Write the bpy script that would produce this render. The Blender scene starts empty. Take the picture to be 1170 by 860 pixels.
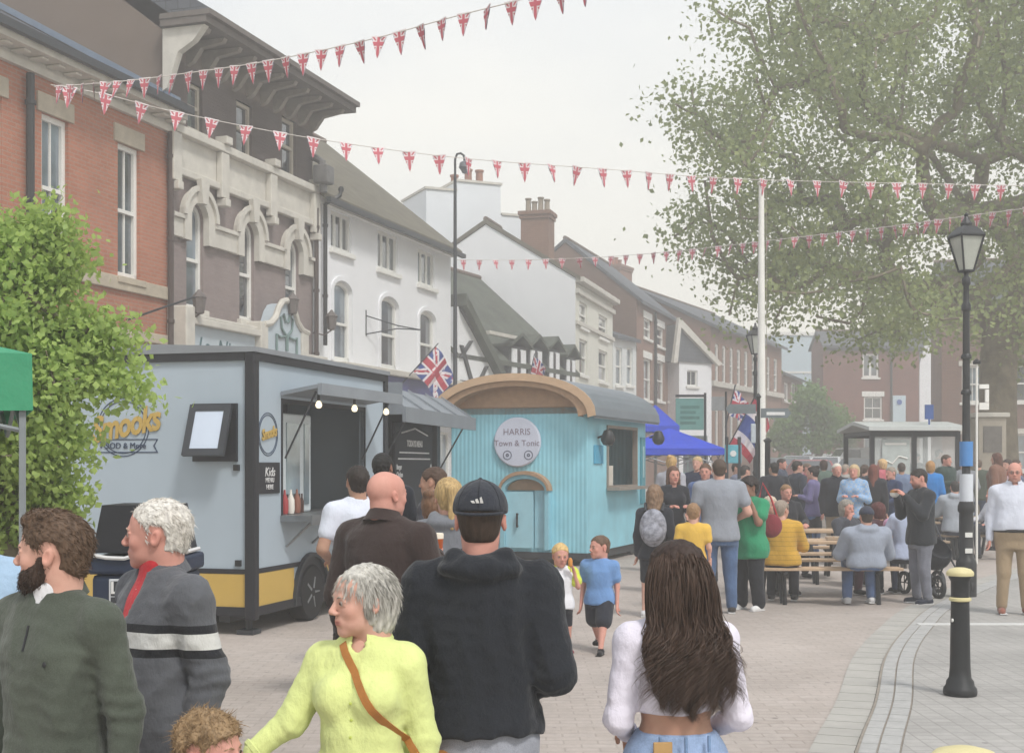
import bpy, bmesh, math, random
import numpy as np
from mathutils import Vector, Matrix
random.seed(7); NR = np.random.default_rng(11)
PI = math.pi; R = math.radians
S, HC, U0, V0 = 1500.0, 1.7, 585.0, 530.0
scn = bpy.context.scene
COL = scn.collection

def X(u, Y): return (u-U0)*Y/S
def Z(v, Y): return HC-(v-V0)*Y/S
def P(u, v, Y): return Vector((X(u, Y), Y, Z(v, Y)))
def gz(y): return 0.0 if y < 32 else 0.018*(y-32)      # the street climbs gently away

# ------------------------------------------------------------------ materials
def lin(c):
    if isinstance(c, str):
        c = c.lstrip('#'); c = [int(c[i:i+2], 16)/255 for i in (0, 2, 4)]
        return tuple(x/12.92 if x <= .04045 else ((x+.055)/1.055)**2.4 for x in c)
    return tuple(c)
_M = {}
def nodes(m):
    m.use_nodes = True; nt = m.node_tree; nt.nodes.clear()
    o = nt.nodes.new('ShaderNodeOutputMaterial'); b = nt.nodes.new('ShaderNodeBsdfPrincipled')
    nt.links.new(b.outputs[0], o.inputs[0]); return nt, b
def mixc(nt, fac, a, b, mode='MIX'):
    n = nt.nodes.new('ShaderNodeMix'); n.data_type = 'RGBA'; n.blend_type = mode
    for s, v in ((n.inputs[0], fac), (n.inputs[6], a), (n.inputs[7], b)):
        if hasattr(v, 'type') and hasattr(v, 'node'): nt.links.new(v, s)
        else: s.default_value = v if not isinstance(v, tuple) else (*v[:3], 1)
    return n.outputs[2]
def noise(nt, scale, detail=4, vec=None, rough=.55):
    n = nt.nodes.new('ShaderNodeTexNoise'); n.inputs['Scale'].default_value = scale; n.inputs['Detail'].default_value = detail
    n.inputs['Roughness'].default_value = rough
    if vec is None:
        t = nt.nodes.new('ShaderNodeTexCoord'); vec = t.outputs['Object']
    nt.links.new(vec, n.inputs['Vector']); return n.outputs['Fac']
def ramp(nt, fac, pts, const=False):
    r = nt.nodes.new('ShaderNodeValToRGB'); e = r.color_ramp.elements
    if const: r.color_ramp.interpolation = 'CONSTANT'
    while len(e) < len(pts): e.new(.5)
    for k, (p, c) in enumerate(pts):
        e[k].position = p; e[k].color = (c, c, c, 1) if isinstance(c, (int, float)) else (*c[:3], 1)
    nt.links.new(fac, r.inputs[0]); return r.outputs[0]
def bumpn(nt, b, h, strength, dist=.02):
    n = nt.nodes.new('ShaderNodeBump'); n.inputs['Strength'].default_value = strength; n.inputs['Distance'].default_value = dist
    nt.links.new(h, n.inputs['Height']); nt.links.new(n.outputs[0], b.inputs['Normal'])
def M(key, col=None, rough=.75, var=.18, scale=6, bump=.15, dist=.01, metal=0, spec=.4, dirt=0, trans=0, sheen=0):
    """a plain procedural surface: base colour broken up by two noises, some bump"""
    if key in _M: return _M[key]
    m = bpy.data.materials.new(key); nt, b = nodes(m); c = lin(col)
    n1 = noise(nt, scale); n2 = noise(nt, scale*5.3, 3)
    dk = tuple(x*(1-var) for x in c); lt = tuple(min(1, x*(1+var)) for x in c)
    a = mixc(nt, ramp(nt, n1, [(.3, 0.), (.7, 1.)]), dk, lt)
    a = mixc(nt, ramp(nt, n2, [(.35, 0.), (.75, .35)]), a, dk)
    if dirt:
        n3 = noise(nt, scale*.35, 6, rough=.7)
        a = mixc(nt, ramp(nt, n3, [(.45, 0.), (.75, dirt)]), a, tuple(x*.45+.02 for x in c))
    nt.links.new(a, b.inputs['Base Color'])
    b.inputs['Roughness'].default_value = rough; b.inputs['Metallic'].default_value = metal
    b.inputs['Specular IOR Level'].default_value = spec
    if sheen: b.inputs['Sheen Weight'].default_value = sheen
    if bump: bumpn(nt, b, n2, bump, dist)
    _M[key] = m; return m
def facade_vec(nt):
    t = nt.nodes.new('ShaderNodeTexCoord'); s = nt.nodes.new('ShaderNodeSeparateXYZ'); nt.links.new(t.outputs['Object'], s.inputs[0])
    a = nt.nodes.new('ShaderNodeMath'); nt.links.new(s.outputs[0], a.inputs[0]); nt.links.new(s.outputs[1], a.inputs[1])
    c = nt.nodes.new('ShaderNodeCombineXYZ'); nt.links.new(a.outputs[0], c.inputs[0]); nt.links.new(s.outputs[2], c.inputs[1])
    return c.outputs[0]
def brick(key, c1, c2, mortar, bw=.225, bh=.075, ms=.012, rough=.9, stain=.3, flat=False, off=.5):
    if key in _M: return _M[key]
    m = bpy.data.materials.new(key); nt, b = nodes(m)
    if flat:
        t = nt.nodes.new('ShaderNodeTexCoord'); vec = t.outputs['Object']
    else: vec = facade_vec(nt)
    br = nt.nodes.new('ShaderNodeTexBrick'); nt.links.new(vec, br.inputs['Vector'])
    br.inputs['Color1'].default_value = (*lin(c1), 1); br.inputs['Color2'].default_value = (*lin(c2), 1)
    br.inputs['Mortar'].default_value = (*lin(mortar), 1); br.inputs['Scale'].default_value = 1
    br.inputs['Brick Width'].default_value = bw; br.inputs['Row Height'].default_value = bh
    br.inputs['Mortar Size'].default_value = ms; br.inputs['Mortar Smooth'].default_value = .3; br.offset = off
    n1 = noise(nt, 1.1, 6); n2 = noise(nt, 14, 4)
    a = mixc(nt, ramp(nt, n1, [(.42, 0.), (.72, stain)]), br.outputs['Color'], tuple(x*.5 for x in lin(c1)))
    a = mixc(nt, ramp(nt, n2, [(.3, .16), (.7, 0.)]), a, (.02, .02, .02))
    n4 = noise(nt, .45, 3)
    a = mixc(nt, ramp(nt, n4, [(.4, 0.), (.7, .22)]), a, tuple(min(1, x*1.5+.03) for x in lin(c2)))
    if flat:      # spilt drinks, gum and worn patches
        n5 = noise(nt, .28, 7, rough=.65); a = mixc(nt, ramp(nt, n5, [(.50, 0.), (.68, .38)]), a, tuple(x*.55 for x in lin(c1)))
        vo = nt.nodes.new('ShaderNodeTexVoronoi'); vo.inputs['Scale'].default_value = 3.1; nt.links.new(vec, vo.inputs['Vector']); a = mixc(nt, ramp(nt, vo.outputs['Distance'], [(.0, .55), (.055, .5), (.075, 0.)]), a, (.10, .095, .09))
        n6 = noise(nt, 3.3, 5, rough=.7); a = mixc(nt, ramp(nt, n6, [(.55, 0.), (.72, .3)]), a, tuple(x*.6 for x in lin(c1)))
    nt.links.new(a, b.inputs['Base Color']); b.inputs['Roughness'].default_value = rough
    iv = nt.nodes.new('ShaderNodeMath'); iv.operation = 'MULTIPLY_ADD'; nt.links.new(br.outputs['Fac'], iv.inputs[0]); iv.inputs[1].default_value = -1
    nt.links.new(n2, iv.inputs[2]); bumpn(nt, b, iv.outputs[0], .35, .008)
    _M[key] = m; return m
def glass(key='window_glass', col='#20262b', rough=.08):
    if key in _M: return _M[key]
    m = bpy.data.materials.new(key); nt, b = nodes(m)
    n = noise(nt, .9, 3)
    a = mixc(nt, ramp(nt, n, [(.35, 0.), (.65, 1.)]), lin(col), tuple(x*3+.02 for x in lin(col)))
    nt.links.new(a, b.inputs['Base Color']); b.inputs['Roughness'].default_value = rough; b.inputs['Specular IOR Level'].default_value = 1.0; b.inputs['Coat Weight'].default_value = 1; b.inputs['Coat Roughness'].default_value = .04
    n2 = noise(nt, 2.5, 1); bumpn(nt, b, n2, .08, .01)
    _M[key] = m; return m

white = M('white_paint', '#e2e1dc', .6, .06, 3, .05, dirt=.15)
cream = M('cream_stone', '#c9c5bc', .85, .1, 4, .2, dirt=.3)
stone = M('pale_stone', '#b5aa98', .9, .14, 5, .25, dirt=.3)
slate = brick('slate_roof', '#4d5158', '#5b5f66', '#2c2e33', .28, .2, .01, .85, .3)
blackm = M('black_metal', '#191b1e', .45, .2, 8, .1, spec=.5)
darkm = M('dark_grey_metal', '#33363b', .5, .15, 8, .1)
glassm = glass()
gold = M('gold_paint', '#d3c898', .5, .1, 10, .05)

# ------------------------------------------------------------------ mesh builder
class MB:
    def __init__(s): s.v = []; s.f = []; s.m = []
    def add(s, vs, fs, mi=0, T=None):
        o = len(s.v)
        s.v += [tuple(T @ Vector(v)) for v in vs] if T else [tuple(v) for v in vs]
        s.f += [tuple(i+o for i in f) for f in fs]; s.m += [mi]*len(fs); return s
    def box(s, x0, x1, y0, y1, z0, z1, mi=0, T=None):
        vs = [(x, y, z) for z in (z0, z1) for y in (y0, y1) for x in (x0, x1)]
        return s.add(vs, [(0, 2, 3, 1), (4, 5, 7, 6), (0, 1, 5, 4), (2, 6, 7, 3), (0, 4, 6, 2), (1, 3, 7, 5)], mi, T)
    def bbox(s, x0, x1, y0, y1, z0, z1, b=.01, mi=0, T=None):      # box with chamfered vertical + top edges
        bm = bmesh.new(); bmesh.ops.create_cube(bm, size=1)
        for v in bm.verts: v.co = Vector(((x0+x1)/2+v.co.x*(x1-x0), (y0+y1)/2+v.co.y*(y1-y0), (z0+z1)/2+v.co.z*(z1-z0)))
        bmesh.ops.bevel(bm, geom=bm.edges[:], offset=b, segments=2, affect='EDGES', profile=.5)
        bm.verts.index_update()
        s.add([v.co for v in bm.verts], [[v.index for v in f.verts] for f in bm.faces], mi, T); bm.free(); return s
    def quad(s, *p, mi=0): return s.add(p, [tuple(range(len(p)))], mi)
    def tube(s, pts, rad, n=8, mi=0, caps=True, T=None):
        pts = [Vector(p) for p in pts]; m = len(pts)
        if not hasattr(rad, '__len__'): rad = [rad]*m
        vs = []; up = None
        for i, p in enumerate(pts):
            d = (pts[min(i+1, m-1)]-pts[max(i-1, 0)]).normalized()
            if up is None:
                up = Vector((0, 0, 1)) if abs(d.z) < .9 else Vector((1, 0, 0))
            a = d.cross(up); a = a.normalized() if a.length > 1e-6 else d.orthogonal().normalized()
            b = a.cross(d).normalized(); up = b
            for k in range(n):
                t = 2*PI*k/n; vs.append(p+(a*math.cos(t)+b*math.sin(t))*rad[i])
        fs = [(i*n+k, i*n+(k+1) % n, (i+1)*n+(k+1) % n, (i+1)*n+k) for i in range(m-1) for k in range(n)]
        if caps: fs += [tuple(range(n))[::-1], tuple((m-1)*n+k for k in range(n))]
        return s.add(vs, fs, mi, T)
    def lathe(s, prof, n=16, c=(0, 0), mi=0, T=None, caps=True):
        vs = [(c[0]+r*math.cos(2*PI*k/n), c[1]+r*math.sin(2*PI*k/n), z) for r, z in prof for k in range(n)]
        fs = [(i*n+k, i*n+(k+1) % n, (i+1)*n+(k+1) % n, (i+1)*n+k) for i in range(len(prof)-1) for k in range(n)]
        if caps: fs += [tuple(range(n))[::-1], tuple((len(prof)-1)*n+k for k in range(n))]
        return s.add(vs, fs, mi, T)
    def prism(s, poly, y0, y1, mi=0, T=None):       # polygon in x,z extruded along y
        n = len(poly); vs = [(x, y0, z) for x, z in poly]+[(x, y1, z) for x, z in poly]
        fs = [tuple(range(n)), tuple(range(n, 2*n))[::-1]]+[(k, k+n, (k+1) % n+n, (k+1) % n) for k in range(n)]
        return s.add(vs, fs, mi, T)
    def prismz(s, poly, z0, z1, mi=0, T=None):
        n = len(poly); vs = [(x, y, z0) for x, y in poly]+[(x, y, z1) for x, y in poly]
        fs = [tuple(range(n))[::-1], tuple(range(n, 2*n))]+[(k, (k+1) % n, (k+1) % n+n, k+n) for k in range(n)]
        return s.add(vs, fs, mi, T)
    def build(s, name, mats, parent=None, smooth=False, loc=None, fix=True):
        me = bpy.data.meshes.new(name); me.from_pydata(s.v, [], s.f); me.update()
        if not isinstance(mats, (list, tuple)): mats = [mats]
        for m in mats: me.materials.append(m)
        me.polygons.foreach_set('material_index', s.m)
        if fix:
            bm = bmesh.new(); bm.from_mesh(me); bmesh.ops.recalc_face_normals(bm, faces=bm.faces[:]); bm.to_mesh(me); bm.free()
        if smooth:
            me.polygons.foreach_set('use_smooth', [True]*len(me.polygons))
            try: me.set_sharp_from_angle(angle=R(40))
            except Exception: pass
        o = bpy.data.objects.new(name, me); COL.objects.link(o)
        if parent: o.parent = parent
        if loc: o.location = loc
        return o
def tag(o, label=None, cat=None, group=None, kind=None):
    if label: o['label'] = label
    if cat: o['category'] = cat
    if group: o['group'] = group
    if kind: o['kind'] = kind
    return o
def thing(name, label, cat, loc=(0, 0, 0), rz=0, group=None):
    o = bpy.data.objects.new(name, None); COL.objects.link(o); o.location = loc; o.rotation_euler = (0, 0, rz); o.empty_display_size = .2
    return tag(o, label, cat, group)
def copy_tree(o, parent=None, label=None):
    c = o.copy(); COL.objects.link(c); c.parent = parent
    if label: c['label'] = label
    for ch in list(o.children): copy_tree(ch, c)
    return c
def text(name, s, size, mat, parent, T, depth=.004, shear=0, bold=0, align='CENTER', spacing=1):
    cu = bpy.data.curves.new('lettering', 'FONT'); cu.body = s; cu.size = size; cu.extrude = depth; cu.align_x = align; cu.align_y = 'CENTER'
    cu.shear = shear; cu.offset = bold; cu.space_character = spacing; cu.resolution_u = 3
    t = bpy.data.objects.new('lettering', cu); COL.objects.link(t)
    dg = bpy.context.evaluated_depsgraph_get(); me = bpy.data.meshes.new_from_object(t.evaluated_get(dg))
    bpy.data.objects.remove(t); bpy.data.curves.remove(cu)
    # letters lie in x,y of the curve: stand them up in x,z facing -y
    me.transform(T @ Matrix.Rotation(PI/2, 4, 'X')); me.materials.clear(); me.materials.append(mat)
    o = bpy.data.objects.new(name, me); COL.objects.link(o); o.parent = parent; return o
def TR(x, y, z, rz=0): return Matrix.Translation((x, y, z)) @ Matrix.Rotation(rz, 4, 'Z')
# ------------------------------------------------------------------ camera, sky, sun, air
cam = bpy.data.cameras.new('camera'); co = bpy.data.objects.new('camera', cam); COL.objects.link(co)
co.location = (0, 0, HC); co.rotation_euler = (PI/2, 0, 0); cam.sensor_width = 36; cam.lens = 36*S/1170
cam.shift_y = 100/1170; cam.clip_end = 4000; cam.clip_start = .1; scn.camera = co
w = bpy.data.worlds.new('World'); scn.world = w; w.use_nodes = True; nt = w.node_tree
bg = nt.nodes['Background']; sky = nt.nodes.new('ShaderNodeTexSky'); sky.sky_type = 'NISHITA'; sky.sun_disc = False
SUN_EL, SUN_ROT = R(52), R(148)
sky.sun_elevation = SUN_EL; sky.sun_rotation = SUN_ROT; sky.dust_density = 3; sky.altitude = 50
tc = nt.nodes.new('ShaderNodeTexCoord'); mp = nt.nodes.new('ShaderNodeMapping'); mp.inputs['Scale'].default_value = (1, 1, 2.6)
nt.links.new(tc.outputs['Generated'], mp.inputs[0])
cn = noise(nt, 2.2, 7, mp.outputs[0], .5)
cl = mixc(nt, ramp(nt, cn, [(.35, 0.), (.68, 1.)]), (5.3, 5.9, 6.8), (8.2, 8.2, 8.0))     # overcast: grey-white layer of cloud
sp = nt.nodes.new('ShaderNodeSeparateXYZ'); nt.links.new(tc.outputs['Generated'], sp.inputs[0])
cl = mixc(nt, ramp(nt, sp.outputs[2], [(.0, 1.), (.40, 0.)]), cl, (9.9, 9.3, 7.7))          # warmer, brighter near the horizon
fin = mixc(nt, .9, sky.outputs[0], cl)
nt.links.new(fin, bg.inputs[0]); bg.inputs[1].default_value = .080
sl = bpy.data.lights.new('sun', 'SUN'); sl.energy = 1.5; sl.angle = R(11); sl.color = (1, .965, .91)
so = bpy.data.objects.new('sun', sl); COL.objects.link(so)
# sun_rotation turns clockwise from +Y seen from above
sd = Vector((math.sin(SUN_ROT)*math.cos(SUN_EL), math.cos(SUN_ROT)*math.cos(SUN_EL), math.sin(SUN_EL)))
so.rotation_euler = sd.to_track_quat('Z', 'Y').to_euler()
scn.view_settings.view_transform = 'Standard'; scn.view_settings.look = 'None'; scn.view_settings.exposure = .80; scn.view_settings.gamma = 1
scn.render.engine = 'CYCLES'
try:
    scn.cycles.use_denoising = True; scn.cycles.volume_bounces = 1; scn.cycles.max_bounces = 6; scn.cycles.transparent_max_bounces = 8
    scn.cycles.diffuse_bounces = 3; scn.cycles.glossy_bounces = 2
except Exception: pass
hz = MB().box(-110, 110, -12, 160, -1.2, 24).build('haze', [])
hm = bpy.data.materials.new('haze_air'); hm.use_nodes = True; hn = hm.node_tree; hn.nodes.clear()
ho = hn.nodes.new('ShaderNodeOutputMaterial'); hv = hn.nodes.new('ShaderNodeVolumePrincipled')
hv.inputs['Color'].default_value = (.985, .98, .97, 1); hv.inputs['Density'].default_value = HAZE = .0064; hv.inputs['Anisotropy'].default_value = .35
hn.links.new(hv.outputs[0], ho.inputs['Volume']); hz.data.materials.append(hm); tag(hz, kind='stuff')

# ------------------------------------------------------------------ ground
def sheet(name, xs, ys, zf, mat):
    mb = MB(); n = len(xs)
    vs = [(x, y, zf(x, y)) for y in ys for x in xs]
    fs = [(j*n+i, j*n+i+1, (j+1)*n+i+1, (j+1)*n+i) for j in range(len(ys)-1) for i in range(n-1)]
    mb.add(vs, fs); return tag(mb.build(name, mat), kind='structure')
paving = brick('pink_grey_setts', '#aca199', '#b4aaa3', '#a0968e', .21, .105, .007, .92, .22, flat=True)
ys = [-9, 0, 8, 16, 24, 32, 40, 50, 65, 80, 100, 130, 156]
base = M('ground_base', '#77736c', .95, .1, 1.5, .1)
sheet('ground', [-104, -50, 0, 50, 104], ys, lambda x, y: gz(y)-.012, base)
sheet('road', [-11, -4, 4, 12, 22, 34], ys, lambda x, y: gz(y), paving)
# line of the pale channel slabs: (x,y) of its left edge, sweeping round to the right
kl = [(-.1, -3), (.25, 1), (.75, 4.2), (1.28, 6.3), (1.82, 7.97), (2.32, 9.41), (2.98, 11.5), (3.72, 13.4), (4.85, 15.9), (6.9, 19.4), (10, 23.6), (14.5, 28), (21, 32), (30, 36)]
def catm(pts, k=6):
    pts = [Vector(p) for p in pts]; out = []
    for i in range(len(pts)-1):
        a, b, c, d = pts[max(i-1, 0)], pts[i], pts[i+1], pts[min(i+2, len(pts)-1)]
        for j in range(k):
            t = j/k; out.append(.5*((2*b)+(c-a)*t+(2*a-5*b+4*c-d)*t*t+(3*b-a-3*c+d)*t**3))
    return out+[pts[-1]]
kp = catm(kl, 6)
def offs(o):
    r = []
    for i, p in enumerate(kp):
        d = (kp[min(i+1, len(kp)-1)]-kp[max(i-1, 0)]).normalized(); r.append(p+Vector((d.y, -d.x))*o)
    return r
def strip(name, o0, o1, z0, z1, mat, joint=.0):
    a, b = offs(o0), offs(o1); mb = MB()
    for i in range(len(a)-1):
        g0, g1 = gz(a[i].y), gz(a[i+1].y)
        p = [(a[i].x, a[i].y), (b[i].x, b[i].y), (b[i+1].x, b[i+1].y), (a[i+1].x, a[i+1].y)]
        if joint:
            c = Vector((sum(q[0] for q in p)/4, sum(q[1] for q in p)/4)); L = (a[i+1]-a[i]).length; k = 1-joint/max(L, .3)
            p = [(c.x+(q[0]-c.x)*k, c.y+(q[1]-c.y)*k) for q in p]
        zz = [g0, g0, g1, g1]
        vs = [(q[0], q[1], z+z0) for q, z in zip(p, zz)]+[(q[0], q[1], z+z1) for q, z in zip(p, zz)]
        mb.add(vs, [(4, 5, 6, 7), (0, 1, 5, 4), (1, 2, 6, 5), (2, 3, 7, 6), (3, 0, 4, 7)])
    return tag(mb.build(name, mat), kind='structure')
chan = M('channel_slab', '#aaa7a1', .9, .1, 3, .2, dirt=.2)
kerbm = M('granite_kerb', '#a9a8a6', .85, .12, 12, .2, dirt=.15)
strip('channel_slabs', .0, .27, -.01, .012, chan, .016)
strip('gutter_joint', .27, .535, -.01, .024, M('gutter_grit', '#928a80', .95, .2, 20, .3))
strip('kerb_stones', .29, .39, -.01, .030, kerbm, .01)
strip('kerb_stones', .40, .52, -.01, .034, kerbm, .012)
pv = brick('pavement_setts', '#a09d99', '#aaa7a3', '#8e8b87', .13, .105, .006, .9, .25, flat=True, off=0)
a = offs(.53); mb = MB()
for i in range(len(a)-1):
    p, q = a[i], a[i+1]; far = 60
    mb.quad((p.x, p.y, gz(p.y)+.03), (far, p.y, gz(p.y)+.03), (far, q.y, gz(q.y)+.03), (q.x, q.y, gz(q.y)+.03))
tag(mb.build('pavement', pv), kind='structure')
mb = MB(); mb.box(4.22, 11.5, 13.62, 13.72, .02, .040); mb.box(8.2, 12.5, 11.55, 11.62, .02, .040)
tag(mb.build('paving_channel', M('pale_channel', '#cfcfcd', .8, .08, 9, .1)), kind='structure')
# pavement in front of the row of shops
mb = MB()
mb.add([(-10.5, 14, .09), (-6.2, 27.5, .09), (-1.0, 44, .30), (3.6, 54, .48), (3.0, 54.2, .48), (-2, 44, .30), (-12, 14, .09)], [(0, 1, 2, 3, 4, 5, 6)])
tag(mb.build('shop_pavement', pv), kind='structure')
tag(MB().tube([(2.35, 6.8, .036), (2.42, 6.85, .036), (2.45, 6.95, .036)], .012, 5).build('scrap_of_litter', white), 'tiny scrap of pale litter lying on the paving beside the kerb', 'litter')

# ------------------------------------------------------------------ building kit (facade frame: x along the front, y into the house)
def prismx(mb, poly, x0, x1, mi=0):
    n = len(poly); vs = [(x0, y, z) for y, z in poly]+[(x1, y, z) for y, z in poly]
    return mb.add(vs, [tuple(range(n))[::-1], tuple(range(n, 2*n))]+[(k, (k+1) % n, (k+1) % n+n, k+n) for k in range(n)], mi)
class Bld:
    def __init__(s, name, label, u0, Y0, u1, Y1, cat='building', group=None):
        s.P0 = Vector((X(u0, Y0), Y0)); s.P1 = Vector((X(u1, Y1), Y1)); s.d = (s.P1-s.P0).normalized(); s.L = (s.P1-s.P0).length
        s.o = thing(name, label, cat, (s.P0.x, s.P0.y, 0), math.atan2(s.d.y, s.d.x), group); s.holes = []
    def fx(s, u):
        k = (u-U0)/S; return (k*s.P0.y-s.P0.x)/(s.d.x-k*s.d.y)
    def fz(s, u, v): return Z(v, s.P0.y+s.d.y*s.fx(u))
    def x(s, u, v): return s.fx(u), s.fz(u, v)
    def front(s, mats, z0, z1, D=8, ridge=None, name='wall', x0=0, x1=None, gables=(1, 1), sidemi=0):
        x1 = s.L if x1 is None else x1; mb = MB(); H = s.holes
        xs = sorted({x0, x1, *[h[0] for h in H], *[h[1] for h in H]}); zs = sorted({z0, z1, *[h[2] for h in H], *[h[3]+h[4] for h in H]})
        for i in range(len(xs)-1):
            for j in range(len(zs)-1):
                cx, cz = (xs[i]+xs[i+1])/2, (zs[j]+zs[j+1])/2
                if any(h[0] < cx < h[1] and h[2] < cz < h[3]+h[4] for h in H): continue
                mb.quad((xs[i], 0, zs[j]), (xs[i+1], 0, zs[j]), (xs[i+1], 0, zs[j+1]), (xs[i], 0, zs[j+1]))
        dd = .22
        for h in H:
            pts = archp(*h)
            for (a, b), (c, d) in zip(pts[:-1], pts[1:]): mb.quad((a, 0, b), (a, dd, b), (c, dd, d), (c, 0, d))
            mb.quad((h[0], 0, h[2]), (h[1], 0, h[2]), (h[1], dd, h[2]), (h[0], dd, h[2]))
            if h[4] > 0:
                tp = h[3]+h[4]; mid = len(pts)//2
                for (a, b), (c, d) in zip(pts[1:mid], pts[2:mid+1]): mb.quad((h[0], 0, tp), (a, 0, b), (c, 0, d), ((a+c)/2 if False else c, 0, tp)) if abs(a-h[0]) < 1e-6 else mb.quad((a, 0, tp), (a, 0, b), (c, 0, d), (c, 0, tp))
                for (a, b), (c, d) in zip(pts[mid:-2], pts[mid+1:-1]): mb.quad((a, 0, tp), (a, 0, b), (c, 0, d), (c, 0, tp))
        for k, xx in enumerate((x0, x1)):
            if ridge is not None and gables[k]: mb.add([(xx, 0, z0), (xx, 0, z1), (xx, D/2, ridge), (xx, D, z1), (xx, D, z0)], [(0, 1, 2, 3, 4)], sidemi)
            else: mb.add([(xx, 0, z0), (xx, 0, z1), (xx, D, z1), (xx, D, z0)], [(0, 1, 2, 3)], sidemi)
        mb.quad((x0, D, z0), (x1, D, z0), (x1, D, z1), (x0, D, z1))
        mb.quad((x0, dd+.02, z0), (x1, dd+.02, z0), (x1, dd+.02, z1), (x0, dd+.02, z1), mi=0)
        return mb.build(name, mats, s.o, fix=False)
    def roof(s, mat, z1, ridge, D=8, over=.3, th=.16, ends=.12, x0=0, x1=None, dz=.03):
        x1 = s.L if x1 is None else x1; mb = MB(); k = (ridge-z1)/(D/2)
        mb2 = [(-over, z1-over*k+dz), (D/2, ridge+dz), (D+over, z1-over*k+dz), (D+over, z1-over*k+dz+th), (D/2, ridge+dz+th*1.2), (-over, z1-over*k+dz+th)]
        prismx(mb, mb2, x0-ends, x1+ends)
        o = mb.build('roof', mat, s.o)
        r = MB(); nn = int((x1-x0+2*ends)/.45)
        for i in range(nn):
            xa = x0-ends+(x1-x0+2*ends)*i/nn; r.tube([(xa+.01, D/2, ridge+dz+th+.03), (xa+(x1-x0+2*ends)/nn-.01, D/2, ridge+dz+th+.035)], [.11, .105], 8)
        r.build('ridge_tiles', ridgem, o); return o
    def window(s, x0, x1, z0, z1, rise=0, rows=2, cols=2, sill=True, frame=None, lintel=None, bars=.035, fw=.075, pane=None, sillm=None, keep=False, dep=.10):
        if not keep: s.holes.append((x0, x1, z0, z1, rise))
        fm = frame or white; mb = MB(); top = z1
        o_ = archp(x0, x1, z0, z1, rise); i_ = archp(x0+fw, x1-fw, z0+fw, z1, max(rise-fw, 0)) if rise else archp(x0+fw, x1-fw, z0+fw, z1-fw, 0)
        band(mb, o_, i_, dep-.03, dep+.06); mb.box(x0, x1, dep-.03, dep+.06, z0, z0+fw)
        zm = (z0+z1+rise*.5)/2
        if rows > 1: mb.box(x0+fw, x1-fw, dep-.045, dep+.05, zm-.035, zm+.035)
        for c in range(1, cols):
            xx = x0+(x1-x0)*c/cols; mb.box(xx-bars/2, xx+bars/2, dep, dep+.04, z0+fw, (z1+rise*.85) if rise else z1-fw)
        for r in range(1, rows):
            if rows > 2:
                zz = z0+(z1-z0)*r/rows; mb.box(x0+fw, x1-fw, dep+.002, dep+.038, zz-bars/2, zz+bars/2)
        w_ = mb.build('window', fm, s.o)
        g = MB(); poly = archp(x0+.02, x1-.02, z0+.02, z1-.02, rise) if rise else [(x0+.02, z0+.02), (x0+.02, z1-.02), (x1-.02, z1-.02), (x1-.02, z0+.02)]
        g.add([(a, dep+.03, b) for a, b in poly], [tuple(range(len(poly)))]); g.build('pane', pane or random.choice(PANES), w_, fix=False)
        if sill: MB().bbox(x0-.1, x1+.1, -.10, .12, z0-.13, z0-.004, .012).build('sill', sillm or fm, w_)
        if lintel: MB().bbox(x0-.14, x1+.14, -.035, .1, z1+.004, z1+lintel, .01).build('lintel', sillm or cream, w_)
        return w_
    def part(s, name, mb, mat, smooth=False): return mb.build(name, mat, s.o, smooth)
def archp(x0, x1, z0, z1, rise=0, n=12):
    if rise <= 0: return [(x0, z0), (x0, z1), (x1, z1), (x1, z0)]
    return [(x0, z0)]+[((x0+x1)/2-(x1-x0)/2*math.cos(PI*k/n), z1+rise*math.sin(PI*k/n)) for k in range(n+1)]+[(x1, z0)]
def band(mb, o_, i_, y0, y1, mi=0):
    for (a, b), (c, d), (e, f), (g, h) in zip(o_[:-1], o_[1:], i_[:-1], i_[1:]):
        mb.quad((a, y0, b), (c, y0, d), (g, y0, h), (e, y0, f), mi=mi); mb.quad((e, y0, f), (g, y0, h), (g, y1, h), (e, y1, f), mi=mi)
        mb.quad((a, y0, b), (a, y1, b), (c, y1, d), (c, y0, d), mi=mi)
ridgem = M('ridge_tile', '#6b5a50', .85, .15, 8, .1)
PANES = [glass('glass_a', '#2c3339'), glass('glass_b', '#4a545c'), glass('glass_c', '#1c2126')]
def pipe(b, pts, r=.05, mat=None, name='drainpipe'):
    mb = MB(); mb.tube(pts, r, 8)
    for i in range(len(pts)-1):
        a, c = Vector(pts[i]), Vector(pts[i+1]); n = int((c-a).length/1.8)
        for k in range(n+1):
            q = a.lerp(c, (k+.3)/(n+1)); mb.tube([q-(c-a).normalized()*.035, q+(c-a).normalized()*.035], r*1.35, 8)
    return b.part(name, mb, mat or blackm, True)
def chimney(b, x, y, z0, z1, w, d, mat, pots=3, potm=None, cap=.12):
    mb = MB(); mb.box(x-w/2, x+w/2, y-d/2, y+d/2, z0, z1-.3); mb.box(x-w/2-.05, x+w/2+.05, y-d/2-.05, y+d/2+.05, z1-.3, z1-.15); mb.box(x-w/2-.1, x+w/2+.1, y-d/2-.1, y+d/2+.1, z1-.15, z1)
    c = b.part('chimney', mb, mat)
    for k in range(pots):
        px = x+(k-(pots-1)/2)*(w*.9/max(pots, 1)) if w >= d else x; py = y if w >= d else y+(k-(pots-1)/2)*(d*.9/max(pots, 1)); h = random.uniform(.45, .62)
        MB().lathe([(.15, z1-.02), (.15, z1+.06), (.115, z1+.1), (.105, z1+h-.08), (.135, z1+h-.05), (.135, z1+h), (.09, z1+h), (.09, z1+h-.15)], 12, (px, py)).build('chimney_pot', potm or potm_, c, smooth=True)
    return c
potm_ = M('terracotta_pot', '#8d5c47', .8, .15, 9, .1)
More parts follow.
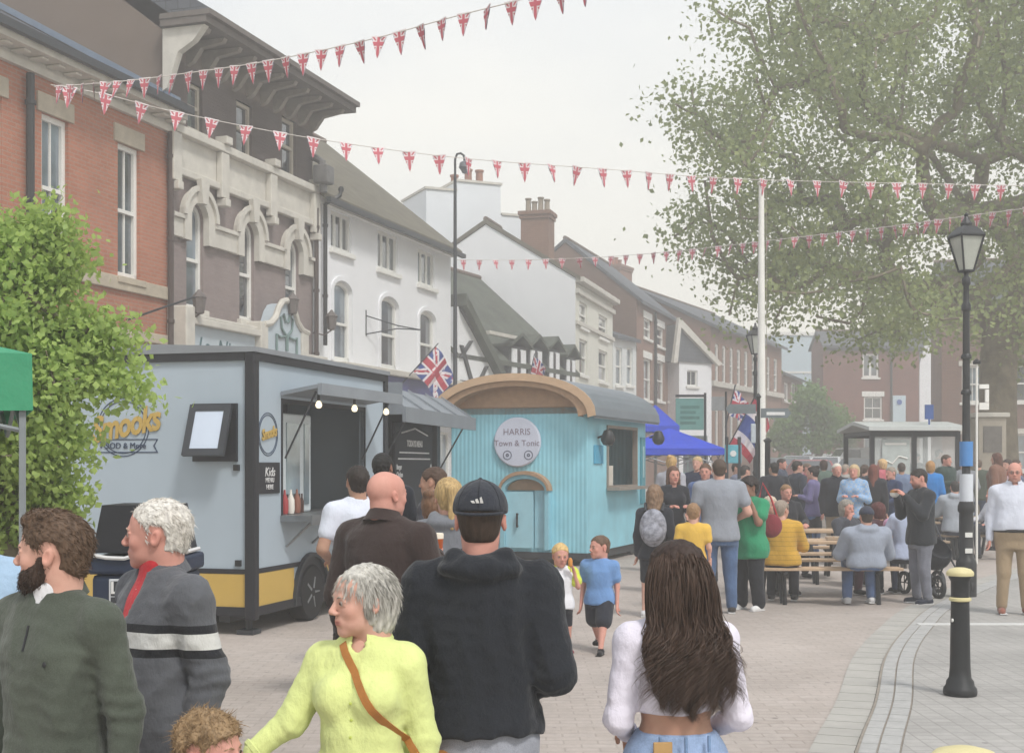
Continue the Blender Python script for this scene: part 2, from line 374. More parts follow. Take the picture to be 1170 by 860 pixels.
# surfaces
redbrick = brick('bright_red_brick', '#a5644b', '#b07159', '#9f8472')
brownbrick = brick('purple_brown_brick', '#837674', '#8c7e7c', '#857b78')
oldbrick = brick('old_red_brick', '#80594b', '#8c6656', '#8a7668')
darkbrick = brick('dark_red_brick', '#6d4c42', '#7c5a4d', '#7a685e')
gableb = M('brown_render', '#75685f', .95, .08, 1.2, .2, dirt=.25)
wrend = M('white_render', '#e6e7ea', .85, .03, 1.5, .15, dirt=.07)
crend = M('cream_render', '#d6d5cb', .85, .05, 1.5, .15, dirt=.15)
pierm = M('weathered_lead', '#717f92', .6, .1, 4, .1)
# ================================================================== the left row of shops
# ---- 1: bright red brick shop
b = Bld('shop_building', 'bright red brick building with tall sash windows at the left edge of the street', -40, 20.9, 191.5, 26.5)
z1 = b.fz(189, 148); zt = b.fz(189, 126)
for (ul, ur, vt, vb) in ((47.5, 78, 134, 300), (134.5, 159.5, 167, 318)):
    x0, x1 = b.fx(ul), b.fx(ur); um = (ul+ur)/2
    b.window(x0, x1, b.fz(um, vb), b.fz(um, vt), rows=2, cols=2, lintel=.34, sillm=stone, fw=.1)
x0, x1 = b.fx(-22), b.fx(2); b.window(x0, x1, b.fz(47, 300)-.1, b.fz(60, 134), cols=2, lintel=.34, sillm=stone, fw=.1)
shop_x = [(b.fx(-20), b.fx(50)), (b.fx(75), b.fx(150))]
for xa, xb in shop_x: b.window(xa, xb, .7, 2.9, rows=1, cols=3, frame=darkm)
b.front([redbrick, gableb], -.3, z1, D=8)
mb = MB(); zs = b.fz(140, 324); mb.bbox(0, b.L, -.07, .0, zs-.14, zs+.12, .015); zs2 = b.fz(170, 386); mb.bbox(0, b.L, -.07, 0, zs2-.1, zs2+.1, .015); b.part('string_course', mb, stone)
mb = MB(); n = int(b.L/.42)                       # bracketed cornice
mb.box(0, b.L, -.10, .02, z1-.05, z1+.08); mb.box(0, b.L, -.07, .02, z1+.083, zt-.22)
for k in range(n): xx = .15+k*(b.L-.3)/(n-1); mb.bbox(xx-.09, xx+.09, -.36, -.072, z1+.12, zt-.22, .02)
mb.box(0, b.L, -.46, .02, zt-.218, zt-.1); mb.box(0, b.L, -.5, .02, zt-.098, zt-.02)
b.part('cornice', mb, cream)
mb = MB(); mb.box(0, b.L, -.62, -.503, zt-.12, zt+.02); b.part('gutter', mb, darkm)
mb = MB(); prismx(mb, [(-.5, zt-.02), (4.2, zt+2.55), (8, zt-.02)], -.05, b.L); r = b.part('roof', mb, slate)
mb = MB(); prismx(mb, [(-.3, zt+.11), (4.1, zt+2.52), (4.1, zt+2.66), (-.3, zt+.24)], b.L-.16, b.L-.005); mb.build('lead_flashing', pierm, r)
pipe(b, [(b.fx(28), -.12, zt-.5), (b.fx(28), -.12, .1)], .07); pipe(b, [(b.fx(189.5), -.12, z1-.05), (b.fx(189.5), -.12, .1)], .06, M('brown_pipe', '#4b3f3c', .5, .1))
mb = MB(); mb.tube([(b.fx(142), -.05, b.fz(142, 366)), (b.fx(150), -.75, b.fz(150, 352)), (b.fx(158), -1.25, b.fz(158, 342))], .022, 6); b.part('flag_bracket', mb, darkm)
mb = MB(); mb.bbox(.2, b.L-.2, -.16, 0, 3.0, 3.6, .02); b.part('fascia', mb, M('navy_fascia', '#2b3346', .5, .1))

# ---- 2: tall arcaded building
b = Bld('arcaded_building', 'tall brown brick building with white arched window surrounds and deep bracketed eaves', 192, 26.5, 357, 32.7)
zb1, zb0 = b.fz(250, 176), b.fz(250, 211); ze = b.fz(350, 128)
for (ul, ur, vt, vb) in ((214, 231, 96, 150), (270, 288, 118, 178), (322, 338, 136, 200)):
    um = (ul+ur)/2; b.window(b.fx(ul), b.fx(ur), b.fz(um, vb), b.fz(um, vt), rows=2, cols=1, fw=.08, frame=M('buff_frame', '#b8b0a2', .7, .1), sillm=cream)
arch = []
for (ul, ur, us0, us1, vt, vb) in ((213, 232, 205.5, 243, 233, 353), (273.5, 290, 267, 299.5, 254, 366), (326, 341, 320.5, 348, 274, 376)):
    um = (ul+ur)/2; x0, x1 = b.fx(ul), b.fx(ur); zt_ = b.fz(um, vt); rr = (x1-x0)/2; zz0 = b.fz(um, vb)
    arch.append((x0, x1, zz0, zt_-rr, rr)); b.window(x0, x1, zz0, zt_-rr, rise=rr, rows=2, cols=1, fw=.09, sillm=cream)
for k in range(2): b.window(.6+k*3.1, 3.0+k*3.1, .6, 2.8, rows=1, cols=2, frame=white, keep=False)
D2 = 11
b.front([brownbrick, gableb], -.3, zb0, D=D2, name='wall')
h_ = b.holes; b.holes = [h for h in h_ if h[2] > zb1]
# upper rendered storey
upm = M('taupe_render', '#7f746d', .95, .08, 1.5, .2, dirt=.25)
mb_o = b.front([upm, gableb], zb0, ze, D=D2, name='upper_wall', sidemi=1, ridge=ze+4.2); b.holes = []
L = b.L
mb = MB(); mb.box(.02, L-.02, -.05, 0, zb0, zb1)                                   # cream panel band with pilaster blocks
mb.bbox(0, L, -.22, 0, zb1+.003, zb1+.17, .02); mb.bbox(0, L, -.15, 0, zb0-.15, zb0-.003, .02)
for u in (194, 249, 305, 355): xx = b.fx(u); mb.bbox(xx-.16, xx+.16, -.2, -.052, zb0-.32, zb1-.002, .02); mb.bbox(xx-.1, xx+.1, -.27, -.02, zb0-.5, zb0-.33, .02); mb.bbox(xx-.13, xx+.13, -.3, .0, zb1+.172, zb1+.34, .02)
b.part('panel_band', mb, cream)
mb = MB(); zi = b.fz(250, 268); prev = 0
for (x0, x1, zz0, zsp, rr) in arch:
    w_ = .27; o_ = archp(x0-w_, x1+w_, zi-.35, zsp, rr+w_); i_ = archp(x0-.01, x1+.01, zi-.35, zsp, rr+.01); band(mb, o_, i_, -.14, .005)
    o2 = archp(x0-w_-.09, x1+w_+.09, zsp, zsp, rr+w_+.09); i2 = archp(x0-w_+.02, x1+w_-.02, zsp, zsp, rr+w_-.02); band(mb, o2, i2, -.20, -.14)
    mb.prism([((x0+x1)/2-.1, zsp+rr-.02), ((x0+x1)/2+.1, zsp+rr-.02), ((x0+x1)/2+.17, zsp+rr+.48), ((x0+x1)/2-.17, zsp+rr+.48)], -.26, -.143)
    mb.bbox(prev, x0-w_-.002, -.10, 0, zi-.33, zi+.05, .01); mb.bbox(prev, x0-w_-.002, -.16, 0, zi+.052, zi+.14, .01); prev = x1+w_+.002
mb.bbox(prev, L, -.10, 0, zi-.33, zi+.05, .01); mb.bbox(prev, L, -.16, 0, zi+.052, zi+.14, .01)
b.part('arch_surround', mb, cream)
mb = MB()                                                                        # deep eaves on brackets
mb.box(-.3, L+.3, -1.05, 0, ze+.05, ze+.19); mb.box(-.32, L+.32, -1.15, 0, ze+.193, ze+.30)
e = b.part('eaves', mb, M('grey_eaves', '#69625d', .8, .15, 5, .2))
mb = MB()
for k in range(11):
    xx = .1+k*(L-.2)/10; mb.prism([(0, 0)]*3, 0, 0) if False else mb.add([(xx-.07, 0, ze+.04), (xx-.07, -.9, ze+.04), (xx-.07, -.85, ze-.04), (xx-.07, -.35, ze-.12), (xx-.07, -.15, ze-.38), (xx-.07, 0, ze-.45)]+[(xx+.07, 0, ze+.04), (xx+.07, -.9, ze+.04), (xx+.07, -.85, ze-.04), (xx+.07, -.35, ze-.12), (xx+.07, -.15, ze-.38), (xx+.07, 0, ze-.45)], [(0, 1, 2, 3, 4, 5), (6, 7, 8, 9, 10, 11)]+[(i, (i+1) % 6, (i+1) % 6+6, i+6) for i in range(6)])
mb.build('bracket', M('grey_bracket', '#8b847c', .85, .15, 5, .2), e)
MB().add([(-.02, 0, ze+.04), (-.02, -.95, ze+.04), (-.02, -.7, ze-.25), (-.02, -.35, ze-.45), (-.02, -.1, ze-1.15), (-.02, 0, ze-1.2), (-.2, 0, ze+.04), (-.2, -.95, ze+.04), (-.2, -.7, ze-.25), (-.2, -.35, ze-.45), (-.2, -.1, ze-1.15), (-.2, 0, ze-1.2)], [(0, 1, 2, 3, 4, 5), (6, 7, 8, 9, 10, 11)]+[(i, (i+1) % 6, (i+1) % 6+6, i+6) for i in range(6)]).build('corner_bracket', cream, e)
mb = MB(); prismx(mb, [(-1.15, ze+.302), (-.2, ze+.302), (D2/2, ze+4.25), (D2+.3, ze+.1), (D2+.3, ze+.3), (D2/2, ze+4.45)], -.12, L+.3); b.part('roof', mb, slate)
mb = MB(); mb.box(-.01, .0, -.001, D2, -.3, ze) if False else None
# shopfront: painted fascia, curved pediment
zf = b.fz(240, 378)
sf = M('pale_blue_fascia', '#b6c1c9', .6, .06, 4, .1, dirt=.1)
mb = MB(); mb.box(.25, b.fx(278), -.30, -.02, zf-.75, zf); fa = b.part('fascia', mb, sf); mb = MB(); mb.box(b.fx(330), L-.1, -.30, -.02, zf-.95, zf-.35); b.part('fascia', mb, sf)
mb = MB(); mb.bbox(.2, b.fx(280), -.45, 0, zf+.003, zf+.14, .02); mb.bbox(.2, b.fx(280), -.38, 0, zf+.142, zf+.22, .02); mb.bbox(b.fx(330), L-.05, -.45, 0, zf-.347, zf-.2, .02)
for xx in (.12, b.fx(282), b.fx(330)): mb.bbox(xx-.14, xx+.14, -.42, 0, .1, zf-.9, .02); mb.bbox(xx-.17, xx+.17, -.46, 0, zf-.897, zf+.35, .03)
mb.build('moulding', cream, fa)
xc, x0, x1 = b.fx(309), b.fx(287), b.fx(335); zk = b.fz(309, 350)-.1; hw = (x1-x0)/2
pr = [(-1, -1.6), (-1, -.55), (-.72, -.5), (-.5, -.32), (-.36, -.05), (-.2, .12), (0, .18), (.2, .12), (.36, -.05), (.5, -.32), (.72, -.5), (1, -.55), (1, -1.6)]
poly = [(xc+a*hw, zk+c*.9) for a, c in pr]; mb = MB(); mb.prism(poly, -.40, -.02); pd = b.part('pediment', mb, sf)
mb = MB(); path = [(xc+a*hw*1.06, -.42, zk+.06+c*.9) for a, c in pr[1:-1]]; mb.tube(path, .075, 8); mb.build('moulding', cream, pd, smooth=True)
mb = MB()
for sx in (-1, 1): mb.tube([(xc+sx*.02, -.43, zk-.95), (xc+sx*.03, -.43, zk-.6), (xc+sx*.25, -.43, zk-.45), (xc+sx*.3, -.43, zk-.2), (xc+sx*.15, -.43, zk-.12), (xc+sx*.05, -.43, zk-.3)], .03, 6); mb.tube([(xc+sx*.08, -.43, zk-.62), (xc+sx*.35, -.43, zk-.66), (xc+sx*.5, -.43, zk-.6), (xc+sx*.5, -.43, zk-1.1)], .03, 6)
mb.build('crest', M('sage_crest', '#6f8583', .7, .1), pd, smooth=True)
text('lettering', 'La  Ni', .52, M('teal_letters', '#42636a', .6, .1), fa, TR(1.25, -.303, zf-.42), shear=.3, bold=.004)
for u, v in ((203, 343), (312.5, 345), (358, 364)):
    xx, zz = b.x(u, v); mb = MB(); mb.lathe([(.06, zz-.3), (.1, zz-.28), (.14, zz+.02), (.16, zz+.04), (.05, zz+.16), (.02, zz+.2)], 6, (xx, -.5)); mb.tube([(xx, 0, zz-.35), (xx, -.3, zz-.42), (xx, -.5, zz-.3)], .02, 6); b.part('wall_lantern', mb, M('bronze_lantern', '#6a6360', .6, .2))
pipe(b, [(L-.1, -.16, b.fz(354, 238)), (L-.1, -.16, .2)], .06, M('brown_pipe', '#4b3f3c'))
xx, zz = b.x(353, 207); mb = MB(); mb.tube([(xx, -.1, zz+.6), (xx, -.35, zz+.45), (xx, -.4, zz-.3)], .1, 8); mb.bbox(xx-.22, xx+.22, -.6, -.2, zz-.1, zz+.35, .05); b.part('rain_hopper', mb, M('hopper_lead', '#6d6c6c', .6, .2), True)

# ---- 3: white rendered building
b = Bld('white_building', 'white rendered three-storey building with mullioned top windows and arched sashes', 358.5, 32.75, 515, 41.7)
ze = b.fz(440, 252)
for (ul, ur, vt, vb) in ((378, 401.5, 243.5, 291), (431.5, 455, 266, 314), (477.5, 497, 287, 331)):
    um = (ul+ur)/2; b.window(b.fx(ul), b.fx(ur), b.fz(um, vb-4), b.fz(um, vt), rows=1, cols=3, bars=.13, fw=.09, sillm=white)
for (ul, ur, vt, vb) in ((380, 401, 321, 413), (434, 454.5, 339, 421), (478.5, 497, 355, 427)):
    um = (ul+ur)/2; x0, x1 = b.fx(ul), b.fx(ur); b.window(x0, x1, b.fz(um, vb), b.fz(um, vt)-.28, rise=.28, rows=2, cols=1, fw=.12, sillm=white)
    mb = MB(); zt_ = b.fz(um, vt)-.28; band(mb, archp(x0-.12, x1+.12, b.fz(um, vb), zt_, .4), archp(x0, x1, b.fz(um, vb), zt_, .28), -.05, .0); b.part('window_surround', mb, wrend)
for k in range(3): b.window(.6+k*3.1, 3.2+k*3.1, .5, 2.7, rows=1, cols=2, frame=white)
D3 = 9; rg = ze+3.55
b.front([wrend], -.3, ze, D=D3, ridge=rg)
moss = M('mossy_tile', '#6a6558', .95, .25, 2.5, .5, .03, dirt=.3)
b.roof(moss, ze, rg, D=D3, over=.35, ends=.1)
mb = MB(); mb.box(0, b.L, -.14, 0, ze-.28, ze-.12)
for k in range(40): xx = .1+k*(b.L-.2)/39; mb.box(xx-.07, xx+.07, -.2, 0, ze-.117, ze-.0)
b.part('cornice', mb, white); mb = MB(); mb.box(-.05, b.L+.05, -.5, -.37, ze-.32, ze-.2); b.part('gutter', mb, darkm)
xx = b.fx(368); pipe(b, [(xx+.25, -.42, b.fz(366, 212)), (xx+.2, -.4, b.fz(366, 222)), (xx-.1, -.14, b.fz(366, 234)), (xx-.1, -.14, b.fz(368, 395))], .055)
zfa = b.fz(470, 437); mb = MB(); mb.bbox(.3, b.L+4.6, -.65, -.1, zfa-.72, zfa, .02); fa = b.part('fascia', mb, M('violet_fascia', '#45477d', .5, .1, 5))
mb = MB(); mb.bbox(.2, b.L+4.8, -.8, 0, zfa+.003, zfa+.16, .02); mb.build('moulding', cream, fa)
text('lettering', 'CARDS  GIFTS', .34, white, fa, TR(b.fx(500), -.656, zfa-.36)) if False else None
xx, zz = b.fx(418), b.fz(418, 369); mb = MB(); mb.tube([(xx, 0, zz+.35), (xx, 0, zz-.35)], .025, 6)
q = Vector((1.7, -1.0, 0)); mb.tube([(xx, 0, zz+.2), (xx+.9, -.55, zz), (xx+1.7, -.9, zz-.05)], .018, 5); mb.tube([(xx, 0, zz-.3), (xx+.9, -.55, zz-.08), (xx+1.7, -.9, zz-.05)], .018, 5); b.part('sign_bracket', mb, darkm)
WB = b

# ---- 4: timber framed low house with a big mossy roof and dormers
b = Bld('timber_framed_house', 'low black and white timber framed house under a steep mossy roof with dormers', 516, 42.2, 655, 51.6)
zt = 5.3; ttim = M('dark_timber', '#4a4a4c', .9, .2, 6, .3); moss2 = M('mossy_roof_tile', '#575b52', .95, .3, 1.6, .6, .05, dirt=.4)
for k in range(3): b.window(.8+k*3.3, 2.9+k*3.3, .5, 2.3, rows=1, cols=3, frame=ttim)
zr = 9.0
b.front([wrend], -.3, zt, D=8, ridge=zr); b.roof(moss2, zt, zr, D=8, over=.25, ends=.1)
mb = MB(); mb.box(0, b.L, -.06, 0, zt-.3, zt-.05); mb.box(0, b.L, -.06, 0, 2.6, 2.8)
for k in range(12): xx = .1+k*(b.L-.2)/11; mb.box(xx-.09, xx+.09, -.05, 0, 2.803, zt-.302)
b.part('timber_frame', mb, ttim)
# cross gable at the near end
xg = b.fx(571); xp, zp, xl = -.02, 6.75, -.02; zt = b.fz(520, 441); zm = 5.3
mb = MB(); mb.prism([(xl, zt-.02), (xp, zp), (xg, zt-.02)], -.25, 3.6); g = b.part('cross_gable', mb, wrend)
mb = MB()
dx, dz = xg+.25-xp, zp+.1-(zt-.25)
for sx in (1,): mb.prism([(xp, zp+.02), (xp, zp+.4), (xp+sx*(dx+.1), zt-.2), (xp+sx*dx, zt-.45)], -.55, 3.4)
mb.build('roof', moss2, g)
mb = MB(); mb.box(xl+.1, xg-.05, -.33, -.252, zt-.0, zt+.18)
for (x0, z0, x1, z1_) in ((xp+.1, zt+.9, xp+.85, zt+1.5), (xp+1.25, zt, xp+2.0, zt+.75), (xp+.9, zt+.15, xp+.15, zt+1.3)):
    k = .09; mb.prism([(x0-k, z0), (x0+k, z0), (x1+k, z1_), (x1-k, z1_)], -.33, -.253)
mb.prism([(xp+.06, zp-.1), (xp+.06, zp+.02), (xg+.1, zt+.12), (xg-.2, zt+.1)], -.36, -.253)
mb.build('timber_frame', ttim, g)
# dormers
def dormer(b, u, vt, vb, wd, name='dormer'):
    x, zt_ = b.x(u, vt); z0 = b.fz(u, vb)
    mb = MB(); mb.box(x-wd/2, x+wd/2, -.2, 2.5, z0, zt_-.25); d = b.part('dormer', mb, ttim)
    mb = MB(); mb.prism([(x-wd/2-.15, zt_-.3), (x, zt_+.12), (x+wd/2+.15, zt_-.3), (x+wd/2+.15, zt_-.2), (x, zt_+.25), (x-wd/2-.15, zt_-.2)], -.4, 2.6); mb.build('roof', moss2, d)
    mb = MB(); mb.box(x-wd*.38, x-wd*.1, -.24, -.202, z0+.12, zt_-.35); mb.box(x+wd*.12, x+wd*.4, -.24, -.202, z0+.12, zt_-.35); mb.build('infill_panel', wrend, d)
    mb = MB(); mb.box(x-wd*.08, x+wd*.1, -.235, -.202, z0+.2, zt_-.4); mb.build('pane', PANES[2], d)
for (u, vt, vb, wd) in ((586, 388, 432, 1.5), (606, 390, 438, 1.3), (627, 392, 440, 1.2), (646, 401, 442, 1.1)): dormer(b, u, vt, vb, wd)
mb = MB(); 
chimney(b, b.fx(537), 3.9, zr-1.2, b.fz(537, 312), .9, .8, brownbrick, 1)
mb = MB(); x_, z_ = b.x(549, 392); mb.box(x_, x_+2.3, -.35, -.2, z_+.3, z_+.42); b.part('gutter', mb, cream)

# ---- 5: tall white chimney block between them (set back)
b = Bld('white_chimney_house', 'tall plain white rendered house end with two stacks rising behind the timber house', 487, 53.6, 603, 55.4)
zl, zr_ = b.fz(500, 217), b.fz(540, 209)
mb = MB(); xa, xb = b.fx(522), b.fx(572); mb.box(0, xa, 0, 3, -.3, zl); mb.box(xa, xb, 0, 3, -.3, zr_); mb.box(xb, b.L, .05, 3, -.3, b.fz(590, 247)); b.part('wall', mb, M('white_render_cool', '#dde1e6', .85, .04, 1, .1, dirt=.08))
mb = MB(); mb.box(-.06, xa, -.06, 3.06, zl+.003, zl+.1); mb.box(xa-.06, xb+.06, -.06, 3.06, zr_+.003, zr_+.1); mb.box(xb+.062, b.L+.06, -.01, 3.06, b.fz(590, 247)+.003, b.fz(590, 247)+.1); b.part('coping', mb, cream)
for u, h in ((547, .75), (560, .75), (531, .45)):
    x_ = b.fx(u); MB().lathe([(.2, zr_), (.16, zr_+.1), (.15, zr_+h), (.19, zr_+h), (.19, zr_+h+.08), (.1, zr_+h+.08)], 12, (x_, 1.2)).build('chimney_pot', potm_, b.o, smooth=True)
# ---- 6: cream front with white gable wall
b = Bld('cream_fronted_house', 'cream three-storey house with a moulded cornice and a big blank white side wall', 657.5, 52, 700, 59.5)
ze = b.fz(658, 318)
for (u0, u1) in ((662, 671), (684, 694)):
    um = (u0+u1)/2
    for (va, vb) in ((340+.66*(um-657), 369+.55*(um-657)), (383+.55*(um-657), 425+.35*(um-657))): b.window(b.fx(u0), b.fx(u1), b.fz(um, vb), b.fz(um, va), rows=2, cols=1, fw=.1)
    b.window(b.fx(u0), b.fx(u1), 1, 3, rows=1, cols=1)
b.front([crend, wrend], -.3, ze, D=7.4, ridge=ze+2.3, sidemi=1); b.roof(moss, ze, ze+2.3, D=7.4, over=.2, ends=.05)
mb = MB(); mb.bbox(0, b.L, -.35, 0, ze-.15, ze+.05, .02); mb.bbox(0, b.L, -.15, 0, ze-.6, ze-.4, .02); zz = b.fz(678, 378); mb.bbox(0, b.L, -.12, 0, zz-.08, zz+.1, .02); b.part('cornice', mb, cream)
x_ = .25; mb = MB()
chimney(b, .62, 1.7, ze, Z(243, 53), 1.0, 1.15, brick('orange_brick', '#83604f', '#8c6a58', '#82695c'), 4, M('buff_pot', '#877b6b', .8, .1))
# ---- 7: low cream link
b = Bld('low_cream_house', 'low pale cream two-storey house squeezed between the cream and the brick houses', 700.3, 59.6, 727, 62)
ze = b.fz(702, 386)
for (u0, u1) in ((703.5, 711), (716, 723)): um = (u0+u1)/2; b.window(b.fx(u0), b.fx(u1), b.fz(um, 440), b.fz(um, 397), rows=2, cols=1, fw=.09)
b.front([M('pale_render', '#d3d6d6', .85, .05, 2, .1)], -.3, ze, D=7, ridge=ze+1.2); b.roof(slate, ze, ze+1.2, D=7, over=.25, ends=0)
# ---- 8: old red brick pair
b = Bld('red_brick_house', 'three-storey old red brick house with white keystone lintels beyond the cream houses', 727.3, 62, 771, 71)
ze = b.fz(728, 342)
for (u0, u1) in ((735.5, 744), (750.5, 758.5), (763, 768.5)):
    um = (u0+u1)/2; kk = .62*(um-740)
    for (va, vb) in ((365+kk, 387+kk), (410+.3*kk, 457+.1*kk)): b.window(b.fx(u0), b.fx(u1), b.fz(um, vb), b.fz(um, va), rows=2, cols=1, fw=.1, lintel=.35, sillm=white)
b.front([oldbrick, brick('brown_gable_brick', '#6b4f43', '#775a4c', '#6f6055')], -.3, ze, D=7, ridge=ze+2.85, sidemi=1); b.roof(slate, ze, ze+2.85, D=7, over=.3, ends=.05)
pipe(b, [(b.fx(747), -.1, ze-.2), (b.fx(747), -.1, .6)], .07)
# ---- 9: white gabled shop with slate hung gable facing the street corner
b = Bld('gabled_shop', 'small white corner shop with a slate hung pointed gable and green shopfront', 776, 68.5, 813, 70)
ze = b.fz(790, 414); xm = .05
x_, zz = b.fx(786), ze; b.window(b.fx(785), b.fx(797), b.fz(790, 441), b.fz(790, 423), rows=1, cols=2, fw=.08)
b.window(.3, b.L-.3, 1.2, 3.2, rows=1, cols=4, frame=M('shop_green', '#5d8580', .6, .1))
b.front([wrend], 0, ze, D=6)
mb = MB(); mb.prism([(-.6, ze), (-.25, b.fz(776, 371)), (b.L+.2, ze)], -.1, 5.5); g = b.part('slate_gable', mb, slate)
mb = MB(); zz = b.fz(776, 371); mb.prism([(-.25, zz-.1), (-.25, zz+.35), (b.L+.55, ze+.0), (b.L+.25, ze-.12)], -.3, -.102); mb.prism([(-.7, ze-.1), (-.4, ze-.1), (-.08, zz+.25), (-.3, zz+.3)], -.3, -.102); mb.build('bargeboard', cream, g)
# ---- 10: bigger slate roofed house behind with chimney
b = Bld('slate_roofed_house', 'brick house with broad grey slate roof and three pot chimney above the gabled shop', 760, 74, 842, 86)
ze = b.fz(790, 372)
b.front([darkbrick], 0, ze, D=9, ridge=ze+2.4); b.roof(slate, ze, ze+2.4, D=9, over=.3)
chimney(b, b.fx(785), 4.5, ze+1.4, b.fz(785, 322)+1.2, 1.9, 1.3, oldbrick, 3)
# ---- 11: long brick terrace turning the corner
b = Bld('long_brick_terrace', 'long brown brick terrace with tall paired windows and a pale string course', 812, 70.5, 893, 84)
ze = b.fz(830, 378); zs = b.fz(830, 441)
for k in range(9):
    u0 = 817+k*8.4; u1 = u0+4.4; um = (u0+u1)/2; t = (um-812)/80
    b.window(b.fx(u0), b.fx(u1), b.fz(um, 436+12*t), b.fz(um, 391+20*t), rows=3, cols=1, fw=.14, sill=False)
    b.window(b.fx(u0), b.fx(u1), b.fz(um, 515), b.fz(um, 466+8*t), rows=1, cols=1, fw=.14, sill=False)
b.front([oldbrick], 0, ze, D=9, ridge=ze+2.2); b.roof(slate, ze, ze+2.2, D=9, over=.4)
mb = MB(); mb.bbox(0, b.L, -.2, 0, zs-.15, zs+.15, .02); b.part('string_course', mb, cream)
b = Bld('small_brick_house', 'small two-storey brick house with white windows at the far end of the terrace', 893.5, 85, 917, 93)
ze = b.fz(900, 430)
for u0 in (896, 904.5):
    for va, vb in ((437, 458), (478, 500)): b.window(b.fx(u0), b.fx(u0+5), b.fz(u0+2, vb), b.fz(u0+2, va), rows=1, cols=1, fw=.12)
b.front([darkbrick], 0, ze, D=8, ridge=ze+1.8); b.roof(slate, ze, ze+1.8, D=8)
# ---- 12: far buildings closing the street
b = Bld('pale_blue_building', 'tall pale blue rendered building far off behind the green bush', 886, 104, 940, 104.5)
mb = MB(); zt = b.fz(900, 383); mb.box(0, b.L, 0, 8, 0, zt); b.part('wall', mb, M('pale_blue_render', '#b5c6cf', .9, .05, 1, .1))
mb = MB(); mb.box(-.1, b.L+.1, -.12, 8.1, zt+.003, zt+.25); mb.box(0, b.L, -.06, 0, zt-3.0, zt-2.85); b.part('coping', mb, white)
b = Bld('end_brick_building', 'plain red brick building closing the end of the street with two white windows', 940.5, 88, 1050, 88.5)
zt = b.fz(1000, 395)
b.window(b.fx(985.5), b.fx(1004), b.fz(995, 431), b.fz(995, 404), rows=1, cols=2, bars=.16, fw=.12, sillm=white)
b.window(b.fx(987), b.fx(1008), b.fz(997, 479), b.fz(997, 453), rows=2, cols=2, fw=.1, lintel=.35, sillm=white)
b.window(b.fx(987), b.fx(1008), b.fz(997, 515), b.fz(997, 494), rows=1, cols=2, fw=.1)
b.front([brick('flat_red_brick', '#6f3a2f', '#7b4738', '#6f554b', .225, .075, .01)], 0, zt, D=2.6, ridge=zt+.9); b.roof(slate, zt, zt+.9, D=2.6)
mb = MB(); x_, z_ = b.x(1027, 467); mb.bbox(x_-.45, x_+.45, -.08, 0, z_-.95, z_+.9, .02); pn = b.part('notice_panel', mb, M('pale_panel', '#bccdd6', .6, .05))
mb = MB(); mb.lathe([(0, 0), (.18, 0), (.18, .03), (0, .03)], 16, T=Matrix.Translation((x_, -.09, z_+.45)) @ Matrix.Rotation(PI/2, 4, 'X')); mb.build('emblem', M('blue_emblem', '#3f63a8', .6), pn)
mb = MB(); mb.box(0, b.L, -.06, 0, zt-.35, zt-.15); b.part('string_course', mb, darkm)
pipe(b, [(b.fx(1018), -.1, zt), (b.fx(1018), -.1, .8)], .07)
b = Bld('white_end_house', 'white rendered house seen in the gap right of the end brick building', 1051, 96, 1074, 96.5)
mb = MB(); mb.prism([(0, 0), (0, 9), (b.L*.35, 11.5), (b.L, 9), (b.L, 0)], 0, 8); b.part('wall', mb, wrend)
mb = MB(); mb.prism([(-.3, 8.8), (b.L*.35, 11.5), (b.L+.3, 8.8), (b.L+.3, 9.1), (b.L*.35, 11.8), (-.3, 9.1)], -.3, 8.3); b.part('roof', mb, slate)
b = Bld('dark_brick_house', 'dark brick house standing in the shade of the big tree at the right edge', 1076, 62, 1290, 60)
zt = 9.0
for k in range(5):
    xa = .9+k*1.9
    for z0 in (1.4, 4.6): b.window(xa, xa+.95, z0, z0+1.7, rows=2, cols=2, fw=.08, lintel=.25)
b.front([darkbrick], 0, zt, D=8, ridge=zt+2.6); b.roof(slate, zt, zt+2.6, D=8)
# ================================================================== things on the street
class Fr:                                     # a vertical working plane from A to B (x along it, y behind it)
    def __init__(s, A, B):
        s.P0 = Vector(A[:2]); s.P1 = Vector(B[:2]); s.d = (s.P1-s.P0).normalized(); s.L = (s.P1-s.P0).length
        s.rz = math.atan2(s.d.y, s.d.x); s.M = Matrix.Translation((s.P0.x, s.P0.y, 0)) @ Matrix.Rotation(s.rz, 4, 'Z')
    fx = Bld.fx; fz = Bld.fz; x = Bld.x
class Asm:                                    # a thing plus frames to build its parts in
    def __init__(s, name, label, cat, fr, group=None):
        s.fr = fr; s.o = thing(name, label, cat, (fr.P0.x, fr.P0.y, 0), fr.rz, group); s.inv = fr.M.inverted()
    def part(s, name, mb, mat, fr=None, smooth=False, parent=None):
        o = mb.build(name, mat, parent or s.o, smooth)
        if fr is not None and fr is not s.fr: o.matrix_local = s.inv @ fr.M
        return o
def wheel(parent, x, y, z, r, w, fr=None, asm=None, n=22, rimm=None):
    T = Matrix.Translation((x, y, z)) @ Matrix.Rotation(PI/2, 4, 'X')
    mb = MB(); mb.lathe([(r*.62, -w/2), (r*.93, -w/2), (r, -w*.36), (r, w*.36), (r*.93, w/2), (r*.62, w/2)], n, T=T)
    t = mb.build('wheel', tyrem, parent, True)
    mb = MB(); mb.lathe([(r*.61, -w*.4), (r*.61, w*.36), (r*.5, w*.3), (r*.2, w*.38), (r*.12, w*.42)], n, T=T)
    for k in range(5):
        a = 2*PI*k/5; mb.tube([(x+r*.15*math.cos(a), y-w*.44, z+r*.15*math.sin(a)), (x+r*.55*math.cos(a), y-w*.42, z+r*.55*math.sin(a))], r*.07, 5)
    mb.build('rim', rimm or steelm, t, True); return t
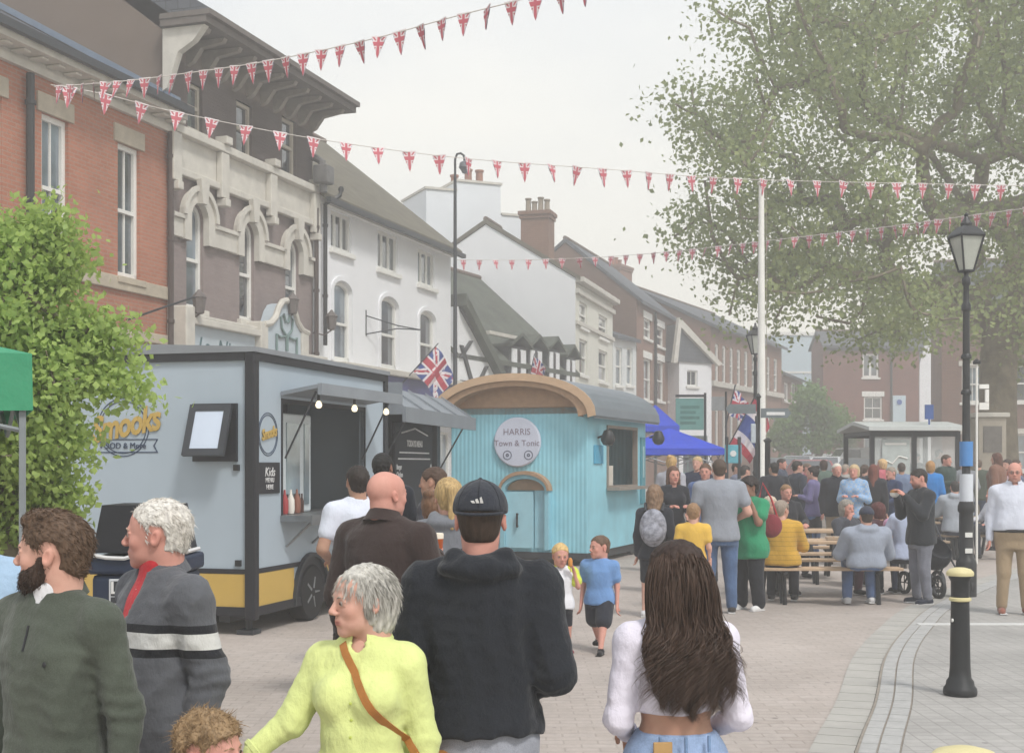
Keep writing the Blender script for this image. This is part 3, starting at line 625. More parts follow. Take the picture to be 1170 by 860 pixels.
tyrem = M('tyre_rubber', '#1d1d1f', .9, .15, 20, .2); steelm = M('steel', '#8b8e91', .4, .15, 10, .1, metal=.7)
greyblue = M('grey_blue_panel', '#a6b3be', .5, .05, 1.2, .05, dirt=.1); yel = M('mustard_stripe', '#c2a254', .5, .05, 4, .05)
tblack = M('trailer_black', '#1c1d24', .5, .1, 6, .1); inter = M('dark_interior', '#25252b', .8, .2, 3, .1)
# ---------------- catering trailer
side = Fr((X(288.5, 13), 13), (X(440, 16.45), 16.45)); nx = Vector((-side.d.y, side.d.x)); Wd = 2.25
A = side.P0+nx*Wd; end = Fr(A, side.P0)
t = Asm('catering_trailer', 'grey-blue catering trailer with a mustard stripe, open serving hatch and script logo', 'trailer', side)
L = side.L; zb, zt = side.fz(288.5, 697), side.fz(288.5, 402)
o0, o1 = side.fx(322.5), side.fx(416); hb, ht = side.fz(340, 590), side.fz(322, 455)
mb = MB(); th = .06
for (a, b_, c, d) in ((0, o0, zb, zt), (o1, L, zb, zt), (o0, o1, zb, hb), (o0, o1, ht, zt)): mb.box(a, b_, 0, th, c, d)
mb.box(0, th, th+.001, Wd, zb, zt); mb.box(L-th, L, th+.001, Wd, zb, zt); mb.box(th, L-th, Wd-th, Wd, zb, zt); mb.box(th, L-th, th, Wd-th, zb, zb+.05)
body = t.part('body', mb, greyblue)
mb = MB(); prismx(mb, [(-.05, zt), (-.05, zt+.05), (Wd/2, zt+.10), (Wd+.05, zt+.05), (Wd+.05, zt)], -.05, L+.05); t.part('roof', mb, M('trailer_roof', '#83878c', .6, .1, 3))
mb = MB(); k = .07
mb.bbox(-.045, k, -.045, k, zb-.1, zt, .02); mb.box(L-k, L+.03, -.03, k, zb, zt); mb.bbox(-.045, k, Wd-k, Wd+.045, zb, zt, .02)
mb.box(k, L-k, -.035, .0, zt-.08, zt-.003); mb.box(-.035, 0, k, Wd-k, zt-.08, zt-.003); mb.box(k, L-k, -.03, 0, zb-.06, zb+.03); mb.box(-.03, 0, k, Wd-k, zb-.06, zb+.03)
t.part('trim', mb, tblack)
mb = MB(); za, zc = side.fz(288.5, 656), side.fz(288.5, 694); x_w = side.fx(354)
mb.box(k+.002, x_w-.42, -.012, 0, za-.34, za); mb.box(x_w+.42, L-k-.002, -.012, 0, za-.34, za); mb.box(-.012, 0, k+.002, Wd-k-.002, za-.34, za)
t.part('stripe', mb, yel); mb = MB(); mb.box(k+.002, L-k-.002, -.016, 0, za+.003, za+.05); mb.box(-.016, 0, k+.002, Wd-k-.002, za+.003, za+.05); t.part('trim', mb, tblack)
arc = [(x_w+.43*math.cos(PI*i/14), zb-.05+.50*math.sin(PI*i/14)) for i in range(15)]
mb = MB(); mb.prism(arc[::-1], -.02, -.001); t.part('wheel_arch', mb, tblack)
mb = MB(); band(mb, [(x_w+.46*math.cos(PI*i/14), zb-.05+.54*math.sin(PI*i/14)) for i in range(15)], arc, -.05, 0); t.part('wheel_arch', mb, darkm)
wheel(t.o, x_w, .06, .31, .31, .2); wheel(t.o, x_w, Wd-.06, .31, .31, .2)
mb = MB(); mb.box(.1, L-.1, .3, .42, zb-.14, zb); mb.box(.1, L-.1, Wd-.42, Wd-.3, zb-.14, zb); mb.tube([(x_w, .1, .31), (x_w, Wd-.1, .31)], .04, 8)
for xx in (.12, L-.15):
    for yy in (.1, Wd-.1): mb.tube([(xx, yy, zb), (xx, yy, .05)], .035, 8); mb.box(xx-.09, xx+.09, yy-.09, yy+.09, .004, .05)
t.part('chassis', mb, darkm)
mb = MB(); mb.box(o0-.05, side.fx(395), -.34, -.002, hb-.035, hb+.03); mb.box(o0-.05, side.fx(395), -.36, -.342, hb-.07, hb+.035)
for xx in (o0+.05, o0+.7, o0+1.2): mb.tube([(xx, -.02, hb-.3), (xx, -.3, hb-.05)], .014, 6)
t.part('counter_shelf', mb, steelm)
mb = MB(); mb.box(o0, o1, .001, .05, ht-.05, ht) ; mb.box(o0-.03, o0, -.01, .05, hb, ht); mb.box(o1, o1+.03, -.01, .05, hb, ht); t.part('hatch_frame', mb, tblack)
mb = MB(); mb.add([(o0-.05, -.01, ht+.03), (o1+.05, -.01, ht+.03), (o1+.05, -.42, ht+.10), (o0-.05, -.42, ht+.10), (o0-.05, -.01, ht+.07), (o1+.05, -.01, ht+.07), (o1+.05, -.42, ht+.14), (o0-.05, -.42, ht+.14)], [(0, 1, 2, 3), (4, 5, 6, 7), (0, 1, 5, 4), (1, 2, 6, 5), (2, 3, 7, 6), (3, 0, 4, 7)])
mb.box(o0-.05, o1+.05, -.47, -.422, ht+.03, ht+.15); hf = t.part('hatch_flap', mb, M('flap_grey', '#868c93', .6, .1, 3))
for xx in (o0+.05, o1-.08): mb = MB(); mb.tube([(xx, -.01, hb+.62), (xx, -.36, ht+.07)], .011, 6); t.part('gas_strut', mb, darkm)
for i in range(3):
    q = P((333, 375, 408)[i], (471, 476, 479)[i], 1); xx = o0+.18+i*(o1-o0-.3)/2
    mb = MB(); mb.tube([(xx, -.33, ht+.07), (xx, -.33, ht-.02)], .016, 8); c = t.part('lamp_holder', mb, blackm)
    bm_ = bpy.data.materials.get('warm_bulb')
    if not bm_:
        bm_ = bpy.data.materials.new('warm_bulb'); n_, b_ = nodes(bm_); b_.inputs['Base Color'].default_value = (1, .9, .7, 1); b_.inputs['Emission Color'].default_value = (1, .86, .6, 1); b_.inputs['Emission Strength'].default_value = .8
    mb = MB(); mb.lathe([(.012, ht-.02), (.026, ht-.036), (.036, ht-.065), (.026, ht-.092), (.005, ht-.100)], 10, (xx, -.33)); mb.build('bulb', bm_, c, True)
mb = MB()      # shelves, boxes and hobs inside the trailer
for k_ in range(2): mb.box(o0+1.0, L-.2, 1.05, 1.29, hb+.35+.4*k_, hb+.38+.4*k_)
t.part('inner_shelf', mb, steelm)
for k_ in range(9):
    xx = o0+1.05+.22*(k_ % 5)+random.uniform(0, .05); zz = hb+.381+.4*(k_//5); h_ = random.uniform(.1, .24); mb = MB(); mb.bbox(xx, xx+random.uniform(.1, .19), 1.08, 1.25, zz, zz+h_, .008); t.part('shelf_box', mb, M('box%d' % (k_ % 4), ('#b7a284', '#8f3f3a', '#c9c9c4', '#58616f')[k_ % 4], .7, .1))
# inside: back counter, bright fridge, goods
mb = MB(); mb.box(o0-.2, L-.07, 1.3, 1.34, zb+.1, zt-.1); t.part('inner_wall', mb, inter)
mb = MB(); mb.bbox(o0+.22, o0+.98, .12, .75, hb+.035, ht-.14, .02); fg = t.part('drinks_fridge', mb, M('fridge_white', '#c6ced2', .5, .05))
mb = MB(); mb.box(o0+.34, o0+.66, .108, .119, hb+.12, ht-.24); mb.box(o0+.78, o0+.90, .108, .119, hb+.12, ht-.24); mb.build('fridge_door', glass('fridge_glass', '#66757a', .15), fg); mb = MB()
for i in range(7): mb.lathe([(.022, hb+.035), (.025, hb+.15), (.010, hb+.2), (.010, hb+.24)], 8, (o0+.30+(i % 7)*.06, .085))
mb.build('bottle_row', M('bottle_brown', '#4a2f28', .3, .3, 20), fg, True)
mb = MB(); mb.bbox(o0+.02, o1-.02, .08, .5, hb-.02, hb+.03, .01); t.part('inner_counter', mb, steelm)
for i, (cc, lb) in enumerate((('#a33c3f', 'red sauce bottle on the trailer counter'), ('#ddd8cf', 'white paper bag of cutlery on the trailer counter'), ('#8a5a4a', 'brown sauce bottle on the trailer counter'))):
    q = side.M @ Vector((o0+.16+i*.15, .05, 0)); tag(MB().lathe([(.035, hb+.035), (.042, hb+.08), (.04, hb+.18), (.015, hb+.24), (.01, hb+.29)], 10, (q.x, q.y)).build('sauce_bottle', M('sauce%d' % i, cc, .4, .1), None, True), lb, 'bottle')
# logos, menu
gm = M('gold_letters', '#b99b52', .5, .1, 9, .05); navy = M('navy_paint', '#2a3a55', .5, .1, 9, .05); cl_ = M('chalk_white', '#d6d6d6', .8, .05)
def logo(asm, fr, x, z, r, sc, full=True):
    mb = MB()
    for ra in (r, r*.9):
        cpt = lambda q: [(x+q*math.cos(2*PI*i/40), z+q*math.sin(2*PI*i/40)) for i in range(41)]
        band(mb, cpt(ra), cpt(ra-.03*r), -.006, .0)
    lg = asm.part('logo_ring', mb, navy, fr)
    T = asm.inv @ fr.M
    text('lettering', 'Smooks', .36*sc, gm, asm.o, T @ TR(x+.02*sc, -.012, z+.02*sc) @ Matrix.Rotation(R(-10), 4, 'Y') @ Matrix.Scale(.74, 4, (1, 0, 0)), .005, .35, .010*sc, spacing=.92)
    if full:
        text('lettering', 'FOOD & More', .085*sc, navy, asm.o, T @ TR(x, -.008, z-.19*sc), .003)
        mb = MB(); band(mb, [(x-.4, z-.26), (x-.4, z-.12), (x+.4, z-.12), (x+.36, z-.19), (x+.4, z-.26), (x-.4, z-.26)], [(x-.39, z-.25), (x-.39, z-.13), (x+.385, z-.13), (x+.345, z-.19), (x+.385, z-.25), (x-.39, z-.25)], -.006, 0); asm.part('logo_banner', mb, navy, fr)
xx, zz = end.x(141, 488); logo(t, end, xx, zz, .30, 1.0)
for m_ in (side.x(306, 496),): logo(t, side, m_[0], m_[1], .22, .42, False)
mb = MB(); xa, za_ = side.x(293.5, 528); xb, zb_ = side.x(318, 563); mb.bbox(xa, xb, -.02, -.001, zb_, za_, .005); mbd = t.part('menu_board', mb, tblack)
text('lettering', 'Kids', .13, cl_, mbd, TR((xa+xb)/2, -.024, za_-.10), .002, .2); text('lettering', 'MENU\nHERE', .07, cl_, mbd, TR((xa+xb)/2, -.024, zb_+.10), .002)
# top-hung window on the end panel
x0, x1 = end.fx(222), end.fx(272); zv0, zv1 = end.fz(247, 527), end.fz(247, 461)
mb = MB(); band(mb, [(x0, zv0), (x0, zv1), (x1, zv1), (x1, zv0), (x0, zv0)], [(x0+.06, zv0+.06), (x0+.06, zv1-.06), (x1-.06, zv1-.06), (x1-.06, zv0+.06), (x0+.06, zv0+.06)], -.04, 0); mb.box(x0+.05, x1-.05, -.01, -.001, zv0+.05, zv1-.05); wf = t.part('window_frame', mb, tblack, end)
T = Matrix.Translation((0, -.05, zv1-.03)) @ Matrix.Rotation(R(-19), 4, 'X') @ Matrix.Translation((0, 0, -(zv1-.03)))
mb = MB(); a0, a1, b0, b1 = x0-.0, x1-.03, zv0+.02, zv1-.02
for q in ((a0, a0+.07, b0, b1), (a1-.07, a1, b0, b1), (a0+.07, a1-.07, b1-.07, b1), (a0+.07, a1-.07, b0, b0+.07)): mb.box(q[0], q[1], -.04, 0, q[2], q[3], T=T)
fl = t.part('window_flap', mb, darkm, end); mb = MB(); mb.box(a0+.07, a1-.07, -.03, -.01, b0+.07, b1-.07, T=T); pn = mb.build('pane', M('frosted_pane', '#c3cede', .3, .03), fl)
mb = MB(); q = end.x(271, 534); mb.box(q[0]-.03, q[0]+.03, -.03, 0, q[1]-.03, q[1]+.03); q = end.x(273, 643); mb.box(q[0]-.03, q[0]+.03, -.03, 0, q[1]-.03, q[1]+.03); t.part('clip', mb, blackm, end)
# ---------------- second catering stand beyond it
s2 = Fr((X(420, 17.4), 17.4), (X(503, 21.4), 21.4)); t = Asm('food_trailer', 'dark food trailer with a grey drop awning and a chalk menu beside the blue hut', 'trailer', s2)
L = s2.L; zt = 2.5; n2 = .25
mb = MB(); mb.box(0, .9, 0, .05, .45, zt); mb.box(L-.2, L, 0, .05, .45, zt); mb.box(.9, L-.2, 0, .05, .45, 1.1); mb.box(.9, L-.2, 0, .05, 2.42, zt)
mb.box(0, .05, .051, 2, .45, zt); mb.box(L-.05, L, .051, 2, .45, zt); mb.box(.05, L-.05, 1.95, 2, .45, zt); mb.box(-.03, L+.03, -.03, 2.03, zt+.002, zt+.06); mb.box(.05, L-.05, .9, .95, .45, zt-.01); t.part('body', mb, M('charcoal_panel', '#3c3f47', .6, .1, 3))
mb = MB(); mb.box(.1, .55, -.02, -.001, 1.0, 2.3); t.part('side_panel', mb, M('pale_panel2', '#a9b1b6', .6, .08))
mb = MB(); h1 = s2.fz(425, 449)-.0; mb.add([(-.15, .0, h1+.06), (L+.1, .0, h1+.06), (L+.1, -.5, h1-.26), (-.15, -.5, h1-.26), (-.15, .0, h1+.12), (L+.1, .0, h1+.12), (L+.1, -.52, h1-.21), (-.15, -.52, h1-.21)], [(0, 1, 2, 3), (4, 5, 6, 7), (0, 1, 5, 4), (1, 2, 6, 5), (2, 3, 7, 6), (3, 0, 4, 7)]); mb.box(-.17, L+.12, -.57, -.522, h1-.40, h1-.20)
mb.box(-.17, -.152, -.52, 0, h1-.3, h1+.12)
for i in range(5): xx = -.1+i*(L+.1)/4; mb.add([(xx-.02, -.02, h1+.125), (xx+.02, -.02, h1+.125), (xx+.02, -.52, h1-.205), (xx-.02, -.52, h1-.205), (xx-.02, -.02, h1+.15), (xx+.02, -.02, h1+.15), (xx+.02, -.52, h1-.18), (xx-.02, -.52, h1-.18)], [(0, 1, 2, 3), (4, 5, 6, 7), (0, 1, 5, 4), (1, 2, 6, 5), (2, 3, 7, 6), (3, 0, 4, 7)])
t.part('awning', mb, M('awning_grey', '#7d838a', .6, .1, 3))
for xx in (.4, L-.1): mb = MB(); mb.tube([(xx, -.01, 1.6), (xx, -.46, h1-.27)], .014, 6); t.part('gas_strut', mb, darkm)
for xx in (.8, 3.0): wheel(t.o, xx, .05, .3, .3, .18)
mb = MB(); mb.box(.1, L-.1, .3, .4, .3, .45); mb.box(.1, L-.1, 1.6, 1.7, .3, .45); t.part('chassis', mb, darkm)
xa, xb = s2.fx(446), s2.fx(489); 
mb = MB(); mb.bbox(xa, xb, -.07, -.02, 1.05, s2.fz(467, 484), .01); mbd = t.part('menu_board', mb, M('chalkboard', '#22242b', .8, .1))
zt_ = s2.fz(467, 484); cx = (xa+xb)/2; w_ = xb-xa
text('lettering', 'TODAYS MENU', .13, cl_, mbd, TR(cx, -.074, zt_-.30), .002, bold=.003)
mb = MB(); mb.box(cx-w_*.4, cx+w_*.4, -.075, -.07, zt_-.44, zt_-.42); mb.box(cx-w_*.43, cx+w_*.43, -.075, -.07, zt_-.53, zt_-.51); mb.tube([(cx-w_*.35, -.075, zt_-.15), (cx, -.075, zt_-.07), (cx+w_*.35, -.075, zt_-.16)], .012, 4); mb.build('chalk_line', cl_, mbd)
for i, s_ in enumerate(('Burger', 'Chicken', 'Hot dog', 'Chips', 'Wrap')):
    z_ = zt_-.64-i*.11; text('lettering', s_, .10, cl_, mbd, TR(xa+.06, -.074, z_), .002, bold=.003, align='LEFT'); text('lettering', ('£6', '£6', '£5', '£3', '£7')[i], .10, cl_, mbd, TR(xb-.06, -.074, z_), .002, bold=.003, align='RIGHT')
# ---------------- turquoise shepherd's hut
C = Vector((X(671, 21.8), 21.8)); dv = Vector((.353, .936)); pv_ = Vector((-.936, .353)); hw_ = 2.45
endF = Fr(C+pv_*hw_, C); sideF = Fr(C, C+dv*3.75); t = Asm('shepherd_hut', "turquoise corrugated shepherd's hut bar with an arched timber gable and curved grey roof", 'hut', endF)
def corr(key, c):
    m = bpy.data.materials.new(key); nt, b_ = nodes(m); v = facade_vec(nt); wv = nt.nodes.new('ShaderNodeTexWave'); wv.inputs['Scale'].default_value = 4.2; wv.bands_direction = 'X'; nt.links.new(v, wv.inputs[0])
    n1 = noise(nt, 1.6, 5); cc = lin(c); a = mixc(nt, ramp(nt, n1, [(.35, 0.), (.7, 1.)]), tuple(x*.88 for x in cc), tuple(min(1, x*1.1) for x in cc))
    n3 = noise(nt, 7, 6, rough=.7); a = mixc(nt, ramp(nt, n3, [(.66, 0.), (.74, .5)]), a, (.16, .12, .09))
    nt.links.new(a, b_.inputs['Base Color']); b_.inputs['Roughness'].default_value = .5; bumpn(nt, b_, wv.outputs['Fac'], .3, .02); return m
turq = corr('turquoise_corrugated', '#93cfdf'); turqd = M('turquoise_paint', '#8fc4d4', .5, .05, 4, .05); oak = M('warm_timber', '#a98a6f', .75, .12, 9, .2)
zb, ze = .22, Z(472, 21.8); zrg = endF.fz(590, 440); L = sideF.L
def arcp(rx, z0, z1, cx=hw_/2, n=18): return [(cx-rx*math.cos(PI*i/n), z0+(z1-z0)*math.sin(PI*i/n)**.9) for i in range(n+1)]
sx0, sx1, sz0, sz1 = sideF.fx(693), sideF.fx(727), sideF.fz(710, 557), sideF.fz(710, 487)
mb = MB(); mb.box(0, hw_, 0, .06, zb, endF.fz(600, 466)); mb.box(0, hw_, L-.06, L, zb, ze); mb.box(0, .06, .06, L-.06, zb, ze)
e_ = t.part('body', mb, turq)
mb = MB()
for q in ((.001, sx0, zb, ze), (sx1, L, zb, ze), (sx0, sx1, zb, sz0), (sx0, sx1, sz1, ze)): mb.box(q[0], q[1], 0, .05, q[2], q[3])
t.part('side_wall', mb, turq, sideF)
mb = MB(); mb.prism([(0, endF.fz(600, 465))]+arcp(hw_/2-.02, ze, zrg)[0:]+[(hw_, endF.fz(600, 465))], .0, .05); gb = t.part('gable_board', mb, oak); mb = MB(); mb.prism(arcp(hw_/2-.02, ze, zrg), L-.05, L); t.part('gable_board', mb, oak)
ov = .24; mb = MB(); O = arcp(hw_/2+ov, ze-.05, zrg+.17); I = arcp(hw_/2+ov-.02, ze-.09, zrg+.11)
band(mb, O, I, -.32, L+.2); fs = t.part('roof', mb, M('zinc_roof', '#7e868f', .45, .1, 3, .1, metal=.3), smooth=True)
mb = MB()
band(mb, arcp(hw_/2+ov+.01, ze-.05, zrg+.18), arcp(hw_/2+ov-.12, ze-.08, zrg+.055), -.36, -.322); t.part('barge_trim', mb, M('pale_timber', '#bda083', .7, .1, 7, .1))
mb = MB(); band(mb, arcp(hw_/2+.1, ze-.02, zrg+.08), arcp(hw_/2-.06, ze-.06, zrg-.03), -.31, .0)
t.part('gable_lining', mb, oak)
mb = MB(); mb.box(.05, hw_-.05, .1, L-.1, zb-.14, zb-.002); mb.box(-.02, hw_+.02, -.03, .02, zb-.1, zb-.0)
for yy in (.6, L-.7): mb.tube([(.1, yy, .22), (hw_-.1, yy, .22)], .04, 8)
t.part('chassis', mb, darkm)
for yy in (.6, L-.7):
    for xx in (.1, hw_-.1):
        T_ = Matrix.Translation((xx, yy, .24)) @ Matrix.Rotation(PI/2, 4, 'Y'); m2 = MB(); m2.lathe([(.17, -.04), (.24, -.04), (.24, .04), (.17, .04), (.17, -.04)], 20, T=T_, caps=False); m2.lathe([(.05, -.06), (.05, .06)], 10, T=T_)
        for k in range(8): a = PI*k/4; m2.tube([T_ @ Vector((.04*math.cos(a), .04*math.sin(a), 0)), T_ @ Vector((.18*math.cos(a), .18*math.sin(a), 0))], .012, 4)
        m2.build('wheel', blackm, t.o, True)
# sign
xx, zz = endF.x(592, 505); Tc = Matrix.Translation((xx, -.03, zz)) @ Matrix.Rotation(PI/2, 4, 'X')
mb = MB(); mb.lathe([(.42, -.02), (.42, .02), (.40, .035), (0.001, .035)], 40, T=Tc); sg = t.part('round_sign', mb, M('sign_white', '#c9cede', .5, .03), smooth=False)
pk = M('dusty_print', '#8a7f8d', .7, .1)
text('lettering', 'HARRIS', .15, pk, sg, TR(xx, -.068, zz+.17), .002); text('lettering', 'Town & Tonic', .14, pk, sg, TR(xx, -.068, zz-.02), .002)
mb = MB()
for dx in (-.17, .21):
    cp = lambda q: [(xx+dx+q*math.cos(2*PI*i/24), zz-.22+q*math.sin(2*PI*i/24)) for i in range(25)]
    band(mb, cp(.08), cp(.065), -.069, -.064); band(mb, cp(.03), cp(.01), -.069, -.064)
mb.build('wheel_emblem', M('slate_print', '#5c6274', .7), sg)
# low arched door on the end
x0, x1, zd = endF.fx(580), endF.fx(627), endF.fz(600, 560)
mb = MB(); o_, i_ = archp(x0-.08, x1+.05, zb+.05, zd, .28), archp(x0, x1-.02, zb+.05, zd, .2); band(mb, o_, i_, -.16, .0); df = t.part('door_frame', mb, turqd)
mb = MB(); o_ = archp(x0-.1, x1+.07, zd, zd, .33); i_ = archp(x0-.06, x1+.03, zd, zd, .27); band(mb, o_, i_, -.2, -.005); mb.build('door_hood', oak, df)
mb = MB(); mb.prism(archp(x0+.005, x0+(x1-x0)*.66, zb+.07, zd-.02, 0)[0:4], -.09, -.04); mb.box(x0+(x1-x0)*.68, x1-.03, -.03, -.002, zb+.07, zd)
dr = t.part('door', mb, M('door_pale_blue', '#a2d0de', .5, .05)); hx = x0+(x1-x0)*.3; mb = MB(); mb.tube([(hx, -.14, zd-.38), (hx, -.14, zd-.62)], .018, 8); mb.tube([(hx, -.14, zd-.4), (hx, -.09, zd-.4)], .012, 6); mb.tube([(hx, -.14, zd-.6), (hx, -.09, zd-.6)], .012, 6); mb.build('handle', blackm, dr)
mb = MB(); mb.prism(archp(x0+.004, x1-.024, zd+.003, zd+.003, .19), -.03, -.003); mb.build('door_head', oak, df)
# serving hatch on the side
mb = MB(); band(mb, [(sx0, sz0), (sx0, sz1), (sx1, sz1), (sx1, sz0), (sx0, sz0)], [(sx0+.05, sz0+.05), (sx0+.05, sz1-.05), (sx1-.05, sz1-.05), (sx1-.05, sz0+.05), (sx0+.05, sz0+.05)], -.03, .06); mb.box(sx0-.05, sx1+.05, -.25, -.031, sz0-.03, sz0+.02); hfm = t.part('hatch_frame', mb, M('hatch_timber', '#8c8279', .7, .1), sideF)
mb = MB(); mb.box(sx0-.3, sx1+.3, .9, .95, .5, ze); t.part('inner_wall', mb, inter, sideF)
mb = MB(); mb.box(sx0+.06, sx0+.75, .1, .35, sz0+.02, sz0+.40); mb.box(sx0+.15, sx0+.3, .1, .3, sz0+.402, sz0+.62); t.part('till', mb, M('till_cream', '#cfc8bd', .6, .1), sideF)
mb = MB(); mb.bbox(sx1+.25, L-.15, -.04, -.001, sideF.fz(738, 575), sideF.fz(738, 500), .01); nb = t.part('notice_board', mb, M('dark_teal_board', '#4d8b98', .6, .1), sideF)
mb = MB(); mb.box(sx1+.4, L-.35, -.05, -.042, sideF.fz(738, 545), sideF.fz(738, 510)); mb.build('notice', M('faded_notice', '#9fc0c6', .6, .1), nb)
for u in (683, 742):
    xx, zz = sideF.x(u, 500); mb = MB(); mb.tube([(xx, 0, zz), (xx, -.14, zz+.05)], .02, 6); mb.lathe([(.02, zz+.14), (.07, zz+.12), (.12, zz), (.12, zz-.05), (.08, zz-.12), (.02, zz-.14)], 10, (xx, -.18)); t.part('lamp', mb, blackm, sideF, True)
xx, zz = sideF.x(682, 519); mb = MB(); mb.bbox(xx-.2, xx+.3, -.03, -.001, zz-.16, zz+.16, .01); t.part('notice_board', mb, M('blue_notice', '#4f9fc0', .6, .1), sideF)

# ---------------- street furniture
def lamppost(name, label, u, Y, vtop, group):
    x = X(u, Y); H = Z(vtop, Y); t = thing(name, label, 'street lamp', (x, Y, gz(Y)+.03 if u > 1000 else gz(Y)), 0, group); H -= gz(Y)+.03
    mb = MB(); n = 16
    mb.lathe([(r_*.70, z_) for r_, z_ in [(.18, 0), (.18, .42), (.165, .46), (.125, .50), (.125, 1.0), (.12, 1.05), (.15, 1.08), (.15, 1.14), (.105, 1.22), (.085, 1.4), (.08, 1.46), (.10, 1.48), (.10, 1.52), (.075, 1.55), (.068, 2.4), (.06, H-1.25), (.085, H-1.23), (.085, H-1.17), (.055, H-1.13), (.05, H-.93), (.075, H-.90), (.075, H-.84), (.04, H-.8), (.05, H-.74)]], n)
    for z in (1.25, 1.9, 2.55, 3.0): mb.lathe([(.065, z), (.067, z+.03), (.05, z+.06)], n)
    t_ = mb.build('post', blackm, t, True)
    mb = MB(); mb.box(.02, .08, -.27, -.06, .72, .86) if False else None
    T = Matrix.Rotation(R(12), 4, 'Z'); h0, h1, w0, w1 = H-.74, H-.30, .065, .158
    fr_ = MB(); c0 = [(sx*w0, sy*w0, h0) for sx, sy in ((-1, -1), (1, -1), (1, 1), (-1, 1))]; c1 = [(sx*w1, sy*w1, h1) for sx, sy in ((-1, -1), (1, -1), (1, 1), (-1, 1))]
    for i in range(4): fr_.tube([T @ Vector(c0[i]), T @ Vector(c1[i])], .014, 5); fr_.tube([T @ Vector(c0[i]), T @ Vector(c0[(i+1) % 4])], .016, 5); fr_.tube([T @ Vector(c1[i]), T @ Vector(c1[(i+1) % 4])], .02, 5)
    c2 = [(sx*.085, sy*.085, H-.18) for sx, sy in ((-1, -1), (1, -1), (1, 1), (-1, 1))]; c3 = [(a*1.1, b_*1.1, h1+.012) for a, b_, _ in c1]
    fr_.add([T @ Vector(v) for v in c3+c2], [(0, 1, 2, 3), (4, 5, 6, 7)]+[(i, (i+1) % 4, (i+1) % 4+4, i+4) for i in range(4)]); fr_.lathe([(.07, H-.178), (.075, H-.14), (.035, H-.08), (.02, H-.05), (.03, H-.03), (.005, H)], 10)
    ln = fr_.build('lantern', blackm, t); g = MB(); k = .93
    g.add([T @ Vector((a*k, b_*k, c)) for a, b_, c in c0+c1], [(i, (i+1) % 4, (i+1) % 4+4, i+4) for i in range(4)]); g.build('glass', M('lantern_glass', '#a9aca4', .25, .1, 6, .05), ln); return t
lp = lamppost('street_lamp', 'tall black Victorian lamp post with a lantern and taped notices, nearest on the right pavement', 1104, 16.6, 243, 'black lantern street lamps')
mb = MB()
for za, zb_, nm, cc in ((Z(535, 16.6), Z(507, 16.6), 'blue_notice', '#4c86c4'), (Z(577, 16.6), Z(544, 16.6), 'white_notice', '#cfd4dc')):
    MB().lathe([(.082, za), (.083, zb_)], 14, caps=False).build(nm, M(nm+'_paper', cc, .6, .05), lp, True)
for z in (.55, .75): MB().box(-.045, .045, -.098, -.088, z, z+.06).build('number_plate', white, lp)
lamppost('street_lamp', 'smaller looking black lantern lamp post beside the white flagpole farther down the street', 863, 31, 367, 'black lantern street lamps')
Y = 33.0; x = X(520, Y); t = thing('swan_neck_lamp', 'very tall thin grey street light with a curled swan neck above the roofs', 'street lamp', (x, Y, gz(Y))); H = Z(176, Y)
mb = MB(); mb.lathe([(.12, 0), (.12, 1.2), (.06, 1.3), (.038, H-.6)], 10); mb.build('post', darkm, t, True); mb = MB(); mb.tube([(0, 0, H-.6), (0, 0, H-.15), (.05, 0, H-.02), (.14, 0, H), (.22, 0, H-.06), (.24, 0, H-.2)], .03, 8); mb.build('swan_neck', darkm, t, True)
mb = MB(); mb.lathe([(.02, H-.18), (.12, H-.24), (.15, H-.36), (.1, H-.42), (.06, H-.5), (.01, H-.52)], 12, (.24, 0)); mb.build('lamp_head', M('lamp_head_grey', '#6b6f74', .4, .1), t, True)
Y = 27.0; x = X(870, Y); t = thing('flagpole', 'tall white tapering flagpole in the middle of the street', 'flagpole', (x, Y, 0)); H = Z(206, Y)
mb = MB(); mb.lathe([(.13, 0), (.13, .5), (.095, .55), (.085, 3), (.055, H-.1)], 14); mb.build('pole', white, t, True); mb = MB(); mb.lathe([(.08, H-.1), (.09, H-.05), (.03, H)], 12); mb.build('finial', cream, t, True); mb = MB(); mb.tube([(.11, -.02, 1.2), (.09, -.02, H-.2)], .006, 4); mb.build('halyard', M('rope', '#9d968a', .9), t)
def bollard(label, u, Y, H, zg):
    t = thing('bollard', label, 'bollard', (X(u, Y), Y, zg), 0, 'gold capped bollards on the pavement')
    mb = MB(); mb.lathe([(r_*.80, z_) for r_, z_ in [(.145, 0), (.15, .02), (.145, .05), (.125, .07), (.12, .10), (.098, .125), (.09, .2), (.080, H-.24), (.082, H-.22), (.08, H-.19), (.082, H-.1), (.10, H-.075), (.10, H-.06)]], 22); mb.build('post', blackm, t, True)
    mb = MB(); mb.lathe([(r_*.82, z_) for r_, z_ in [(.115, H-.06), (.118, H-.045), (.113, H-.03), (.09, H-.012), (.045, H-.002), (.001, H)]], 22); mb.build('cap', gold, t, True)
    mb = MB(); mb.lathe([(.067, H-.245), (.078, H-.238), (.078, H-.222), (.067, H-.215)], 22); mb.build('ring', gold, t, True); mb = MB(); mb.lathe([(.012, 0), (.014, .01), (.001, .012)], 8, T=Matrix.Translation((-.060, -.028, H-.38)) @ Matrix.Rotation(-PI/2, 4, 'Y')); mb.build('stud', white, t)
bollard('black iron bollard with a gold cap and ring, standing whole on the right pavement', 1097, 9.5, .92, .034)
bollard('nearest bollard, only its pale gold cap showing at the bottom edge', 1103, 3.42, .93, .034)
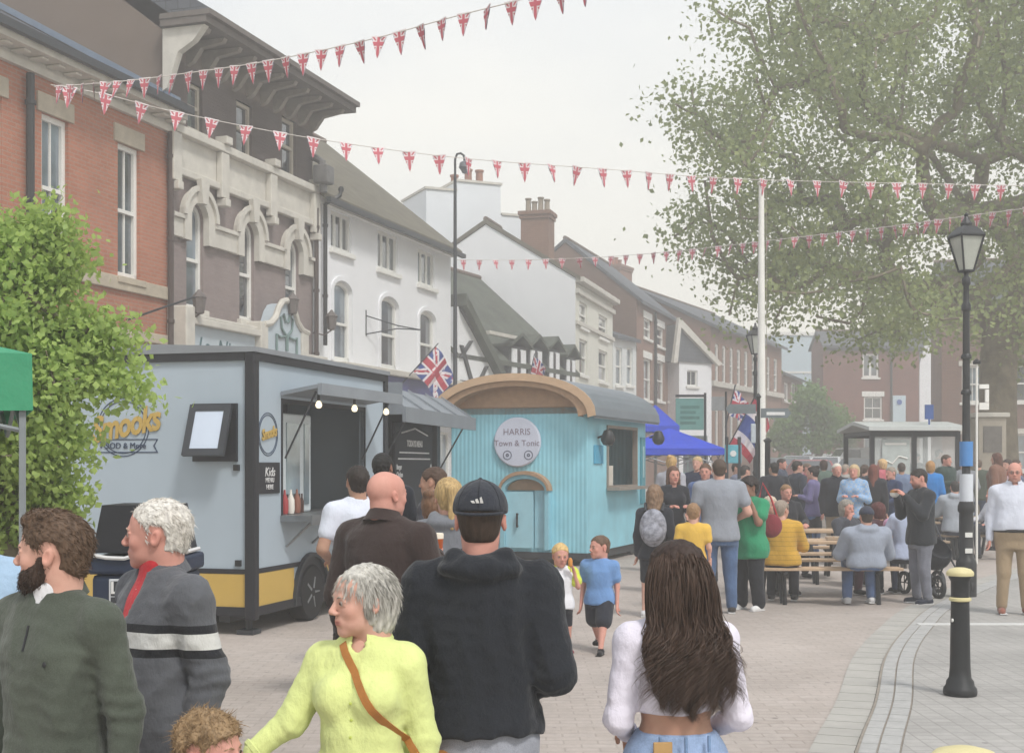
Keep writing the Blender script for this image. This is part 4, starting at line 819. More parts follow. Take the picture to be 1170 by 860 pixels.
# flag helpers
fr_red, fr_wht, fr_blu = M('flag_red', '#b23e4e', .8, .08), M('flag_white', '#dcd6d8', .8, .05), M('flag_blue', '#3c4f8f', .8, .08)
pn_m = [M('faded_red', '#b9606b', .85, .1), M('faded_white', '#dbcfd1', .85, .05), M('faded_blue', '#8d8fae', .85, .08)]
def clip(poly, tri):
    for i in range(len(tri)):
        a, b_ = tri[i], tri[(i+1) % len(tri)]; out = []
        ins = lambda p: (b_[0]-a[0])*(p[1]-a[1])-(b_[1]-a[1])*(p[0]-a[0]) >= -1e-9
        for j in range(len(poly)):
            p, q = poly[j-1], poly[j]; ip, iq = ins(p), ins(q)
            if ip != iq:
                d1 = (b_[0]-a[0])*(p[1]-a[1])-(b_[1]-a[1])*(p[0]-a[0]); d2 = (b_[0]-a[0])*(q[1]-a[1])-(b_[1]-a[1])*(q[0]-a[0]); s_ = d1/(d1-d2)
                out.append((p[0]+(q[0]-p[0])*s_, p[1]+(q[1]-p[1])*s_))
            if iq: out.append(q)
        poly = out
        if not poly: return []
    return poly
def bar(a, b_, w_):
    d = Vector((b_[0]-a[0], b_[1]-a[1])).normalized(); n_ = Vector((-d.y, d.x))*w_/2
    return [(a[0]-n_.x, a[1]-n_.y), (b_[0]-n_.x, b_[1]-n_.y), (b_[0]+n_.x, b_[1]+n_.y), (a[0]+n_.x, a[1]+n_.y)]
def union(mb, shape, W_, H_, cx, cz, th=.0015):
    q = [([(cx-W_, cz-H_), (cx+W_, cz-H_), (cx+W_, cz+H_), (cx-W_, cz+H_)], 2)]
    a, b_, c, d = (cx-W_/2, cz-H_/2), (cx+W_/2, cz+H_/2), (cx-W_/2, cz+H_/2), (cx+W_/2, cz-H_/2)
    q += [(bar(a, b_, H_*.2), 1), (bar(c, d, H_*.2), 1), (bar(a, b_, H_*.07), 0), (bar(c, d, H_*.07), 0), ([(cx-W_*.14, cz-H_), (cx+W_*.14, cz-H_), (cx+W_*.14, cz+H_), (cx-W_*.14, cz+H_)], 1), ([(cx-W_, cz-H_*.16), (cx+W_, cz-H_*.16), (cx+W_, cz+H_*.16), (cx-W_, cz+H_*.16)], 1), ([(cx-W_*.085, cz-H_), (cx+W_*.085, cz-H_), (cx+W_*.085, cz+H_), (cx-W_*.085, cz+H_)], 0), ([(cx-W_, cz-H_*.1), (cx+W_, cz-H_*.1), (cx+W_, cz+H_*.1), (cx-W_, cz+H_*.1)], 0)]
    for k, (p, mi) in enumerate(q):
        p = clip(p, shape)
        if len(p) > 2:
            for sgn in (-1, 1): mb.add([(x_, sgn*th*(k+1)*.6, z_) for x_, z_ in p], [tuple(range(len(p)))], mi)
pm = MB(); pm_w, pm_h = .22, .31; union(pm, [(-pm_w/2, 0), (0, -pm_h), (pm_w/2, 0)], .24, .30, 0, -.10)
pm.box(-pm_w/2, pm_w/2, -.004, .004, 0, .018, 1)
pen = pm.build('pennant', pn_m, None, fix=False); pen_me = pen.data; bpy.data.objects.remove(pen)
bunt = M('bunting_string', '#c9c3bd', .8, .1)
def bunting(label, ctl, sp, sc=1.0):
    pts = catm([P(*c) for c in ctl], 14); t = thing('bunting', label, 'bunting', pts[0], 0, 'strings of union flag bunting across the street')
    o = pts[0]; mb = MB(); mb.tube([p-o for p in pts], .007, 5, caps=False); mb.build('string', bunt, t)
    acc = sp*.5; 
    for a, b_ in zip(pts[:-1], pts[1:]):
        l = (b_-a).length
        while acc < l:
            p = a.lerp(b_, acc/l); f = bpy.data.objects.new('pennant', pen_me); COL.objects.link(f); f.parent = t; f.location = p-o; d = (b_-a)
            f.rotation_euler = (random.gauss(0, .16), -math.atan2(d.z, math.hypot(d.x, d.y)) + random.gauss(0, .07), math.atan2(d.y, d.x)+random.gauss(0, .28)); s_ = sc*random.uniform(.94, 1.05); f.scale = (s_, s_, s_); acc += sp
        acc -= l
bunting('highest string of union flag bunting rising to the top edge of the photo', [(62, 99, 19), (130, 94, 18), (190, 87, 17.3), (300, 71, 16.2), (420, 46, 15.2), (520, 19, 14.5), (610, -4, 14), (740, -42, 13.3), (1000, -130, 12.5)], .30, .82)
bunting('long middle string of union flag bunting running from the red brick shop to the tree', [(58, 97, 19.8), (120, 108, 20), (200, 128, 20.4), (350, 157, 21), (520, 180, 22), (700, 194, 23.5), (830, 204, 25), (1000, 209, 25.5), (1250, 214, 26)], .535, 1.02)
bunting('lowest string of union flag bunting, tied between the swan neck lamp and the right side', [(520, 297, 33), (600, 297, 33.5), (700, 293, 33), (800, 284, 31), (878, 275, 29), (1008, 260, 26), (1104, 247, 23), (1250, 228, 20)], .43, .86)
def hangflag(name, label, u, v, Y, pts_, W_, H_, rot, kind='union', pole=None):
    t = thing(name, label, 'flag', P(u, v, Y), rot)
    mb = MB(); sh = [(0, 0), (W_, 0), (W_, H_), (0, H_)]
    if kind == 'union': union(mb, sh, W_, H_, W_/2, H_/2)
    else:
        for k, mi in enumerate((0, 1, 2, 1, 0)):
            a = (0, .17, .33, .67, .83, 1); mb.box(0, W_, -.002, .002, H_*a[k]+.0005, H_*a[k+1], mi)
    bm = bmesh.new(); me = bpy.data.meshes.new('t'); me.from_pydata(mb.v, [], mb.f); me.polygons.foreach_set('material_index', mb.m); bm.from_mesh(me)
    for i in range(10): bmesh.ops.bisect_plane(bm, geom=bm.verts[:]+bm.edges[:]+bm.faces[:], plane_co=(W_*(i+.5)/10, 0, 0), plane_no=(1, 0, 0))
    for i in range(6): bmesh.ops.bisect_plane(bm, geom=bm.verts[:]+bm.edges[:]+bm.faces[:], plane_co=(0, 0, H_*(i+.5)/6), plane_no=(0, 0, 1))
    T = Matrix.Rotation(pts_, 4, 'Y')
    for q in bm.verts:
        f = q.co.x/W_; q.co.y += .11*H_*math.sin(f*9+q.co.z*3)*min(1, f*2)+.02*math.sin(f*23); q.co.z -= .35*H_*f*f*(.4+.6*q.co.z/H_); q.co.x *= .8
        q.co = T @ q.co
    bm.to_mesh(me); me.name = 'cloth'
    for m_ in (fr_red, fr_wht, fr_blu): me.materials.append(m_)
    o = bpy.data.objects.new('cloth', me); COL.objects.link(o); o.parent = t
    if pole: MB().tube([T @ Vector((0, 0, -pole)), T @ Vector((0, 0, H_+.12))], .016, 6).build('pole', darkm, t)
    return t
hangflag('union_flag', 'large union flag draped from a slanting pole on the white building', 472, 424, 36.5, R(42), 1.25, .95, R(15), pole=.5)
hangflag('union_flag', 'small union flag hanging in front of the timber framed house dormers', 604, 436, 42, R(12), .55, .8, R(0), pole=.2)
hangflag('striped_flag', 'red white and blue striped flag hanging in folds beside the flagpole', 833, 508, 29, R(28), .75, 1.15, R(-10), 'stripe', pole=.6)
hangflag('union_flag', 'faded union flag above the striped flag by the terrace', 832, 474, 30, R(15), .5, .6, R(20), pole=.3)
# teal hanging sign etc
def board(name, label, u0, v0, u1, v1, Y, mat, post=None, cat='sign', th=.05):
    t = thing(name, label, cat, (X((u0+u1)/2, Y), Y, gz(Y))); x0, x1 = X(u0, Y)-X((u0+u1)/2, Y), X(u1, Y)-X((u0+u1)/2, Y); g = gz(Y)
    MB().bbox(x0, x1, -th/2, th/2, Z(v1, Y)-g, Z(v0, Y)-g, .01).build('board', mat, t)
    mb = MB()
    for px in (post or [x1+.04]): mb.tube([(px, .0, 0), (px, 0, Z(v0, Y)-g+.15)], .035, 8)
    mb.build('post', darkm, t, True); return t, x0, x1
tealm = M('teal_board', '#6fa59f', .6, .1, 3)
t, x0, x1 = board('hanging_sign', 'large teal sign board on a post above the blue gazebo', 772, 455, 804, 491, 36, tealm); 
g = gz(36); mb = MB()
for k in range(4): mb.box(x0+.12, x1-.12-.1*(k % 2), -.032, -.026, Z(465+k*6, 36)-g-.04, Z(465+k*6, 36)-g+.04)
mb.build('faded_print', M('teal_print', '#56867f', .7), t)
MB().box(x0, x1, -.06, .06, Z(454, 36)-g+.01, Z(452, 36)-g+.03).build('crossbar', darkm, t)
t, x0, x1 = board('shop_sign', 'small white rectangular sign on the brick terrace', 813, 453, 828, 469, 40, M('pale_sign', '#b9bcc2', .6)); text('lettering', 'THE\nOLD\nSHOP', .12, darkm, t, TR(0, -.03, Z(461, 40)-gz(40)), .002) if False else None
board('traffic_box_sign', 'white box sign with a black camera emblem on a post under the finger post', 858, 484, 869, 506, 25, M('sign_pale', '#b4bcc4', .6), post=[.02])
Y = 25; t = thing('finger_post', 'black finger post with two signs beside the flagpole', 'signpost', (X(866.5, Y), Y, 0))
MB().lathe([(.06, 0), (.06, .9), (.04, 1), (.035, 2.95), (.06, 2.98), (.01, 3.05)], 10).build('post', blackm, t, True)
for sx in (-1, 1):
    f = MB(); a, b_ = (sx*.05, sx*.62); f.prism([(a, 2.58), (b_*.9, 2.58), (b_, 2.67), (b_*.9, 2.76), (a, 2.76)] if sx > 0 else [(a, 2.66), (b_*.9, 2.66), (b_, 2.75), (b_*.9, 2.84), (a, 2.84)], -.02, .02); f = f.build('finger', M('finger_grey', '#6b7478', .6), t)
    MB().box(min(a, b_)*1 if sx < 0 else .15, (-.15 if sx < 0 else .5), -.026, -.021, (2.63 if sx > 0 else 2.72), (2.69 if sx > 0 else 2.78)).build('plate_line', cl_, f) if sx > 0 else None
t = thing('utility_post', 'plain black post standing close to the right of the flagpole', 'post', (X(877, 26), 26, 0)); MB().lathe([(.1, 0), (.1, .6), (.06, .7), (.055, Z(500, 26)-.1), (.09, Z(500, 26)-.05), (.02, Z(500, 26))], 12).build('post', blackm, t, True)
t = board('teal_banner', 'light teal banner with a pale emblem standing right of the blue gazebo', 828, 508, 847, 529, 25, M('banner_teal', '#5ba4b4', .6), post=[-.12, .12])[0]
MB().lathe([(.06, -.002), (.06, .004)], 12, T=Matrix.Translation((0, -.03, Z(518, 25))) @ Matrix.Rotation(PI/2, 4, 'X')).build('emblem', cl_, t)
# gazebos
def gazebo(name, label, x, y, w_, d, he, hp, mat, val=.25, rz=0, legm=None, group=None):
    t = thing(name, label, 'gazebo', (x, y, gz(y)), rz, group); mb = MB(); n = 6; c = (w_/2, d/2, hp)
    edge = [(0, 0), (w_, 0), (w_, d), (0, d)]; ring = []
    for i in range(4):
        a, b_ = edge[i], edge[(i+1) % 4]
        for k in range(n): ring.append((a[0]+(b_[0]-a[0])*k/n, a[1]+(b_[1]-a[1])*k/n))
    N = len(ring); rows = [(0, he), (.3, None), (.65, None), (.97, None)]; vs = []
    for fr_, _ in rows:
        for (px, py) in ring:
            cor = 1-min(abs(((px-w_/2)/(w_/2))), 1)*min(abs((py-d/2)/(d/2)), 1); sag = .06*math.sin(PI*fr_)*cor
            vs.append((px+(c[0]-px)*fr_, py+(c[1]-py)*fr_, he+(hp-he)*fr_-sag))
    fs = [(j*N+i, j*N+(i+1) % N, (j+1)*N+(i+1) % N, (j+1)*N+i) for j in range(3) for i in range(N)]+[tuple(3*N+i for i in range(N))]
    vs2 = [(px, py, he) for px, py in ring]+[(px+random.uniform(-.01, .01), py+random.uniform(-.015, .015), he-val+random.uniform(-.01, .01)) for px, py in ring]; o = len(vs)
    fs += [(o+i, o+(i+1) % N, o+N+(i+1) % N, o+N+i) for i in range(N)]; mb.add(vs+vs2, fs); cn_ = mb.build('canopy', mat, t)
    md = cn_.modifiers.new('s', 'SOLIDIFY'); md.thickness = .008
    for (px, py) in ((.04, .04), (w_-.04, .04), (w_-.04, d-.04), (.04, d-.04)):
        m2 = MB(); m2.box(px-.015, px+.015, py-.015, py+.015, .01, he-.03); m2.box(px-.024, px+.024, py-.024, py+.024, .9, 1.0); m2.box(px-.05, px+.05, py-.05, py+.05, 0, .012); m2.build('leg', legm or steelm, t)
    mb = MB()
    for i in range(4):
        a, b_ = [(.04, .04), (w_-.04, .04), (w_-.04, d-.04), (.04, d-.04)][i], [(w_-.04, .04), (w_-.04, d-.04), (.04, d-.04), (.04, .04)][i]
        for s_ in (0, 1): mb.tube([(a[0], a[1], he-.06-.3*s_), ((a[0]+b_[0])/2, (a[1]+b_[1])/2, he-.36+.3*s_), (b_[0], b_[1], he-.06-.3*s_)], .012, 5)
    mb.build('truss', legm or steelm, t); return t
grn = M('green_canvas', '#3c8f6a', .75, .1, 2, .3, .03); blu = M('blue_canvas', '#2f49c4', .7, .1, 2, .3, .03)
gazebo('green_gazebo', 'green gazebo with a steel leg, only one corner in view at the left edge', X(41, 6.2)-2.9*math.cos(R(24)), 6.15-2.9*math.sin(R(24)), 2.9, 2.6, Z(405, 6.2), Z(405, 6.2)+.4, grn, .27, rz=R(24), legm=M('grey_steel_leg', '#7f8588', .5, .1))
gazebo('blue_gazebo', 'bright blue pitched gazebo just right of the turquoise hut', X(716, 27.5), 27.5, 2.05, 2.2, Z(512, 27.5), Z(487, 27.5), blu, .14, group='blue gazebos')
gazebo('blue_gazebo', 'taller blue gazebo peak half hidden behind the curved hut roof', X(728, 34), 34, 1.1, 1.5, Z(488, 34), Z(462, 34), blu, .15, group='blue gazebos')
# litter bin
Y = 7.4; t = thing('litter_bin', 'navy street litter bin with a black hood and white bag rim behind the two men', 'litter bin', (X(104, Y), Y, 0)); w_ = .46
nv = M('navy_plastic', '#1f2c44', .5, .1, 5)
k = Z(632, Y); mb = MB(); mb.bbox(0, w_+.04, 0, .5, .02, k-.12, .03); mb.bbox(-.02, w_+.06, -.02, .52, k-.118, k-.02, .02); mb.build('body', nv, t)
mb = MB(); mb.prism([(.0, k+.0), (.055, Z(577, Y)), (w_-.03, Z(577, Y)), (w_+.03, k)], .02, .46); mb.build('hood', M('bin_black', '#202229', .5, .1), t)
mb = MB(); mb.tube([(-.02, -.03, k-.0), (.1, -.035, k-.022), (.2, -.04, k-.025), (.32, -.035, k+.01), (.44, -.02, k+.02), (.5, .1, k+.0), (.5, .45, k)], .012, 6); mb.build('bag_rim', cl_, t, True)
px, pz = X(125, Y)-X(104, Y), Z(661, Y); mb = MB(); mb.bbox(px, px+.32, -.012, .0, pz-.30, pz, .004); lb = mb.build('notice', M('notice_white', '#c9cbd1', .6), t)
mb = MB(); mb.box(px+.012, px+.3, -.016, -.013, pz-.095, pz-.012); mb.box(px+.012, px+.3, -.016, -.013, pz-.135, pz-.102); mb.build('notice_band', darkm, lb)
text('lettering', 'LITTER', .095, cl_, lb, TR(px+.155, -.018, pz-.052), .002, bold=.002); text('lettering', 'PLEASE', .035, cl_, lb, TR(px+.155, -.018, pz-.118), .001)
mb = MB(); mb.box(px+.03, px+.1, -.015, -.013, pz-.28, pz-.15); mb.box(px+.12, px+.2, -.015, -.013, pz-.25, pz-.15); mb.build('picture', M('orange_print', '#b98e6e', .7), lb)
# bus shelter
Y = 30.5; xa, xb = X(997, Y), X(1095, Y); t = thing('bus_shelter', 'dark framed glass bus shelter with a pale roof behind the crowd', 'bus shelter', (xa, Y, .03)); w_ = xb-xa; H = Z(492, Y)-.03
mb = MB()
for i, f_ in enumerate((0, .49, 1)):
    mb.box(w_*f_-.05, w_*f_+.05, 0, .09, 0, H); mb.box(w_*f_-.05, w_*f_+.05, 2.4, 2.49, 0, H)
for yy in (0.01, 2.41): mb.box(.05, w_-.05, yy, yy+.07, H-.13, H); mb.box(.05, w_-.05, yy, yy+.07, .9, .98)
for xx in (-.04, w_-.04): mb.box(xx, xx+.08, .09, 2.4, H-.1, H-.002); mb.box(xx, xx+.08, .09, 2.4, .9, .98)
mb.build('frame', tblack, t)
gm_ = bpy.data.materials.new('shelter_glass'); n_, b_ = nodes(gm_); b_.inputs['Base Color'].default_value = (.75, .8, .8, 1); b_.inputs['Roughness'].default_value = .1; b_.inputs['Alpha'].default_value = .3
for f0, f1 in ((0, .49), (.49, 1)): MB().box(w_*f0+.06, w_*f1-.06, .035, .047, .99, H-.14).build('pane', gm_, t); MB().box(w_*f0+.06, w_*f1-.06, 2.435, 2.447, .2, H-.14).build('pane', gm_, t)
mb = MB(); prismx(mb, [(-.25, H+.003), (1.2, H+.17), (2.75, H+.003), (2.75, H+.09), (1.2, H+.25), (-.25, H+.09)], -.15, w_+.15); mb.build('roof', M('shelter_roof', '#c3c7c6', .6, .06, 3), t)
mb = MB(); mb.box(.22, w_*.49-.12, -.02, .025, 1.3, H-.2); po = mb.build('timetable', M('poster_grey', '#b3bbb9', .6, .15, 6), t); mb = MB(); mb.tube([(.3, -.03, 1.75), (.45, -.03, 1.68), (.6, -.03, 1.85), (.8, -.03, 1.8)], .02, 4); mb.box(.28, w_*.49-.2, -.028, -.022, H-.33, H-.28); mb.box(.25, w_*.49-.15, -.028, -.022, 1.32, 1.38); mb.build('map_print', white, po)
mb = MB(); mb.box(w_*.66, w_*.66+.2, .3, .34, H+.28, H+.62); mb.box(w_*.66+.08, w_*.66+.12, .31, .33, H+.1, H+.28); mb.build('bus_sign', M('bus_blue', '#33528f', .5), t)
# stone gate pier / kiosk by the tree
Y = 33; t = thing('stone_kiosk', 'pale stone kiosk with a dark recessed panel beside the big tree trunk', 'kiosk', (X(1118, Y), Y, .03)); w_ = X(1150, Y)-X(1118, Y)
mb = MB(); H = Z(478, Y); mb.bbox(0, w_, 0, .9, 0, H, .02); mb.build('body', M('kiosk_stone', '#a79f92', .85, .1, 4), t); mb = MB(); mb.bbox(-.07, w_+.07, -.07, .97, H+.002, H+.12, .02); mb.build('cap', cream, t)
mb = MB(); mb.box(.12, w_-.12, -.02, -.001, Z(518, Y), Z(488, Y)); mb.build('panel', M('kiosk_panel', '#6f6a65', .6), t)
t = thing('low_stone_wall', 'pale stone bollard shaped block standing in front of the kiosk', 'stone block', (X(1090, 31), 31, .03)); MB().bbox(.8, 1.6, 0, .5, 0, 1.1, .03).build('body', stone, t)
# road sign post right of the lamp
Y = 22; t = thing('road_sign', 'white road sign post behind the black lamp post', 'signpost', (X(1116, Y), Y, .03)); MB().tube([(0, 0, 0), (0, 0, Z(418, Y))], .02, 8).build('post', white, t, True)
MB().lathe([(.06, Z(418, Y)), (.07, Z(415, Y)), (.01, Z(412, Y))], 10).build('finial', blackm, t, True); mb = MB(); mb.box(.04, .2, -.02, .02, Z(470, Y), Z(462, Y)); mb.box(.14, .2, -.02, .02, Z(461.5, Y), Z(447, Y)); mb.box(.04, .2, -.02, .02, Z(446, Y), Z(441, Y)); mb.build('bracket', white, t)
# picnic tables
plank = M('bleached_plank', '#b99f84', .8, .15, 6, .2); woodd = M('weathered_plank', '#96836f', .85, .15, 6, .2)
def picnic(label, x0, x1, yc, g='picnic tables on the street', mat=plank, hgt=.74):
    t = thing('picnic_table', label, 'picnic table', ((x0+x1)/2, yc, gz(yc)), 0, g); h = (x1-x0)/2
    mb = MB()
    for k in range(5): mb.bbox(-h, h, -.36+k*.145, -.36+k*.145+.135, hgt-.035, hgt, .006)
    mb.build('tabletop', mat, t)
    for s_ in (-1, 1):
        mb = MB()
        for k in range(2): mb.bbox(-h, h, s_*.72-.135+k*.14, s_*.72-.005+k*.14, .415, .45, .006)
        mb.build('bench', mat, t)
    for s_ in (-1, 1):
        mb = MB(); x_ = s_*(h-.28)
        for a in (-1, 1): mb.tube([(x_, a*.78, 0), (x_, a*.72, .41)], .028, 6); mb.tube([(x_, a*.62, 0.0), (x_, a*.3, hgt-.035)], .028, 6)
        mb.tube([(x_, -.85, .395), (x_, .85, .395)], .025, 6); mb.tube([(x_, -.35, hgt-.05), (x_, .35, hgt-.05)], .025, 6)
        mb.build('leg', blackm, t)
    return t
picnic('nearest picnic table, where the man in the pale hoodie and the mustard jacket sit', X(868, 16), X(1027, 16), 16.65)
picnic('empty pale wooden picnic table behind the mustard jacket', X(903, 19), X(962, 19)+.3, 19.3)
picnic('picnic table under the far lamp post side, with people in grey and white seated', X(1070, 23.5), X(1165, 23.5), 24.0, mat=woodd)
picnic('picnic table in the middle of the crowd near the bus shelter', X(985, 23), X(1050, 23), 22.2, mat=woodd)
# parked cars
def car(label, u, Y, c, rz, s=1.0, van=False):
    t = thing('parked_car', label, 'van' if van else 'car', (X(u, Y), Y, gz(Y)), rz, 'vehicles parked at the end of the street'); mt = M('car_'+c, c, .3, .05, 3, .02, spec=.7)
    pr = [(-2.05, .32), (-2.1, .6), (-2.0, .86), (-1.2, .98), (-.55, 1.42), (.75, 1.48), (1.65, 1.12), (2.0, 1.0), (2.1, .7), (2.05, .32)] if not van else [(-2.3, .35), (-2.35, .9), (-1.7, 1.15), (-1.2, 1.85), (2.2, 1.95), (2.3, 1.6), (2.3, .35)]
    n = len(pr); hw = .86; mb = MB(); vs = []
    for yy, k in ((-hw, 0), (-hw*.97, 1), (hw*.97, 1), (hw, 0)):
        for (x_, z_) in pr: zz = z_ if z_ < 1 or k == 0 else z_; vs.append((x_, (yy if z_ < 1.05 else yy*.80), z_))
    N = n; fs = [tuple(range(n)), tuple(range(3*n, 4*n))[::-1]]+[(r_*n+i, r_*n+(i+1) % n, (r_+1)*n+(i+1) % n, (r_+1)*n+i) for r_ in range(3) for i in range(n)]; mb.add(vs, fs); mb.build('body', mt, t, True)
    a = MB()
    if not van:
        for sy in (-1, 1): a.add([(-1.05, sy*.81, 1.02), (-.5, sy*.70, 1.38), (.7, sy*.70, 1.42), (1.45, sy*.79, 1.12)], [(0, 1, 2, 3)])
        a.add([(-1.19, -.7, 1.02), (-1.19, .7, 1.02), (-.6, .6, 1.42), (-.6, -.6, 1.42)], [(0, 1, 2, 3)]); a.add([(.82, -.6, 1.475), (.82, .6, 1.475), (1.62, .68, 1.155), (1.62, -.68, 1.155)], [(0, 1, 2, 3)])
    else: a.add([(-1.72, -.68, 1.18), (-1.72, .68, 1.18), (-1.24, .62, 1.8), (-1.24, -.62, 1.8)], [(0, 1, 2, 3)]); [a.add([(-1.4, sy*.8, 1.2), (-1.1, sy*.70, 1.75), (-.4, sy*.70, 1.75), (-.4, sy*.8, 1.2)], [(0, 1, 2, 3)]) for sy in (-1, 1)]
    a.build('window', PANES[2], t, fix=False)
    for x_ in (-1.3, 1.3):
        for sy in (-1, 1): wheel(t, x_, sy*.8, .32, .32, .2, n=14)
    for sy in (-1, 1): MB().bbox(-2.12, -2.0, sy*.55-.2, sy*.55+.2, .62, .78, .03).build('headlight', cl_, t)
    t.scale = (s, s, s); return t
for a_ in (('small green hatchback parked nearest the terrace', 893, 62, '#4c5f58', 1.4), ('silver car parked behind the green hatchback', 912, 70, '#a7abb0', 1.3), ('red car parked in front of the silver ones', 928, 55, '#9c2f38', 1.5),
           ('white car parked behind the red car', 945, 66, '#cfd2d4', 1.2), ('pale silver estate car in the middle of the row', 962, 73, '#b9bdc1', .3), ('black car parked before the bus shelter', 982, 60, '#26282d', 1.1), ('light grey car farthest along the row', 935, 80, '#c2c6c8', .2)):
    car(a_[0], a_[1], a_[2], a_[3], a_[4])
car('white van parked just left of the bus shelter', 985, 72, '#d6d8d8', .15, van=True)
# ================================================================== trees
def leafmat(key, c, tr=.45, var=.35, sc=.5):
    if key in _M: return _M[key]
    m = bpy.data.materials.new(key); nt, b = nodes(m); c = lin(c)
    n1 = noise(nt, sc, 4); n2 = noise(nt, sc*14, 2)
    a = mixc(nt, ramp(nt, n1, [(.3, 0.), (.7, 1.)]), tuple(x*(1-var) for x in c), tuple(x*(1+var) for x in c))
    a = mixc(nt, ramp(nt, n2, [(.3, 0.), (.75, .6)]), a, (c[0]*1.5, c[1]*1.35, c[2]*.9))
    nt.links.new(a, b.inputs['Base Color']); b.inputs['Roughness'].default_value = .6; b.inputs['Specular IOR Level'].default_value = .25
    t = nt.nodes.new('ShaderNodeBsdfTranslucent'); nt.links.new(a, t.inputs[0]); mx = nt.nodes.new('ShaderNodeMixShader'); mx.inputs[0].default_value = tr
    nt.links.new(b.outputs[0], mx.inputs[1]); nt.links.new(t.outputs[0], mx.inputs[2])
    out = [n for n in nt.nodes if n.type == 'OUTPUT_MATERIAL'][0]; nt.links.new(mx.outputs[0], out.inputs[0]); _M[key] = m; return m
def leaves(name, C, size, mat, parent, droop=.3):
    """C: (n,3) leaf positions; every leaf is a small folded blade of its own"""
    n = len(C); rn = NR.normal(size=(n, 3)); rn[:, 2] -= droop; a = rn/np.linalg.norm(rn, axis=1)[:, None]
    r2 = NR.normal(size=(n, 3)); b = np.cross(a, r2); b /= np.linalg.norm(b, axis=1)[:, None]; c = np.cross(a, b)
    s = size*NR.uniform(.65, 1.25, n)[:, None]
    V = np.stack([C, C+a*s*.5+b*s*.36+c*s*.07, C+a*s, C+a*s*.5-b*s*.36+c*s*.07], 1).reshape(-1, 3)
    me = bpy.data.meshes.new(name); me.vertices.add(4*n); me.vertices.foreach_set('co', V.astype('f').ravel())
    i = np.arange(n)*4; F = np.stack([i, i+1, i+2, i, i+2, i+3], 1).ravel()
    me.loops.add(6*n); me.loops.foreach_set('vertex_index', F.astype('i')); me.polygons.add(2*n); me.polygons.foreach_set('loop_start', (np.arange(2*n)*3).astype('i'))
    try: me.polygons.foreach_set('loop_total', np.full(2*n, 3, 'i'))
    except Exception: pass
    me.update(calc_edges=True); me.materials.append(mat); o = bpy.data.objects.new(name, me); COL.objects.link(o); o.parent = parent; return o
barkm = M('plane_bark', '#857b6b', .95, .3, 3, .5, .03)
def grow(name, label, base, trunk, centers, r0, leafn, spread, lsize, mat, cat='tree', group=None, tmin=.02, power=2.3, bark=None, droop=.3):
    """trunk: list of points (relative), centers: (n,3) tips the limbs reach for"""
    t = thing(name, label, cat, base, 0, group); nodes_ = [Vector(p) for p in trunk]; par = [-1]+list(range(len(trunk)-1)); root = nodes_[-1]
    order = sorted(range(len(centers)), key=lambda i: (Vector(centers[i])-root).length); tips = []
    for i in order:
        c = Vector(centers[i]); best = min(range(max(0, len(trunk)-2), len(nodes_)), key=lambda k: (nodes_[k]-c).length+.22*(nodes_[k]-root).length)
        a = nodes_[best]; d = (c-a).length; m = max(1, int(d/ (spread*1.1))); pk = best
        for k in range(1, m+1):
            q = a.lerp(c, k/m); bow = math.sin(PI*k/m)*d*.08
            q = q+Vector((random.gauss(0, .05*d/m), random.gauss(0, .05*d/m), -bow+random.gauss(0, .04*d/m))); nodes_.append(q); par.append(pk); pk = len(nodes_)-1
        tips.append(pk)
    n = len(nodes_); load = [0.0]*n
    for k in tips: load[k] += 1
    for k in range(n-1, -1, -1):
        if par[k] >= 0: load[par[k]] += load[k]
    tot = load[0]; rad = [max(tmin, r0*(l/tot)**(1/power)) for l in load]
    kids = {}
    for k in range(n): kids.setdefault(par[k], []).append(k)
    mb = MB(); stack = [0]
    def chain(k):
        pts, rr = [nodes_[k]], [rad[k]]
        if par[k] >= 0: pts.insert(0, nodes_[par[k]]); rr.insert(0, min(rad[par[k]], rad[k]*1.25))
        while k in kids:
            ch = sorted(kids[k], key=lambda c: -load[c]); stack.extend(ch[1:]); k = ch[0]; pts.append(nodes_[k]); rr.append(rad[k])
        mb.tube(pts, rr, 10 if rr[0] > .12 else 5, caps=True)
    while stack: chain(stack.pop())
    mb.build('trunk', bark or barkm, t, True)
    T = np.array([nodes_[k] for k in range(n) if rad[k] < r0*.28]); pick = NR.integers(0, len(T), leafn)
    C = T[pick]+NR.normal(size=(leafn, 3))*spread*np.array([1, 1, .8])
    leaves('crown', C, lsize, mat, t, droop); return t
